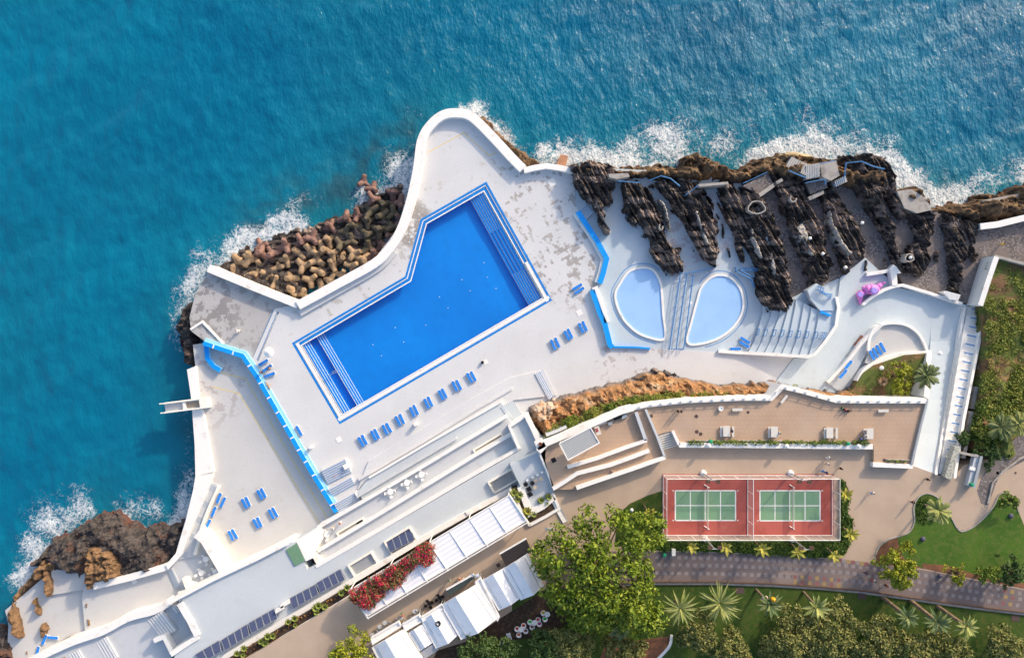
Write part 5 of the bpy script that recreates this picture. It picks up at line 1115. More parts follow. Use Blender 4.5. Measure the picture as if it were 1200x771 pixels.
def tree(x,y,R,h,leaf,label,cat='tree',base=Z_S,nc=60,n=26,size=.34,seed=1,flat=.55,group=None,name='tree',poly=None,trunk=.35):
    "x,y,R in px at crown height; h metres"
    rng=random.Random(seed); zt=base+h; c=P(x,y,zt-h*.25); Rm=R/S*(H-zt)/H
    t=empty(name,(c.x,c.y,base),label,cat,group); cs=[]; n=n if nc>200 else n*2.2
    PW_=[P(a,b,zt-h*.25) for a,b in poly] if poly else None
    k=0; tr=0
    while k<nc and tr<nc*40:
        tr+=1
        if PW_:
            X=rng.uniform(min(p.x for p in PW_),max(p.x for p in PW_)); Y=rng.uniform(min(p.y for p in PW_),max(p.y for p in PW_))
            sd=float(sdist(np.array([X]),np.array([Y]),PW_)[0]); 
            if sd<0.1: continue
            e=min(1,sd/(Rm*.55))
        else:
            a=rng.uniform(0,2*pi); q=rng.uniform(0,1)**.5*(.85+.25*sin(a*3+seed)); X=c.x+cos(a)*q*Rm; Y=c.y+sin(a)*q*Rm; e=max(0,1-q)
        z=base+h*(.45+.5*e**.5*rng.uniform(.7,1.05))-rng.uniform(0,.12)*h; r=Rm*rng.uniform(.11,.2)*(1.1 if not PW_ else .75)
        cs.append((X,Y,z,max(.5,r))); k+=1
    leafcloud(cs,n,size,leaf,'crown',t,flat=.7,seed=seed,mn=34)
    mb=MB(); top=Vector((c.x,c.y,base+h*.5)); mb.tube((c.x,c.y,base-.3),top,trunk,trunk*.6,8)
    for i in range(0,len(cs),max(1,len(cs)//14)):
        q=cs[i]; m_=lerp(top,Vector(q[:3]),.5)+Vector((0,0,.3)); mb.tube(top-Vector((0,0,.5)),m_,trunk*.45,trunk*.25,6); mb.tube(m_,Vector(q[:3]),trunk*.25,.05,6)
    mb.build('trunk',M_bark,t); return t
big=[(640,617),(668,622),(684,604),(700,596),(722,604),(740,596),(760,604),(782,618),(783,640),(768,650),(764,668),(772,690),(768,705),(780,722),(775,742),(755,752),(735,748),(715,742),(690,745),(672,738),(650,712),(634,700),(640,680),(622,662),(618,650),(640,640),(655,632)]
tree(702,672,80,11,F_big,'huge spreading green tree between canopies and promenade',nc=300,n=24,size=.36,seed=3,poly=big,trunk=.7)
tree(1055,665,28,6,F_ylw,'round yellow flowering tree at the fork of path and promenade',nc=70,n=34,size=.28,seed=5)
tree(1124,674,13,3.5,F_ylw,'small bright yellow green bush on the promenade edge',nc=22,n=44,size=.2,seed=6,cat='bush',name='bush')
tree(1159,675,17,4,F_hedge,'medium round green bush right of the bright yellow one',nc=30,n=40,size=.24,seed=7,cat='bush',name='bush')
tree(1190,672,21,5,F_dk,'dark green bush at the right edge beside the promenade',nc=36,n=36,size=.26,seed=8,cat='bush',name='bush')
tree(1185,588,12,3.5,F_hedge,'small leafy tree at the right tip of the lawn',nc=16,n=30,size=.26,seed=9)
tree(410,775,33,6,F_ylw,'yellow green tree at the bottom edge left of the canopies',nc=80,n=32,size=.28,seed=10,base=Z_S)
tree(1057,441,17,4.5,F_ylw,'green leafy tree inside the wedge garden beside the palm',nc=50,n=40,size=.22,seed=12,base=2.6,poly=[(1047,425),(1060,424),(1072,432),(1070,448),(1068,462),(1056,465),(1046,455),(1043,440)],trunk=.2)
for i,(x,y,r,lf,lb,b) in enumerate([(1130,514,8,F_dk,'round blue green bush at the bottom of the overgrown garden by the stair',6.),(1162,535,17,F_dk,'dense dark bush with pale fronds at the garden tip',7.),(1155,508,14,F_shrub,'wild green bush left of the garden palms',6.5)]):
    tree(x,y,r,3,lf,lb,cat='bush',name='bush',nc=36,n=40,size=.22,seed=30+i,base=b,trunk=.12)
# olive thicket along the bottom, tree by tree
olv=[(930,752,36,'broad olive green tree right of the big agaves'),(975,745,40,'largest olive tree of the bottom row, under the lone palm'),(1025,752,34,'olive tree left of the leaning trunks'),(1070,765,30,'olive tree below the leaning trunks'),(1115,768,30,'pale olive tree at the bottom between trunks and corner'),(1180,762,28,'olive tree in the bottom right corner'),(860,765,24,'low olive bush at the bottom in the lawn middle'),(820,745,26,'feathery olive tree below the left agave'),(670,760,34,'golden brown tree below the huge green tree'),(735,768,26,'olive green tree at the bottom beside the brown bed'),(570,775,40,'mottled grey green tree below the largest canopy'),(640,765,26,'dark green tree right of the grey tables at the bottom')]
for i,(x,y,r,lb) in enumerate(olv): tree(x,y,r,5.5,F_oliv if i not in(10,11) else F_dk,lb,nc=120,n=30,size=.27,seed=60+i,group='olive trees along the bottom edge',name='olive_tree',flat=.6)
def frond(mb,c,az,L,w,droop,lift,nseg=7,leaf=.9,blade=False,rng=random):
    pts=[]; d=Vector((cos(az),sin(az),0)); s=Vector((-sin(az),cos(az),0))
    for i in range(nseg+1):
        t=i/nseg; pts.append(c+d*L*t*(1-.12*t)+Vector((0,0,lift*sin(t*pi*.6)-droop*t*t*L)))
    if blade:
        for i in range(nseg):
            a,b=pts[i],pts[i+1]; wa=w*(sin(pi*min(1,.18+.85*i/nseg)))*.5; wb=w*(sin(pi*min(1,.18+.85*(i+1)/nseg)))*.5
            mb.add([a+s*wa+Vector((0,0,.06)),a,a-s*wa+Vector((0,0,.06)),b-s*wb+Vector((0,0,.06)),b,b+s*wb+Vector((0,0,.06))],[(0,1,4,5),(1,2,3,4)])
    else:
        m=16
        for i in range(1,m):
            t=i/m; k=min(nseg-1,int(t*nseg)); p=lerp(pts[k],pts[k+1],t*nseg-k); q=w*sin(pi*min(.97,.12+.88*t))*rng.uniform(.8,1.1)
            for sg in(-1,1):
                e=p+s*sg*q*.75+d*q*.75+Vector((0,0,-.25*q)); u=d*.14; mb.add([p-u*.5,p+u,e],[(0,1,2)])
        for i in range(nseg): mb.tube(pts[i],pts[i+1],.06*(1-i/nseg)+.02,n=4,cap=False)
def palm(x,y,R,h,leaf,label,base=Z_S,nf=16,w=.9,blade=False,lean=(0,0),group=None,seed=1,droop=.05,name='palm_tree',cat='palm',asym=None,tr=.22,drop0=1.0):
    "x,y px of crown centre"
    rng=random.Random(seed); c=P(x,y,base+h); b=Vector((c.x+lean[0],c.y+lean[1],base)); t=empty(name,b,label,cat,group); Rm=R/S*(H-base-h)/H
    mb=MB(); m_=lerp(b,c,.5)+Vector((lean[0]*.1,lean[1]*.1,0)); mb.tube(b-Vector((0,0,.3)),m_,tr*1.2,tr,8); mb.tube(m_,c,tr,tr*.9,8); mb.build('trunk',M_bark,t)
    mb=MB()
    for i in range(nf):
        az=2*pi*i/nf+rng.uniform(-.2,.2); L=Rm*rng.uniform(.8,1.08); 
        if asym: L*=1+.3*cos(az-asym)
        lv=rng.uniform(.1,1)*drop0
        frond(mb,c+Vector((0,0,.1)),az,L,w,droop+rng.uniform(0,.12),Rm*.35*lv,blade=blade,rng=rng)
    for i in range(nf//3): frond(mb,c+Vector((0,0,.2)),rng.uniform(0,6.28),Rm*.55,w*.8,0,Rm*.5,blade=blade,rng=rng)
    mb.build('crown',leaf,t); return t
palm(1085,440,19,3.2,F_palmd,'large dark green palm at the right end of the wedge garden',base=2.8,nf=26,w=.8,seed=2)
palm(1099,598,19,4.5,F_palm,'pale green palm on the lawn tongue right of the courts',nf=15,w=.9,seed=3)
palm(1172,500,20,3.5,F_palmd,'bushy palm in the overgrown garden, left one of the two',base=6,nf=18,w=.8,seed=4); palm(1193,497,18,3.5,F_palm,'bushy palm in the overgrown garden, right one of the two',base=6,nf=16,w=.8,seed=5)
GP='small yellow green palms round the courts'
for i,(x,y,r,lb) in enumerate([(760,600,11,'small yellow palm at the left end of the courts'),(810,640,10,'first small palm from the left below the courts'),(850,640,11,'second small palm from the left below the courts'),(892,642,12,'third small palm from the left below the courts'),(935,645,12,'fourth small palm from the left below the courts'),(977,650,11,'fifth small palm from the left below the courts'),(991,579,11,'small palm at the upper right corner of the courts'),(997,626,12,'small palm at the lower right corner of the courts')]):
    palm(x,y,r,2.6,F_ylp,lb,nf=8,w=.6,seed=20+i,group=GP,asym=(-1.3 if i<6 else 0),lean=(-.5,.8),tr=.12,blade=True)
GA='tall spiky agave palms on the lower lawn'
palm(797,712,28,4.,F_palm,'leftmost big spiky palm on the lower lawn',nf=21,w=.42,blade=True,seed=41,group=GA,drop0=.6); palm(843,706,32,4.,F_palm,'largest big spiky palm on the lower lawn, second from the left',nf=30,w=.42,blade=True,seed=42,group=GA,drop0=.6)
palm(902,707,20,3.5,F_palmd,'smaller spiky palm with orange fruit on the lower lawn',nf=12,w=.6,blade=True,seed=43,group=GA,lean=(-1.5,1.5)); palm(957,711,21,4,F_palm,'spiky palm at the edge of the olive trees',nf=12,w=.65,blade=True,seed=44,group=GA,lean=(-1.,1.5))
palm(1063,722,18,5,F_palmd,'leaning spiky palm, left one of the three with bare trunks',nf=14,w=.5,blade=True,seed=45,group=GA,lean=(-2.2,1.8),tr=.34); palm(1098,728,22,5,F_palmd,'leaning spiky palm, middle one of the three with bare trunks',nf=14,w=.55,blade=True,seed=46,group=GA,lean=(-2.4,2.2),tr=.34); palm(1132,733,19,4.5,F_palm,'leaning spiky palm, right one of the three with bare trunks',nf=13,w=.55,blade=True,seed=47,group=GA,lean=(-2.8,2.),tr=.34)
palm(726,738,17,3.5,F_palmd,'grey green spiky palm under the lower edge of the huge tree',nf=13,w=.6,blade=True,seed=48,group=GA)
for x,y,lb in((896,701,'pinkish globe lamp beside the spiky palm with fruit'),): 
    p=P(x,y,Z_S+2.6); MB().lathe(setz(p,Z_S+2.2),[(.1,0),(.5,.25),(.62,.6),(.5,.95),(.1,1.15)],12).build('globe_lamp',mat('lamp_globe',(.55,.42,.38)),label=lb,cat='lamp')
mb=MB().lathe(P(905,701,Z_S+3.8),[(.05,0),(.4,.2),(.42,.6),(.05,.9)],10); mb.build('fruit_bunch',mat('orange_fruit',(.75,.36,.02)),label='orange fruit bunch on the smaller spiky palm',cat='fruit bunch')
# bougainvillea
bp=[(408,694),(430,680),(450,670),(470,658),(490,642),(502,634),(508,640),(506,655),(500,662),(492,658),(480,668),(470,682),(455,694),(440,704),(432,714),(416,706),(410,700)]
W=[P(x,y,Zp+.6) for x,y in bp]; rng=random.Random(4); cs=[]
while len(cs)<190:
    X,Y=rng.uniform(min(p.x for p in W),max(p.x for p in W)),rng.uniform(min(p.y for p in W),max(p.y for p in W))
    if float(sdist(np.array([X]),np.array([Y]),W)[0])>.15: cs.append((X,Y,Zp+rng.uniform(.1,1.1),rng.uniform(.5,1.0)))
t=empty('bougainvillea',P(455,678,Z_S),'red flowering bougainvillea sprawling over the left part of the pergola','climbing shrub')
leafcloud(cs,95,.2,F_boug,'leaves',t,seed=5); leafcloud([(a,b,c_+.2,r*.8) for a,b,c_,r in cs if float(fbm(np.array([a*.55]),np.array([b*.55]),9,2)[0])>.57],60,.16,F_pink,'flowers',t,seed=6,kind='stuff')
MB().path([P(412,700,Z_S-3),P(425,694,Zp),P(470,668,Zp+.3),P(500,648,Zp+.3)],.1).build('stem',M_bark,t)
# hedges
def hedge(a,b,w,h,base,label,leaf=F_hedge,group=None,name='hedge',n=260,size=.17):
    A,B=P(*a,base+h),P(*b,base+h); L=(B-A).length; k=max(2,int(L/.7)); rng=random.Random(int(a[0]))
    t=empty(name,setz((A+B)/2,base),label,'hedge',group)
    cs=[(lerp(A,B,(i+.5)/k).x+rng.uniform(-.1,.1),lerp(A,B,(i+.5)/k).y+rng.uniform(-.1,.1),base+h*.6,w*rng.uniform(.55,.75)) for i in range(k)]
    leafcloud(cs,n,size,leaf,'foliage',t,flat=.9,seed=int(a[0])); mb=MB(); 
    for c in cs[::2]: mb.tube((c[0],c[1],base-.1),(c[0],c[1],base+h*.6),.04,n=5)
    mb.build('stems',M_bark,t)
GH='clipped hedges of the bench terrace'
slab('hedge_bed',[(803,517),(1020,519),(1023,523),(803,521)],Z_T+.02,Z_T-1,M_soil,**ST)
for i,(a,b) in enumerate([(806,826),(832,850),(853,876),(879,898),(900,914),(918,958),(960,992),(999,1018)]): hedge((a,518.4),(b,519.2),.75,.8,Z_T,ord9[i].replace('lowest','leftmost')+' clipped hedge from the left along the bench terrace',group=GH)
hedge((1040,540.5),(1063,541),.45,.6,Z_T,'low clipped hedge at the lower right corner of the bench terrace')
wall('low_wall',[(1039,538.5),(1066,539)],Z_T+.3,.2,Z_T-.3,M_conc,label='thin kerb above the small corner hedge',cat='kerb')
def cover(poly,z,n,rmin,rmax,leaf,name,seed=1,dens=30,size=.2,zf=None,flat=.6,**tg):
    W=[P(x,y,z) for x,y in poly]; rng=random.Random(seed); cs=[]; tr=0
    while len(cs)<n and tr<n*60:
        tr+=1; X,Y=rng.uniform(min(p.x for p in W),max(p.x for p in W)),rng.uniform(min(p.y for p in W),max(p.y for p in W))
        if float(sdist(np.array([X]),np.array([Y]),W)[0])>.05 and float(fbm(np.array([X*.16]),np.array([Y*.16]),seed,3)[0])>.42-.2*(tg.get('full',0)): cs.append((X,Y,(zf(X,Y) if zf else z),rng.uniform(rmin,rmax)))
    tg.pop('full',None); return leafcloud(cs,dens,size,leaf,name,None,flat=flat,seed=seed,**tg)
SF=dict(kind='stuff')
cover([(777,636),(985,636),(993,628),(999,612),(993,596),(986,566),(986,634)],Z_S+.3,10,.3,.5,F_hedged,'ground_cover',seed=70,**SF)
cover([(776,637),(986,637),(990,650),(960,652),(900,648.5),(840,645),(776,644)],Z_S+.25,520,.45,.8,F_hedged,'ground_cover',seed=71,dens=60,size=.2,full=1,**SF)
cover([(985,562),(990,566),(996,580),(993,600),(999,612),(1000,630),(990,648),(984,640)],Z_S+.25,190,.4,.7,F_hedged,'ground_cover',seed=72,dens=60,size=.2,full=1,**SF)
cover([(1073,586),(1086,580),(1098,585),(1104,600),(1090,615),(1075,612)],Z_S+.15,90,.3,.5,F_hedged,'ground_cover',seed=73,dens=90,size=.16,full=1,**SF)
cover([(645,515),(660,505),(691,492),(727,476),(758,470),(800,465),(800,460),(760,462),(720,470),(690,480),(650,498),(640,508)],7.0,150,.4,.9,F_shrub,'cliff_greenery',seed=75,dens=80,size=.2,full=1,**SF)
cover([(800,466),(905,463),(917,449),(940,452),(900,456),(800,461)],7.2,40,.25,.5,F_shrub,'cliff_greenery',seed=76,dens=110,size=.16,full=0,**SF)
for i,(x,y,r) in enumerate([(668,496,9),(655,508,7),(742,468,7),(694,486,8),(716,478,6),(645,512,6)]): tree(x,y,r,1.8,F_shrub if i%2 else F_hedge,['light green bush on the cliff near the café corner','green bush hard against the curved wall near its low end','green bush at the stair turn of the curved wall','round bush halfway along the cliff greenery','small bush right of the halfway bush on the cliff','lowest bush of the cliff greenery'][i],cat='bush',name='bush',nc=18,n=50,size=.16,seed=80+i,base=6.2,trunk=.08)
# sloping overgrown garden (terrain)
GPoly=[(1174,308),(1330,346),(1330,440),(1200,508),(1172,540),(1127,528),(1134,500),(1144,455),(1155,400),(1160,362)]
gz=lambda Y:np.clip(2.5+(P(0,330,3).y-Y)/ (P(0,330,3).y-P(0,530,7).y)*5.3,2.5,8.)
rock('garden_slope',GPoly,2.6,2,M_soil,k=.8,amp=.15,res=.5,jit=.2,ns=.2,zm=4.5,hf=lambda X,Y,sd:(gz(Y)-2.6)*1.15,seed=90,**ST)
zf=lambda X,Y:float(gz(Y))+.35
cover([(1166,306),(1215,320),(1215,440),(1185,500),(1172,530),(1132,522),(1146,455),(1158,400),(1158,362)],5,560,.35,.95,F_shrub,'garden_undergrowth',seed=91,dens=75,size=.18,zf=zf,**SF)
cover([(1166,306),(1215,320),(1215,440),(1185,500),(1172,530),(1132,522),(1146,455),(1158,400),(1158,362)],5,130,.3,.8,F_hedge,'garden_undergrowth',seed=92,dens=80,size=.16,zf=zf,**SF)
cover([(1130,520),(1180,525),(1185,490),(1150,470),(1140,490)],7,140,.4,.9,F_hedged,'garden_undergrowth',seed=94,dens=70,size=.18,zf=zf,full=1,**SF)
cover([(1008,448),(1025,432),(1060,420),(1085,418),(1083,464),(1010,467)],2.9,60,.25,.5,F_oliv,'wedge_undergrowth',seed=95,dens=120,size=.14,**SF)
# planted agaves
def agave(x,y,r,label,base,leaf,seed,group=None):
    p=P(x,y,base); t=bpy.data; mb=MB(); rng=random.Random(seed)
    for ring_,(n,l,lf) in enumerate(((9,1.,.12),(8,.8,.45),(6,.5,.8))):
        for i in range(n): frond(mb,p,2*pi*i/n+ring_*.4+rng.uniform(-.1,.1),r*l,r*.42,.0,r*lf,nseg=4,blade=True,rng=rng)
    return mb.build('agave',leaf,label=label,cat='agave',group=group)
F_ag=foliage('agave_leaves',(.16,.24,.05),(.26,.32,.08),(.40,.36,.10),clump=1.)
GG='agaves in the long planter below the roof'
for i,(x,y,r) in enumerate([(278,765,.8),(286,759,.85),(285,767,.7),(306,751,.8),(314,745,.95),(311,753,.9),(320,744.5,.8),(338,728,.8),(345.5,724,.85),(346,732,.6),(370,712,1.0),(373.5,709,.95),(381,710.5,.9),(371,717,.8),(400,694,.9),(407,688,.9)]): agave(x,y,r,ord9[i//2 if i<18 else 8].replace('lowest','leftmost').replace('topmost','ninth')+' clump of the long planter counted from the left, '+('left' if i%2==0 else 'right')+' plant of it',Z_S-.6,F_ag,100+i,GG)
for i,(x,y,r,lb) in enumerate([(602,577,1.1,'upper left'),(609,579,1.1,'upper right'),(606,585,.9,'middle'),(618,598,1.3,'pale corner'),(625,602,.9,'dark one beside the corner'),(616,605,.8,'lower corner'),(634,586,.9,'long arm, left'),(643,582,1.,'long arm, right end'),(641,589,.7,'long arm, small')]): agave(x,y,r,'agave in the corner planter by the café floor, '+lb,Z_S+.15,F_ag if i!=3 else F_ylp,130+i,'agaves in the corner planter')
agave(1034,447,1.2,'pale dry agave in the middle of the wedge garden',2.7,mat('dry_agave',(.42,.30,.20)),150)
# planter seedlings in the dark bed
mb=MB(); rng=random.Random(9)
for i in range(70):
    t_=rng.uniform(0,1); x,y=lerp(272,402,t_),lerp(770,694,t_); p=P(x+rng.uniform(-2,4),y+rng.uniform(-2,3),Z_S-.9); mb.lathe(p,[(.02,0),(.12,.1),(.08,.22)],6)
mb.build('planter_seedlings',mat('seedling',(.30,.14,.04)),**SF)
# ================================================================ SUN LOUNGERS
M_cush=mat('blue_cushion',(.02,.22,.72),[(3,(.02,.17,.58),.5,.75)],.75)
M_plastic=mat('white_plastic',(.86,.86,.84),[],.35)
def lounger_parts(root):
    mb=MB(); 
    for s in(-1,1): mb.box((0,s*.27,.30),(2.05,.07,.09)); 
    for x in(-1.,-.4,.3,1.): mb.box((x,0,.29),(.07,.5,.06))
    mb.build('frame',M_plastic,root,local=True)
    for x in(-.85,.8):
        for s in(-1,1): MB().box((x,s*.27,.13),(.09,.07,.26)).build('leg',M_plastic,root,local=True)
    mb=MB(); M=Matrix.Rotation(-.16,3,'Y'); mb.box((.90,-.06,.40),(.36,.66,.06),M=M); mb.box((1.1,-.05,.45),(.10,.5,.06),M=M); mb.build('headrest',M_plastic,root,local=True)
    # scalloped mattress
    mb=MB(); prof=[(-1.05,.14),(-1.0,.23),(-.82,.29),(-.6,.22),(-.4,.29),(-.2,.22),(0,.29),(.2,.22),(.4,.29),(.6,.22),(.8,.28),(1.0,.23),(1.06,.12)]
    top=[(x,w) for x,w in prof]+[(x,-w) for x,w in reversed(prof)]; zt=lambda x:.44+(.12*max(0,x-.55)**1.0 if x>.55 else 0)
    n=len(top); vs=[(x,y,zt(x)) for x,y in top]+[(x*1.0,y*1.02,.34) for x,y in top]
    m=len(prof); fs=[(i,i+1,n-2-i,n-1-i)[::-1] for i in range(m-1)]+[(i,n+i,n+(i+1)%n,(i+1)%n)[::-1] for i in range(n)]
    mb.add(vs,fs); mb.build('mattress',M_cush,root,local=True)
proto=None
def lounger(x,y,az,label,group,z):
    global proto
    p=P(x,y,z)
    if proto is None:
        proto=empty('sun_lounger',(0,0,0),label,'sun lounger',group); lounger_parts(proto); o=proto; reg(proto)
    else: o=copy_tree(proto)
    o.location=p+Vector((random.uniform(-.06,.06),random.uniform(-.06,.06),0)); o.rotation_euler=(0,0,az+random.uniform(-.045,.045)); tag(o,label,'sun lounger',group); return o
def pair(x,y,z,az,lb,group,sep=4.7):
    d=Vector((cos(az),sin(az))); s=(-d.y*sep/2,-d.x*sep/2)  # px: y down
    # image-space offset perpendicular to the lounger axis
    nx,ny=-math.sin(az),-math.cos(az)
    for k,nm in((1,"left"),(-1,"right")): lounger(x+k*nx*sep/2,y+k*ny*sep/2,az,nm+" lounger of "+lb,group,z)
AZ=radians(112)   # head end towards the upper left... axis in world coords
AZ=radians(117)
row=[(425.5,516),(440,509),(453.5,502),(469,491.5),(485.5,481),(502.5,471.5),(519,461.5),(535.5,451.5),(552.5,441.5)]
o9=['first','second','third','fourth','fifth','sixth','seventh','eighth','ninth']
for i,(x,y) in enumerate(row): pair(x,y,0,AZ,'the %s pair from the left in the row below the big pool'%o9[i],'loungers in the row below the big pool')
for i,(x,y) in enumerate([(650.5,402.5),(666,392),(683,383)]): pair(x,y,0,AZ,'the %s of three pairs near the paddling pool wall'%o9[i],'loungers near the paddling pool wall')
pair(677.5,338.5,0,radians(33),'the lone slanting pair beside the upper blue wall','loungers beside the upper blue wall')
for i,((x,y),nm) in enumerate(zip([(289,588),(307,578),(321,600.5),(302.5,612),(273.5,626)],['left pair of the upper two','topmost pair','rightmost pair','middle lower pair','lowest pair'])): pair(x,y,-1.5,AZ,'the %s on the lower left deck'%nm,'loungers on the lower left deck')
# along the cream wall
for i,(x,y,lb) in enumerate([(257,583,'topmost blue lounger along the cream path wall'),(262,588,'second blue lounger along the cream path wall, overlapping the topmost'),(251,599,'third blue lounger along the cream path wall'),(244.5,614,'lowest blue lounger along the cream path wall')]): lounger(x,y,radians(66),lb,'loungers along the cream path wall',-1.5)
for i,(x,y,a,lb) in enumerate([(873,399,-30,'upper one of two slanting loungers right of the right paddling pool'),(872,404,-30,'lower one of two slanting loungers right of the right paddling pool'),(861.5,408.5,0,'level lounger below the right paddling pool')]): lounger(x,y,radians(a),lb,'loungers beside the right paddling pool',-.1)
for i,(x,y) in enumerate([(1020.5,416),(1024.5,413),(1028.5,410),(1033.5,407)]): lounger(x,y,radians(118),o9[i]+' of four blue loungers from the left on the arched terrace','loungers on the arched terrace',1.6)
for i,(x,y,a,lb) in enumerate([(53.5,748,65,'upright blue lounger by the wooden benches on the sunning slabs'),(63,746,-5,'level blue lounger by the wooden benches on the sunning slabs'),(45,762,75,'lowest blue lounger at the bottom of the sunning slabs')]): lounger(x,y,radians(a),lb,'loungers on the sunning slabs',-2.7)
for i,(x,y,a,lb) in enumerate([(309.5,425,30,'topmost blue lounger below the white parasol'),(313.5,431,35,'middle blue lounger below the white parasol'),(317,439,22,'lowest blue lounger below the white parasol')]): lounger(x,y,radians(a),lb,'loungers below the white parasol',0)
lounger(351,504,radians(118),'lone blue lounger leaning at the long blue wall','lounger at the long blue wall',0)
for i,(x,y) in enumerate([(993,428),(987,438)]): lounger(x,y,radians(50),('upper','lower')[i]+' blue lounger stowed on the white side ramp','loungers stowed on the side ramp',1.3)
# small stacks of white plastic chairs by the building edge
def chair(x,y,z,a,label,group,m=None):
    t=empty('plastic_chair',P(x,y,z),label,'chair',group,a); m=m or M_plastic
    MB().box((0,0,.43),(.46,.46,.05)).build('seat',m,t,local=True); MB().box((-.22,0,.68),(.05,.44,.5)).build('backrest',m,t,local=True)
    for s in(-1,1):
        MB().box((0,s*.24,.62),(.42,.05,.04)).build('armrest',m,t,local=True)
        for q in(-1,1): MB().box((q*.19,s*.2,.21),(.05,.05,.42)).build('leg',m,t,local=True)
    return t
CH={}
def chairc(x,y,z,a,label,group,key='w',m=None):
    if key not in CH: CH[key]=chair(x,y,z,a,label,group,m); reg(CH[key]); return CH[key]
    o=copy_tree(CH[key]); o.location=P(x,y,z); o.rotation_euler=(0,0,a); tag(o,label,'chair',group); return o
def ftable(x,y,z,r,label,group,m=None,h=.74):
    t=empty('cafe_table',P(x,y,z),label,'table',group); m=m or M_plastic
    MB().lathe(P(x,y,z+h-.04),[(r,0),(r,.05)],18).build('table_top',m,t); MB().tube(P(x,y,z+.02),P(x,y,z+h-.04),.05).build('stem',m,t); MB().lathe(P(x,y,z),[(r*.5,0),(r*.5,.04)],12).build('foot',m,t); return t
def tset(x,y,z,lb,k=4,a0=0.,r=.58,d=.85,m=None,mc=None,key='w'):
    ftable(x,y,z,r,'round table of the set '+lb,'café tables',m)
    for i in range(k):
        a=a0+2*pi*i/k; chairc(x+cos(a)*d*S,y-sin(a)*d*S,z,a+pi,'%s chair of the set %s'%(('right','upper','left','lower')[int(round((a%(2*pi))/(pi/2)))%4],lb),'chairs of the café sets',key,mc)
for i,(x,y) in enumerate([(457.5,576),(477,565.5),(494,556)]): tset(x,y,2.4,'that is %s from the left on the building walkway'%o9[i],4,.25)
for (x,y,lb) in [(241,655,'topmost on the small café terrace'),(236,671,'left on the small café terrace'),(252,670,'right on the small café terrace'),(226,684,'lowest on the small café terrace by the cream block')]: tset(x,y,-1.6,lb,4,.4)
tset(376,622,2.4,'nearest the bright sloping roof',4,.1); tset(383,626,2.4,'just right of the one by the sloping roof',3,.7)
for i,(x,y) in enumerate([(342,628),(336,632.5),(333,635),(326,641),(323,642.5)]): chairc(x,y,-1.5,radians(120),o9[i]+' white chair from the right along the roof edge of the lower deck','white chairs along the roof edge')
# parasol
t=empty('parasol',P(315,413,0),'white round parasol open at the upper end of the long blue wall','parasol')
MB().tube(P(315,413,0),P(315,413,2.3),.04).build('pole',M_plastic,t); MB().lathe(P(315,413,1.9),[(1.0,0),(.98,.05),(.5,.28),(.03,.5)],16).build('canopy',M_plastic,t); MB().lathe(P(315,413,0),[(.3,0),(.3,.1)],12).build('base',M_conc,t)
# café floor tables (black)
for i,(x,y,lb,sq) in enumerate([(616,567.5,'upper left black table on the café floor',0),(623.7,566,'upper right black table on the café floor',0),(619.8,573,'square black table in the middle of the café floor',1),(621.3,579,'lowest square black table on the café floor',1)]):
    if sq: 
        t=empty('cafe_table',P(x,y,Z_S+.06),lb,'table','black café tables'); MB().box(P(x,y,Z_S+.45),(.85,.85,.05),radians(30)).build('table_top',M_black,t); MB().tube(P(x,y,Z_S+.06),P(x,y,Z_S+.45),.05).build('stem',M_black,t)
    else: ftable(x,y,Z_S+.06,.42,lb,'black café tables',M_black)
mp=mat('cafe_beige',(.50,.42,.33))
for i,(x,y) in enumerate([(628,563),(634,561),(627,571)]): ftable(x,y,Z_S+.06,.38,o9[i]+' beige round table from the left on the café floor','beige café tables',mp)
for i,(x,y) in enumerate([(618,562.5),(624,559.5),(629.5,556.5),(635,553.5)]): MB().box(P(x,y,Z_S+.28),(.35,.35,.4),radians(30)).build('stool',M_plastic,label=o9[i]+' white cube stool from the left on the café floor',cat='stool',group='white stools')
# dark tables on the lane
for i,(x,y,lb) in enumerate([(503,706.5,'left black table with chairs above the vent canopy'),(515.5,700,'right black table with chairs above the vent canopy')]):
    ftable(x,y,Z_S,.4,lb,'black lane tables',M_black)
    for a in range(4): chairc(x+4.2*cos(a*pi/2+.5),y-4.2*sin(a*pi/2+.5),Z_S,a*pi/2+.5+pi,'%s black chair of the %s set'%(('right','upper','left','lower')[a],lb.split(' table')[0]+' table'),'black lane chairs','b',M_black)
for i,(x,y) in enumerate([(490,713),(493,717),(483,722),(477,726),(465,724),(457,728),(449,733),(444,737),(440,741)]):
    chairc(x,y,Z_S,radians(30+50*i),o9[i]+' grey chair from the right in the row of café seats above the left canopies','grey café chairs','g',M_metal)
for i,(x,y) in enumerate([(486,716),(470,723),(451,729.5),(445,734),(436,744)]): ftable(x,y,Z_S,.42,o9[i]+' round pale café table from the right above the left canopies','pale lane tables',M_wgrey)
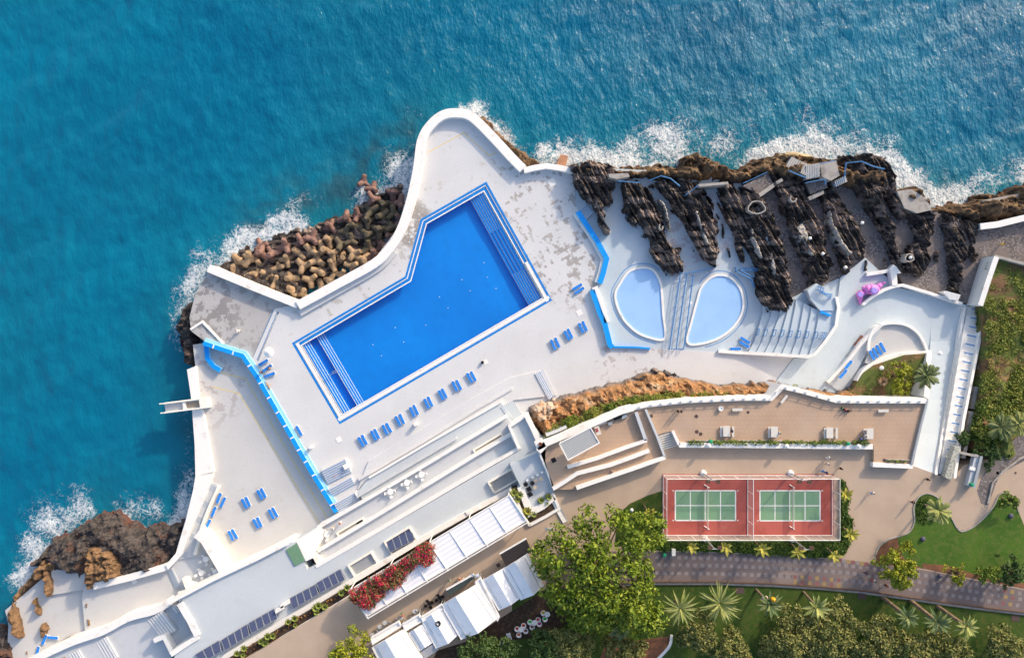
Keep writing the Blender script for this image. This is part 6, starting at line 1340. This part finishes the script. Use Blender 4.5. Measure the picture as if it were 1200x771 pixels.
# coloured round seats in the yard
cols={'red':(.55,.06,.03),'green':(.05,.50,.04),'yellow':(.75,.45,.03),'magenta':(.55,.02,.22),'brown':(.25,.10,.09),'orange':(.60,.16,.07)}
def tub(x,y,c,label):
    t=empty('tub_chair',P(x,y,Z_S),label,'chair','round tub chairs in the dark yard'); MB().lathe(P(x,y,Z_S),[(.30,0),(.46,.3),(.50,.62),(.40,.62),(.36,.42)],14).build('shell',M_plastic,t)
    MB().lathe(P(x,y,Z_S+.42),[(.33,0),(.33,.08),(.22,.1)],12).build('cushion',MC[c],t)
MC={k:mat('cushion_'+k,v,[],.8) for k,v in cols.items()}
for x,y,c,lb in [(636.5,717,'yellow','yellow tub chair, rightmost but one in the dark yard'),(621,727.5,'green','left green tub chair beside the white round table'),(638.5,724,'green','right green tub chair in the dark yard'),(630.5,724.8,'red','red tub chair above the white round table'),(632,729.7,'magenta','magenta tub chair beside the white round table'),(623.5,733.4,'brown','brown tub chair below the white round table'),(606,735.5,'red','left red tub chair of the left group'),(613.5,731.8,'red','upper red tub chair of the left group'),(608,742.5,'orange','lowest orange tub chair of the left group'),(616,738,'brown','brown tub chair right of the left glass table'),(656,704,'red','red tub chair at the edge of the huge tree'),(662,704,'orange','orange tub chair at the edge of the huge tree'),(670,708,'orange','orange tub chair under the huge tree'),(670,700,'red','red tub chair under the huge tree')]: tub(x,y,c,lb)
for x,y,lb in [(626.5,729.3,'white round table in the middle of the dark yard'),(610.5,737.3,'glass round table in the left group of the dark yard'),(641.5,719.5,'white round table at the right of the dark yard'),(659,709,'white round table at the edge of the huge tree'),(677,704,'white round table under the huge tree')]: ftable(x,y,Z_S,.5,lb,'yard tables')
for x,y,a,lb in [(576,757,20,'leftmost grey folding table at the bottom of the dark yard'),(587,754,-30,'middle grey folding table at the bottom of the dark yard'),(596.5,745.5,15,'rightmost grey folding table at the bottom of the dark yard')]:
    t=empty('folding_table',P(x,y,Z_S),lb,'table','grey folding tables'); MB().box(P(x,y,Z_S+.74),(.8,1.3,.05),radians(a)).build('table_top',M_wgrey,t); mb=MB(); [mb.box(P(x,y,Z_S+.36)+Matrix.Rotation(radians(a),3,'Z')@Vector((u*.3,v*.55,0)),(.05,.05,.72)) for u in(-1,1) for v in(-1,1)]; mb.build('legs',M_metal,t)
# ================================================================ TERRACE FURNITURE
M_stone=mat('pale_stone',(.62,.60,.56),[(3,(.5,.48,.44),.5,.8)],.8)
def bench(x,y,a,label,L=1.9):
    p=P(x,y,Z_T); t=empty('stone_bench',p,label,'bench','pale benches along the balustrade',radians(a)); MB().box((0,0,.43),(L,.5,.09)).build('seat',M_stone,t,local=True)
    for s in(-1,1): MB().box((s*L*.36,0,.2),(.18,.42,.39)).build('leg',M_stone,t,local=True)
bench(863.5,479.7,0,'pale bench left of centre near the balustrade'); bench(1034,481,0,'pale bench near the right end of the balustrade'); bench(918,467.5,52,'slanting pale bench at the corner of the balustrade',1.8)
def picnic(x,y,lb,side):
    t=empty('picnic_table',P(x,y,Z_T),lb,'table','picnic tables of the bench terrace'); MB().box(P(x,y,Z_T+.74),(1.25,1.95,.08)).build('table_top',M_stone,t); [MB().box(P(x,y,Z_T+.36)+Vector((0,s*.6,0)),(.7,.18,.7)).build('leg',M_stone,t) for s in(-1,1)]
    for s in side:
        b=P(x,y,Z_T)+Vector((s*1.08,0,0)); q=empty('stone_bench',b,('left' if s<0 else 'right')+' bench at the '+lb,'bench','picnic benches'); MB().box(b+Vector((0,0,.43)),(.42,1.95,.08)).build('seat',M_stone,q); [MB().box(b+Vector((0,u*.7,.2)),(.3,.15,.39)).build('leg',M_stone,q) for u in(-1,1)]
picnic(851.5,505.2,'first picnic table from the left',(-1,1)); picnic(907.5,506,'second picnic table from the left',(-1,)); picnic(972.5,507,'third picnic table from the left',(-1,1)); picnic(1019.5,508,'fourth picnic table from the left',(-1,))
def cover_plate(x,y,r,z,lb,grp='manhole covers'): MB().lathe(P(x,y,z),[(r,0),(r,.02)],14).build('manhole_cover',mat_mh,label=lb,cat='manhole',group=grp)
mat_mh=mat('iron_cover',(.09,.06,.055))
for x,y,r,z,lb in [(816,487.8,.35,Z_T,'round iron cover alone near the left of the bench terrace'),(816.5,505.8,.35,Z_T,'round iron cover, left of a touching pair'),(821,508.5,.35,Z_T,'round iron cover, right of a touching pair'),(876.6,483,.28,Z_T,'small iron cover right of the left bench'),(966,502,.3,Z_T,'iron cover at the third picnic table'),(1036,539,.3,Z_T,'iron cover beside the corner hedge'),(1169,554,.28,Z_S,'iron cover on the paving at the far right'),(1190,554,.22,Z_S,'small iron cover at the right edge paving')]: cover_plate(x,y,r,z,lb)
MB().box(P(648.8,539,Z_T-.0),(.85,.85,.06),radians(28)).build('hatch',M_black,label='square dark hatch left of the grey pavilion',cat='hatch'); MB().box(P(763,487.5,Z_T),(.6,.6,.05),radians(10)).build('hatch',mat_mh,label='square dark hatch right of the slanting walls',cat='hatch'); MB().box(P(584,662,Z_S),(.7,.7,.06),radians(30)).build('hatch',mat_mh,label='small dark hatch left of the slatted roof',cat='hatch')
for x,y,w,h,a,m,lb in [(724,489.5,1.6,.45,22,M_black,'dark bench by the curved wall above the ramp'),(731.5,487.8,1.1,.5,22,M_wgrey,'grey box beside the dark bench'),(715,496,.8,.6,15,M_metal,'small grey box below the dark bench'),(706,496,1.6,.3,20,M_stone,'pale bench against the curved wall')]:
    MB().box(P(x,y,Z_T+.3),(w,h,.5),radians(a)).build('bench_box' ,m,label=lb,cat='bench' if 'bench' in lb else 'box')
t=empty('info_board',P(700.5,504.5,Z_T),'tall reddish display board beside the grey pavilion','board'); MB().box(P(700.5,504.5,Z_T+.9),(.9,1.6,.1),radians(18)).build('panel',M_stone,t); MB().box(P(699.5,504,Z_T+.96),(.5,.7,.03),radians(18)).build('picture',mat('board_red',(.35,.08,.08)),t); MB().box(P(700.5,504.5,Z_T+.4),(.15,.15,.85)).build('post',M_metal,t)
t=empty('chimney_block',P(633,520,5),'white square planter block with dark pot at the café corner','planter'); MB().box(P(633,520,9.2),(1.6,1.6,1.6),radians(28)).build('block',M_white,t); MB().lathe(P(633,520,10.),[(.3,0),(.34,.3),(.24,.3),(.22,.1)],12).build('pot',mat('clay_pot',(.28,.11,.07)),t)
for x,y,lb in [(844,478.5,'round white planter below the balustrade'),(668,619+0,'')][:1]: MB().lathe(P(x,y,Z_T),[(.38,0),(.44,.55),(.32,.55),(.3,.4)],14).build('round_planter',M_plastic,label=lb,cat='planter')
for x,y,lb in [(832,516.5,'green bin left among the clipped hedges'),(992,519,'green bin right among the clipped hedges')]: 
    MB().lathe(P(x,y,Z_T),[(.28,0),(.32,.8),(.34,.82),(.3,.95),(.1,1.)],12).build('litter_bin',mat('bin_green',(.02,.30,.15),[],.5),label=lb,cat='bin',group='green bins')
for x,y,z,lb in [(778,649,Z_S,'green bin beside the white box at the promenade'),(1137,567,Z_S+1.1,'green bin on the end of the white counter')]: MB().lathe(P(x,y,z),[(.28,0),(.32,.7),(.3,.85),(.1,.9)],12).build('litter_bin',bpy.data.materials['bin_green'],label=lb,cat='bin')
MB().box(P(789,646.5,Z_S+.5),(.65,1.2,1.)).build('cabinet',M_white,label='white utility box below the left court corner',cat='cabinet')
for x,y,z,lb in [(1100,414,2.6,'white globe lamp at the right end of the arched terrace wall'),(1032,431,3.6,'white globe lamp on the wall above the wedge garden'),(1077.5,463,3.4,'white globe lamp at the lower right of the wedge garden'),(740,597,Z_S+2.4,'white globe lamp on the grass left of the courts'),(830,521.5,Z_T+.6,'small white globe on the hedge wall, left one'),(921,522.5,Z_T+.6,'small white globe on the hedge wall, middle one'),(1005,522.5,Z_T+.6,'small white globe on the hedge wall, right one'),(948.5,279.5,3.2,'small white globe lamp on the long ridge with sandy edge'),(963.5,297.5,2.8,'small white globe lamp low on the ridge with sandy edge'),(990,313.5,2.4,'small white globe lamp at the jagged plaza corner'),(1009.5,261.5,3.2,'small white globe lamp on the ridge above the plaza corner'),(1066,302,3.8,'small white globe lamp inside the round rock hollow')]:
    r=.42 if z<Z_S+2 and y>320 else .32; 
    t=empty('globe_lamp',P(x,y,z-.8),lb,'lamp','white globe lamps'); MB().lathe(P(x,y,z),[(r*.3,0),(r*.85,r*.35),(r,r),(r*.85,r*1.6),(r*.2,r*2)],12).build('globe',M_plastic,t); MB().tube(P(x,y,z-.9),P(x,y,z),.06).build('post',M_metal,t)
for x,y,lb in [(840,693,''),(1010,698,'small square grate beside the kerb wall at the middle'),(1190,724,'small square grate at the lower right'),(867,691.5,'small square grate above the big spiky palm')][1:]: MB().box(P(x,y,Z_S+.04),(1.5,1.1,.06)).build('grate',mat_mh if 'grate' in lb else M_conc,label=lb,cat='grate',group='lawn grates')
for x,y,lb in [(1081,631,'dark round stone on the lawn below the pale palm'),(1184,604,'dark round stone at the right tip of the lawn'),(1101,674,'dark litter bin on the promenade edge'),(1180,589,'dark small bollard beside the leafy tree')]: MB().lathe(P(x,y,Z_S),[(.4,0),(.45,.25),(.3,.5),(.05,.58)],12).build('round_stone' if 'stone' in lb else 'bollard',mat('slate_'+str(x),(.09,.09,.14)),label=lb,cat='stone' if 'stone' in lb else 'bollard')
# drain plates on the deck
for x,y,s,z,lb in [(647,214,1.4,0,'square white hatch plate near the sea wall corner'),(679,366.5,1.1,0,'square white hatch plate between lounger pairs and blue wall'),(397,515,1.0,0,'square pale plate at the lower corner of the big pool'),(157,681,.9,-1.9,'square white plate on the west deck'),(569,424,.9,0,'pale plate with a dark spot right of the ninth lounger pair'),(809,355,.6,-.1,'small white plate between the blue handrails')]: MB().box(P(x,y,z+.02),(s,s,.05),radians(28)).build('hatch_plate',M_white,label=lb,cat='hatch')
MB().lathe(P(565.5,424.5,0),[(.28,0),(.3,.5),(.2,.6)],10).build('litter_bin',M_black,label='small black bin on the pool deck right of the lounger row',cat='bin')
for x,y,w,lb in [(406,546,1.,'white block at the head of the topmost blue edged flight'),(420.5,578,1.1,'white square block at the head of the lowest blue edged flight'),(487,497,.6,'small white block below the lounger row'),(364,524,.5,'small white block right of the long blue wall'),(158,720,.5,'small white block on the west deck near the winding wall')]: MB().box(P(x,y,.6 if x>160 else -1.6),(w,w,1.1 if x>160 else .6),radians(30)).build('white_block',M_white,label=lb,cat='block')
# picnic wooden benches by the slabs
for i in range(3): MB().box(P(72+i*4,752-i*2.2,-2.2),(.5,2.6,.12),radians(-62)).build('wooden_bench',mat('bench_wood_%d'%i,(.55,.48,.38)),label=o9[i]+' pale wooden bench from the left below the sunning slab loungers',cat='bench',group='wooden benches')
# pink playground creature
t=empty('slide_sculpture',P(1016,343,.25),'pink and violet winding play slide sculpture on the plaza','play sculpture')
mp_=mat('pink_paint',(.72,.22,.62),[(1.5,(.60,.20,.60),.5,.8)],.45); mv_=mat('violet_paint',(.36,.28,.75),[],.45)
def tubep(pts,rs,z,m,nm,par):
    mb=MB(); W=[P(x,y,zz) for (x,y),zz in zip(pts,z)]
    for k in range(len(W)-1): mb.tube(W[k],W[k+1],rs[k],rs[k+1],10); mb.lathe(W[k]-Vector((0,0,rs[k]*.7)),[(rs[k]*.6,0),(rs[k],rs[k]*.7),(rs[k]*.6,rs[k]*1.4)],10)
    return mb.build(nm,m,par,smooth=True)
b=tubep([(1013,338),(1018,339),(1024,339.5),(1028,337),(1033,333),(1037.5,330.5)],[.55,1.0,1.05,.7,.35,.15],[1.2,1.3,1.3,1.2,1.1,1.],mp_,'body',t)
tubep([(1015,343),(1011,343.5),(1007.5,345),(1008.5,351),(1007.5,357)],[.35,.6,.75,.4,.2],[.9,1.0,1.,.8,.6],mp_,'tail',t)
MB().lathe(P(1024,340.5,2.1),[(.65,0),(.65,.3),(.5,.36)],16).build('round_cap',mv_,t); MB().lathe(P(1008,345,1.6),[(.5,0),(.5,.25)],16).build('round_cap',mv_,t)
# surf / boxes near ramp foot
for x,y,w,l,a,m,lb in [(1007,400,.9,2.4,-38,mat('brown_cushion',(.20,.09,.07)),'brown padded bench beside the white side ramp'),(999,412,.7,3.,-40,M_metal,'grey slatted bench beside the white side ramp')]: MB().box(P(x,y,.55),(w,l,.4),radians(a)).build('bench',m,label=lb,cat='bench')
wall('display_wall',[(640,510),(652,505.5),(664,500)],8.4,.5,5,M_wgrey,label='grey curved panel among the cliff bushes at the café corner',cat='panel')
# ================================================================ PEOPLE
M_skin=mat('skin',(.50,.28,.18),[],.6); 
def skinmesh(name,verts,edges,radii,mat_,root=0,sub=1):
    me=bpy.data.meshes.new(name+'_src'); me.from_pydata(verts,edges,[]); o=bpy.data.objects.new(name+'_src',me); COL.objects.link(o)
    md=o.modifiers.new('s','SKIN'); me.skin_vertices[0].data[root].use_root=True
    for i,r in enumerate(radii): me.skin_vertices[0].data[i].radius=(r,r) if not isinstance(r,tuple) else r
    sb=o.modifiers.new('u','SUBSURF'); sb.levels=sub; sb.render_levels=sub
    bpy.context.view_layer.update(); dg=bpy.context.evaluated_depsgraph_get(); m2=bpy.data.meshes.new_from_object(o.evaluated_get(dg)); m2.name=name
    bpy.data.objects.remove(o); m2.materials.clear(); m2.materials.append(mat_)
    for p in m2.polygons: p.use_smooth=True
    return m2
def posejoints(kind):
    J={}
    if kind in('stand','walk'):
        s=.28 if kind=='walk' else .02
        J=dict(pel=(0,0,.95),che=(0.02,0,1.32),nec=(.03,0,1.5),hea=(.06,0,1.66),top=(.05,0,1.74),
          shl=(0,.19,1.42),ell=(-s*.5,.25,1.15),hal=(s*.4,.25,.9),shr=(0,-.19,1.42),elr=(s*.5,-.25,1.15),har=(s*1.0,-.24,.95),
          hil=(0,.1,.92),knl=(s*.8,.11,.5),anl=(s*.7,.11,.08),tol=(s*.7+.18,.12,.04),hir=(0,-.1,.92),knr=(-s*.1,-.11,.5),anr=(-s*1.2,-.11,.12),tor=(-s*1.2+.17,-.12,.04))
    elif kind=='sit':
        J=dict(pel=(0,0,.52),che=(0.03,0,.90),nec=(.05,0,1.08),hea=(.09,0,1.24),top=(.08,0,1.32),
          shl=(.02,.19,1.0),ell=(.12,.25,.76),hal=(.36,.16,.66),shr=(.02,-.19,1.0),elr=(.12,-.25,.76),har=(.36,-.16,.66),
          hil=(0,.1,.50),knl=(.44,.14,.52),anl=(.48,.14,.09),tol=(.66,.15,.05),hir=(0,-.1,.50),knr=(.44,-.14,.52),anr=(.46,-.14,.09),tor=(.64,-.15,.05))
    else:
        J=dict(pel=(0,0,.12),che=(.38,0,.14),nec=(.56,0,.15),hea=(.73,0,.17),top=(.82,0,.16),
          shl=(.48,.19,.13),ell=(.3,.38,.08),hal=(.08,.4,.06),shr=(.48,-.19,.13),elr=(.65,-.36,.08),har=(.82,-.25,.1),
          hil=(-.03,.1,.11),knl=(-.45,.14,.13),anl=(-.86,.13,.08),tol=(-.98,.16,.14),hir=(-.03,-.1,.11),knr=(-.44,-.12,.2),anr=(-.84,-.1,.08),tor=(-.96,-.12,.14))
    return J
BE=[('pel','che'),('che','nec'),('nec','hea'),('hea','top'),('che','shl'),('shl','ell'),('ell','hal'),('che','shr'),('shr','elr'),('elr','har'),('pel','hil'),('hil','knl'),('knl','anl'),('anl','tol'),('pel','hir'),('hir','knr'),('knr','anr'),('anr','tor')]
RD=dict(pel=.13,che=.14,nec=.055,hea=.10,top=.07,shl=.065,ell=.045,hal=.04,shr=.065,elr=.045,har=.04,hil=.09,knl=.06,anl=.04,tol=.035,hir=.09,knr=.06,anr=.04,tor=.035)
def sub_mesh(nm,J,keys,edges,scale,m):
    idx={k:i for i,k in enumerate(keys)}; return skinmesh(nm,[J[k] for k in keys],[(idx[a],idx[b]) for a,b in edges],[RD[k]*scale+.012 for k in keys],m)
PM={}
def pmesh(kind):
    if kind in PM: return PM[kind]
    J=posejoints(kind); ks=list(J)
    body=skinmesh('body',[J[k] for k in ks],[(ks.index(a),ks.index(b)) for a,b in BE],[RD[k] for k in ks],M_skin,root=ks.index('pel'))
    shirt=sub_mesh('shirt',J,['pel','che','shl','ell','shr','elr'],[('pel','che'),('che','shl'),('shl','ell'),('che','shr'),('shr','elr')],1.12,M_white)
    tr=sub_mesh('trousers',J,['pel','hil','knl','anl','hir','knr','anr'],[('pel','hil'),('hil','knl'),('knl','anl'),('pel','hir'),('hir','knr'),('knr','anr')],1.12,M_black)
    h=Vector(J['hea']); tp=Vector(J['top']); bm=bmesh.new(); bmesh.ops.create_uvsphere(bm,u_segments=12,v_segments=8,radius=.125); d=(tp-h).normalized()
    for v in bm.verts: v.co=v.co+h+d*.045-Vector((.02,0,0))
    hair=bpy.data.meshes.new('hair'); bm.to_mesh(hair); bm.free(); hair.materials.append(M_black)
    PM[kind]=(body,shirt,tr,hair); return PM[kind]
def pm(name,c): return bpy.data.materials.get(name) or mat(name,c,[],.8)
CC=dict(black=(.015,.015,.02),white=(.8,.8,.8),blue=(.03,.18,.55),red=(.55,.04,.08),green=(.04,.28,.12),grey=(.3,.3,.32),orange=(.65,.18,.05),beige=(.5,.38,.28),navy=(.02,.03,.10),yellow=(.8,.55,.05),lightblue=(.35,.5,.75))
HC=[(.02,.015,.01),(.12,.06,.03),(.35,.22,.10),(.4,.38,.36)]
def person(x,y,z,kind,az,shirt,tr,label,hair=0,swim=False):
    b,s,t,h=pmesh(kind); o=bpy.data.objects.new('person',b); COL.objects.link(o); o.location=P(x,y,z); o.rotation_euler=(0,0,az); tag(o,label,'person')
    for nm,me,m in(('shirt',s,shirt),('trousers',t,tr),('hair',h,None)):
        if nm=='shirt' and swim: continue
        if nm=='trousers' and swim and tr is None: continue
        c=bpy.data.objects.new(nm,me); COL.objects.link(c); c.parent=o; sl=c.material_slots[0]; sl.link='OBJECT'; sl.material=pm('cloth_'+m,CC[m]) if m else pm('hair_%d'%hair,HC[hair])
    return o
A=radians
for a in [(793,481,Z_T,'stand',A(0),'black','black','person in black standing in an embrace near the balustrade, left one'),(797,481.5,Z_T,'stand',A(180),'black','navy','person in black standing in an embrace near the balustrade, right one'),
(1003+0,0,0,0,0,0,0,0)][:2]+[(857,504.5,Z_T+.0,'sit',A(180),'navy','black','person in dark clothes sitting at the first picnic table'),(912,507,Z_T,'sit',A(180),'white','lightblue','person in white sitting at the second picnic table'),
(1011,504.5,Z_T,'sit',A(0),'grey','white','upper person on the bench at the fourth picnic table'),(1011.5,510.5,Z_T,'sit',A(0),'white','grey','lower person on the bench at the fourth picnic table'),(1006.5,513.5,Z_T,'stand',A(60),'blue','navy','person in blue standing beside the fourth picnic table'),
(989,479.5,Z_T-.4,'sit',A(-90),'red','navy','person in red sitting by the balustrade in the group'),(985.5,477.5,Z_T-.4,'sit',A(-60),'green','black','person in green sitting left in the group by the balustrade'),(994,480.5,Z_T-.4,'sit',A(200),'beige','black','person in beige sitting right in the group by the balustrade'),
(968.5,535.5,Z_S,'walk',A(-20),'white','white','upper one of two people in white walking above the right court'),(967,542.5,Z_S,'walk',A(-10),'white','beige','lower one of two people in white walking above the right court'),(962,551,Z_S,'walk',A(-30),'blue','blue','left person in blue just above the right court'),(966,552.8,Z_S,'walk',A(-30),'navy','blue','right person in darker blue just above the right court'),(982.8,547.7,Z_S,'walk',A(10),'black','black','person in black walking right of the people in blue'),
(1019.5,576.5,Z_S,'walk',A(140),'white','blue','person in white and blue walking right of the courts'),(1084,560.5,Z_S,'walk',A(0),'black','black','person in black near the foot of the white ramp'),(1066.5,587,Z_S,'walk',A(150),'black','navy','person in black striding beside the lawn tongue'),
(1021,678.5,Z_S,'walk',A(160),'white','red','person in white and red on the promenade'),(1036,684,Z_S,'walk',A(160),'orange','black','person in dark orange on the promenade'),(1012.5,669.5,Z_S,'walk',A(160),'navy','navy','person in navy on the promenade, upper left of the others'),
(539,675.5,Z_S,'walk',A(30),'orange','grey','person in orange walking on the lane'),(542.8,676.5,Z_S,'walk',A(30),'grey','beige','person in grey beside the one in orange'),(527.5,677.8,Z_S,'walk',A(200),'green','grey','person in green walking on the lane'),
(472,718.5,Z_S,'walk',A(90),'red','green','person in red and green beside the café seats'),(400,611,2.4,'walk',A(40),'red','white','right person on the building walkway'),(391.5,617,2.4,'walk',A(40),'white','beige','left person on the building walkway'),
(716,551,Z_S,'walk',A(0),'beige','white','person in beige on the zigzag ramp'),(1171.5,286.5,.15,'stand',A(90),'yellow','yellow','person in yellow on the stone terrace at the right'),(317,432,.3,'sit',A(120),'beige','black','tanned person sitting among the loungers below the parasol'),(307.5,436,0,'stand',A(20),'black','navy','person in black beside the loungers below the parasol')]:
    person(*a)
person(393,556,.3,'lie',A(30),'white','orange','sunbather lying between the blue edged flights',1,True); person(279,387.5,-.35,'sit',A(0),'white','white','seated person on the weathered deck',1)
o=person(314,451,.2,'lie',A(-60),'white','beige','sunbather lying against the long blue wall',2,True)
# ================================================================ CAMERA, LIGHT, WORLD
cam=bpy.data.cameras.new('camera'); cam.sensor_width=36; cam.sensor_fit='HORIZONTAL'; cam.lens=36*H/200.; cam.clip_end=9000; cam.clip_start=.5
co=bpy.data.objects.new('camera',cam); COL.objects.link(co); co.location=(0,0,H); SC.camera=co
EL=radians(23); AZS=radians(40)   # azimuth clockwise from +Y
d=Vector((sin(AZS)*cos(EL),cos(AZS)*cos(EL),sin(EL)))
sun=bpy.data.lights.new('sun','SUN'); sun.energy=2.0; sun.angle=radians(2.); sun.color=(1.,.80,.58)
so=bpy.data.objects.new('sun',sun); COL.objects.link(so); so.rotation_euler=d.to_track_quat('Z','Y').to_euler()
w=bpy.data.worlds.new('World'); SC.world=w; w.use_nodes=True; nt=w.node_tree; bg=nt.nodes['Background']; sky=nt.nodes.new('ShaderNodeTexSky'); sky.sky_type='NISHITA'; sky.sun_disc=False
sky.sun_elevation=EL; sky.sun_rotation=AZS; sky.dust_density=3.; sky.ozone_density=1.; nt.links.new(sky.outputs[0],bg.inputs[0]); bg.inputs[1].default_value=.15
SC.render.engine='CYCLES'; SC.view_settings.view_transform='Standard'; SC.view_settings.look='None'; SC.view_settings.gamma=1; SC.view_settings.exposure=.86
SC.cycles.max_bounces=6; SC.cycles.transparent_max_bounces=12; SC.cycles.caustics_reflective=False; SC.cycles.caustics_refractive=False
SC.render.film_transparent=False
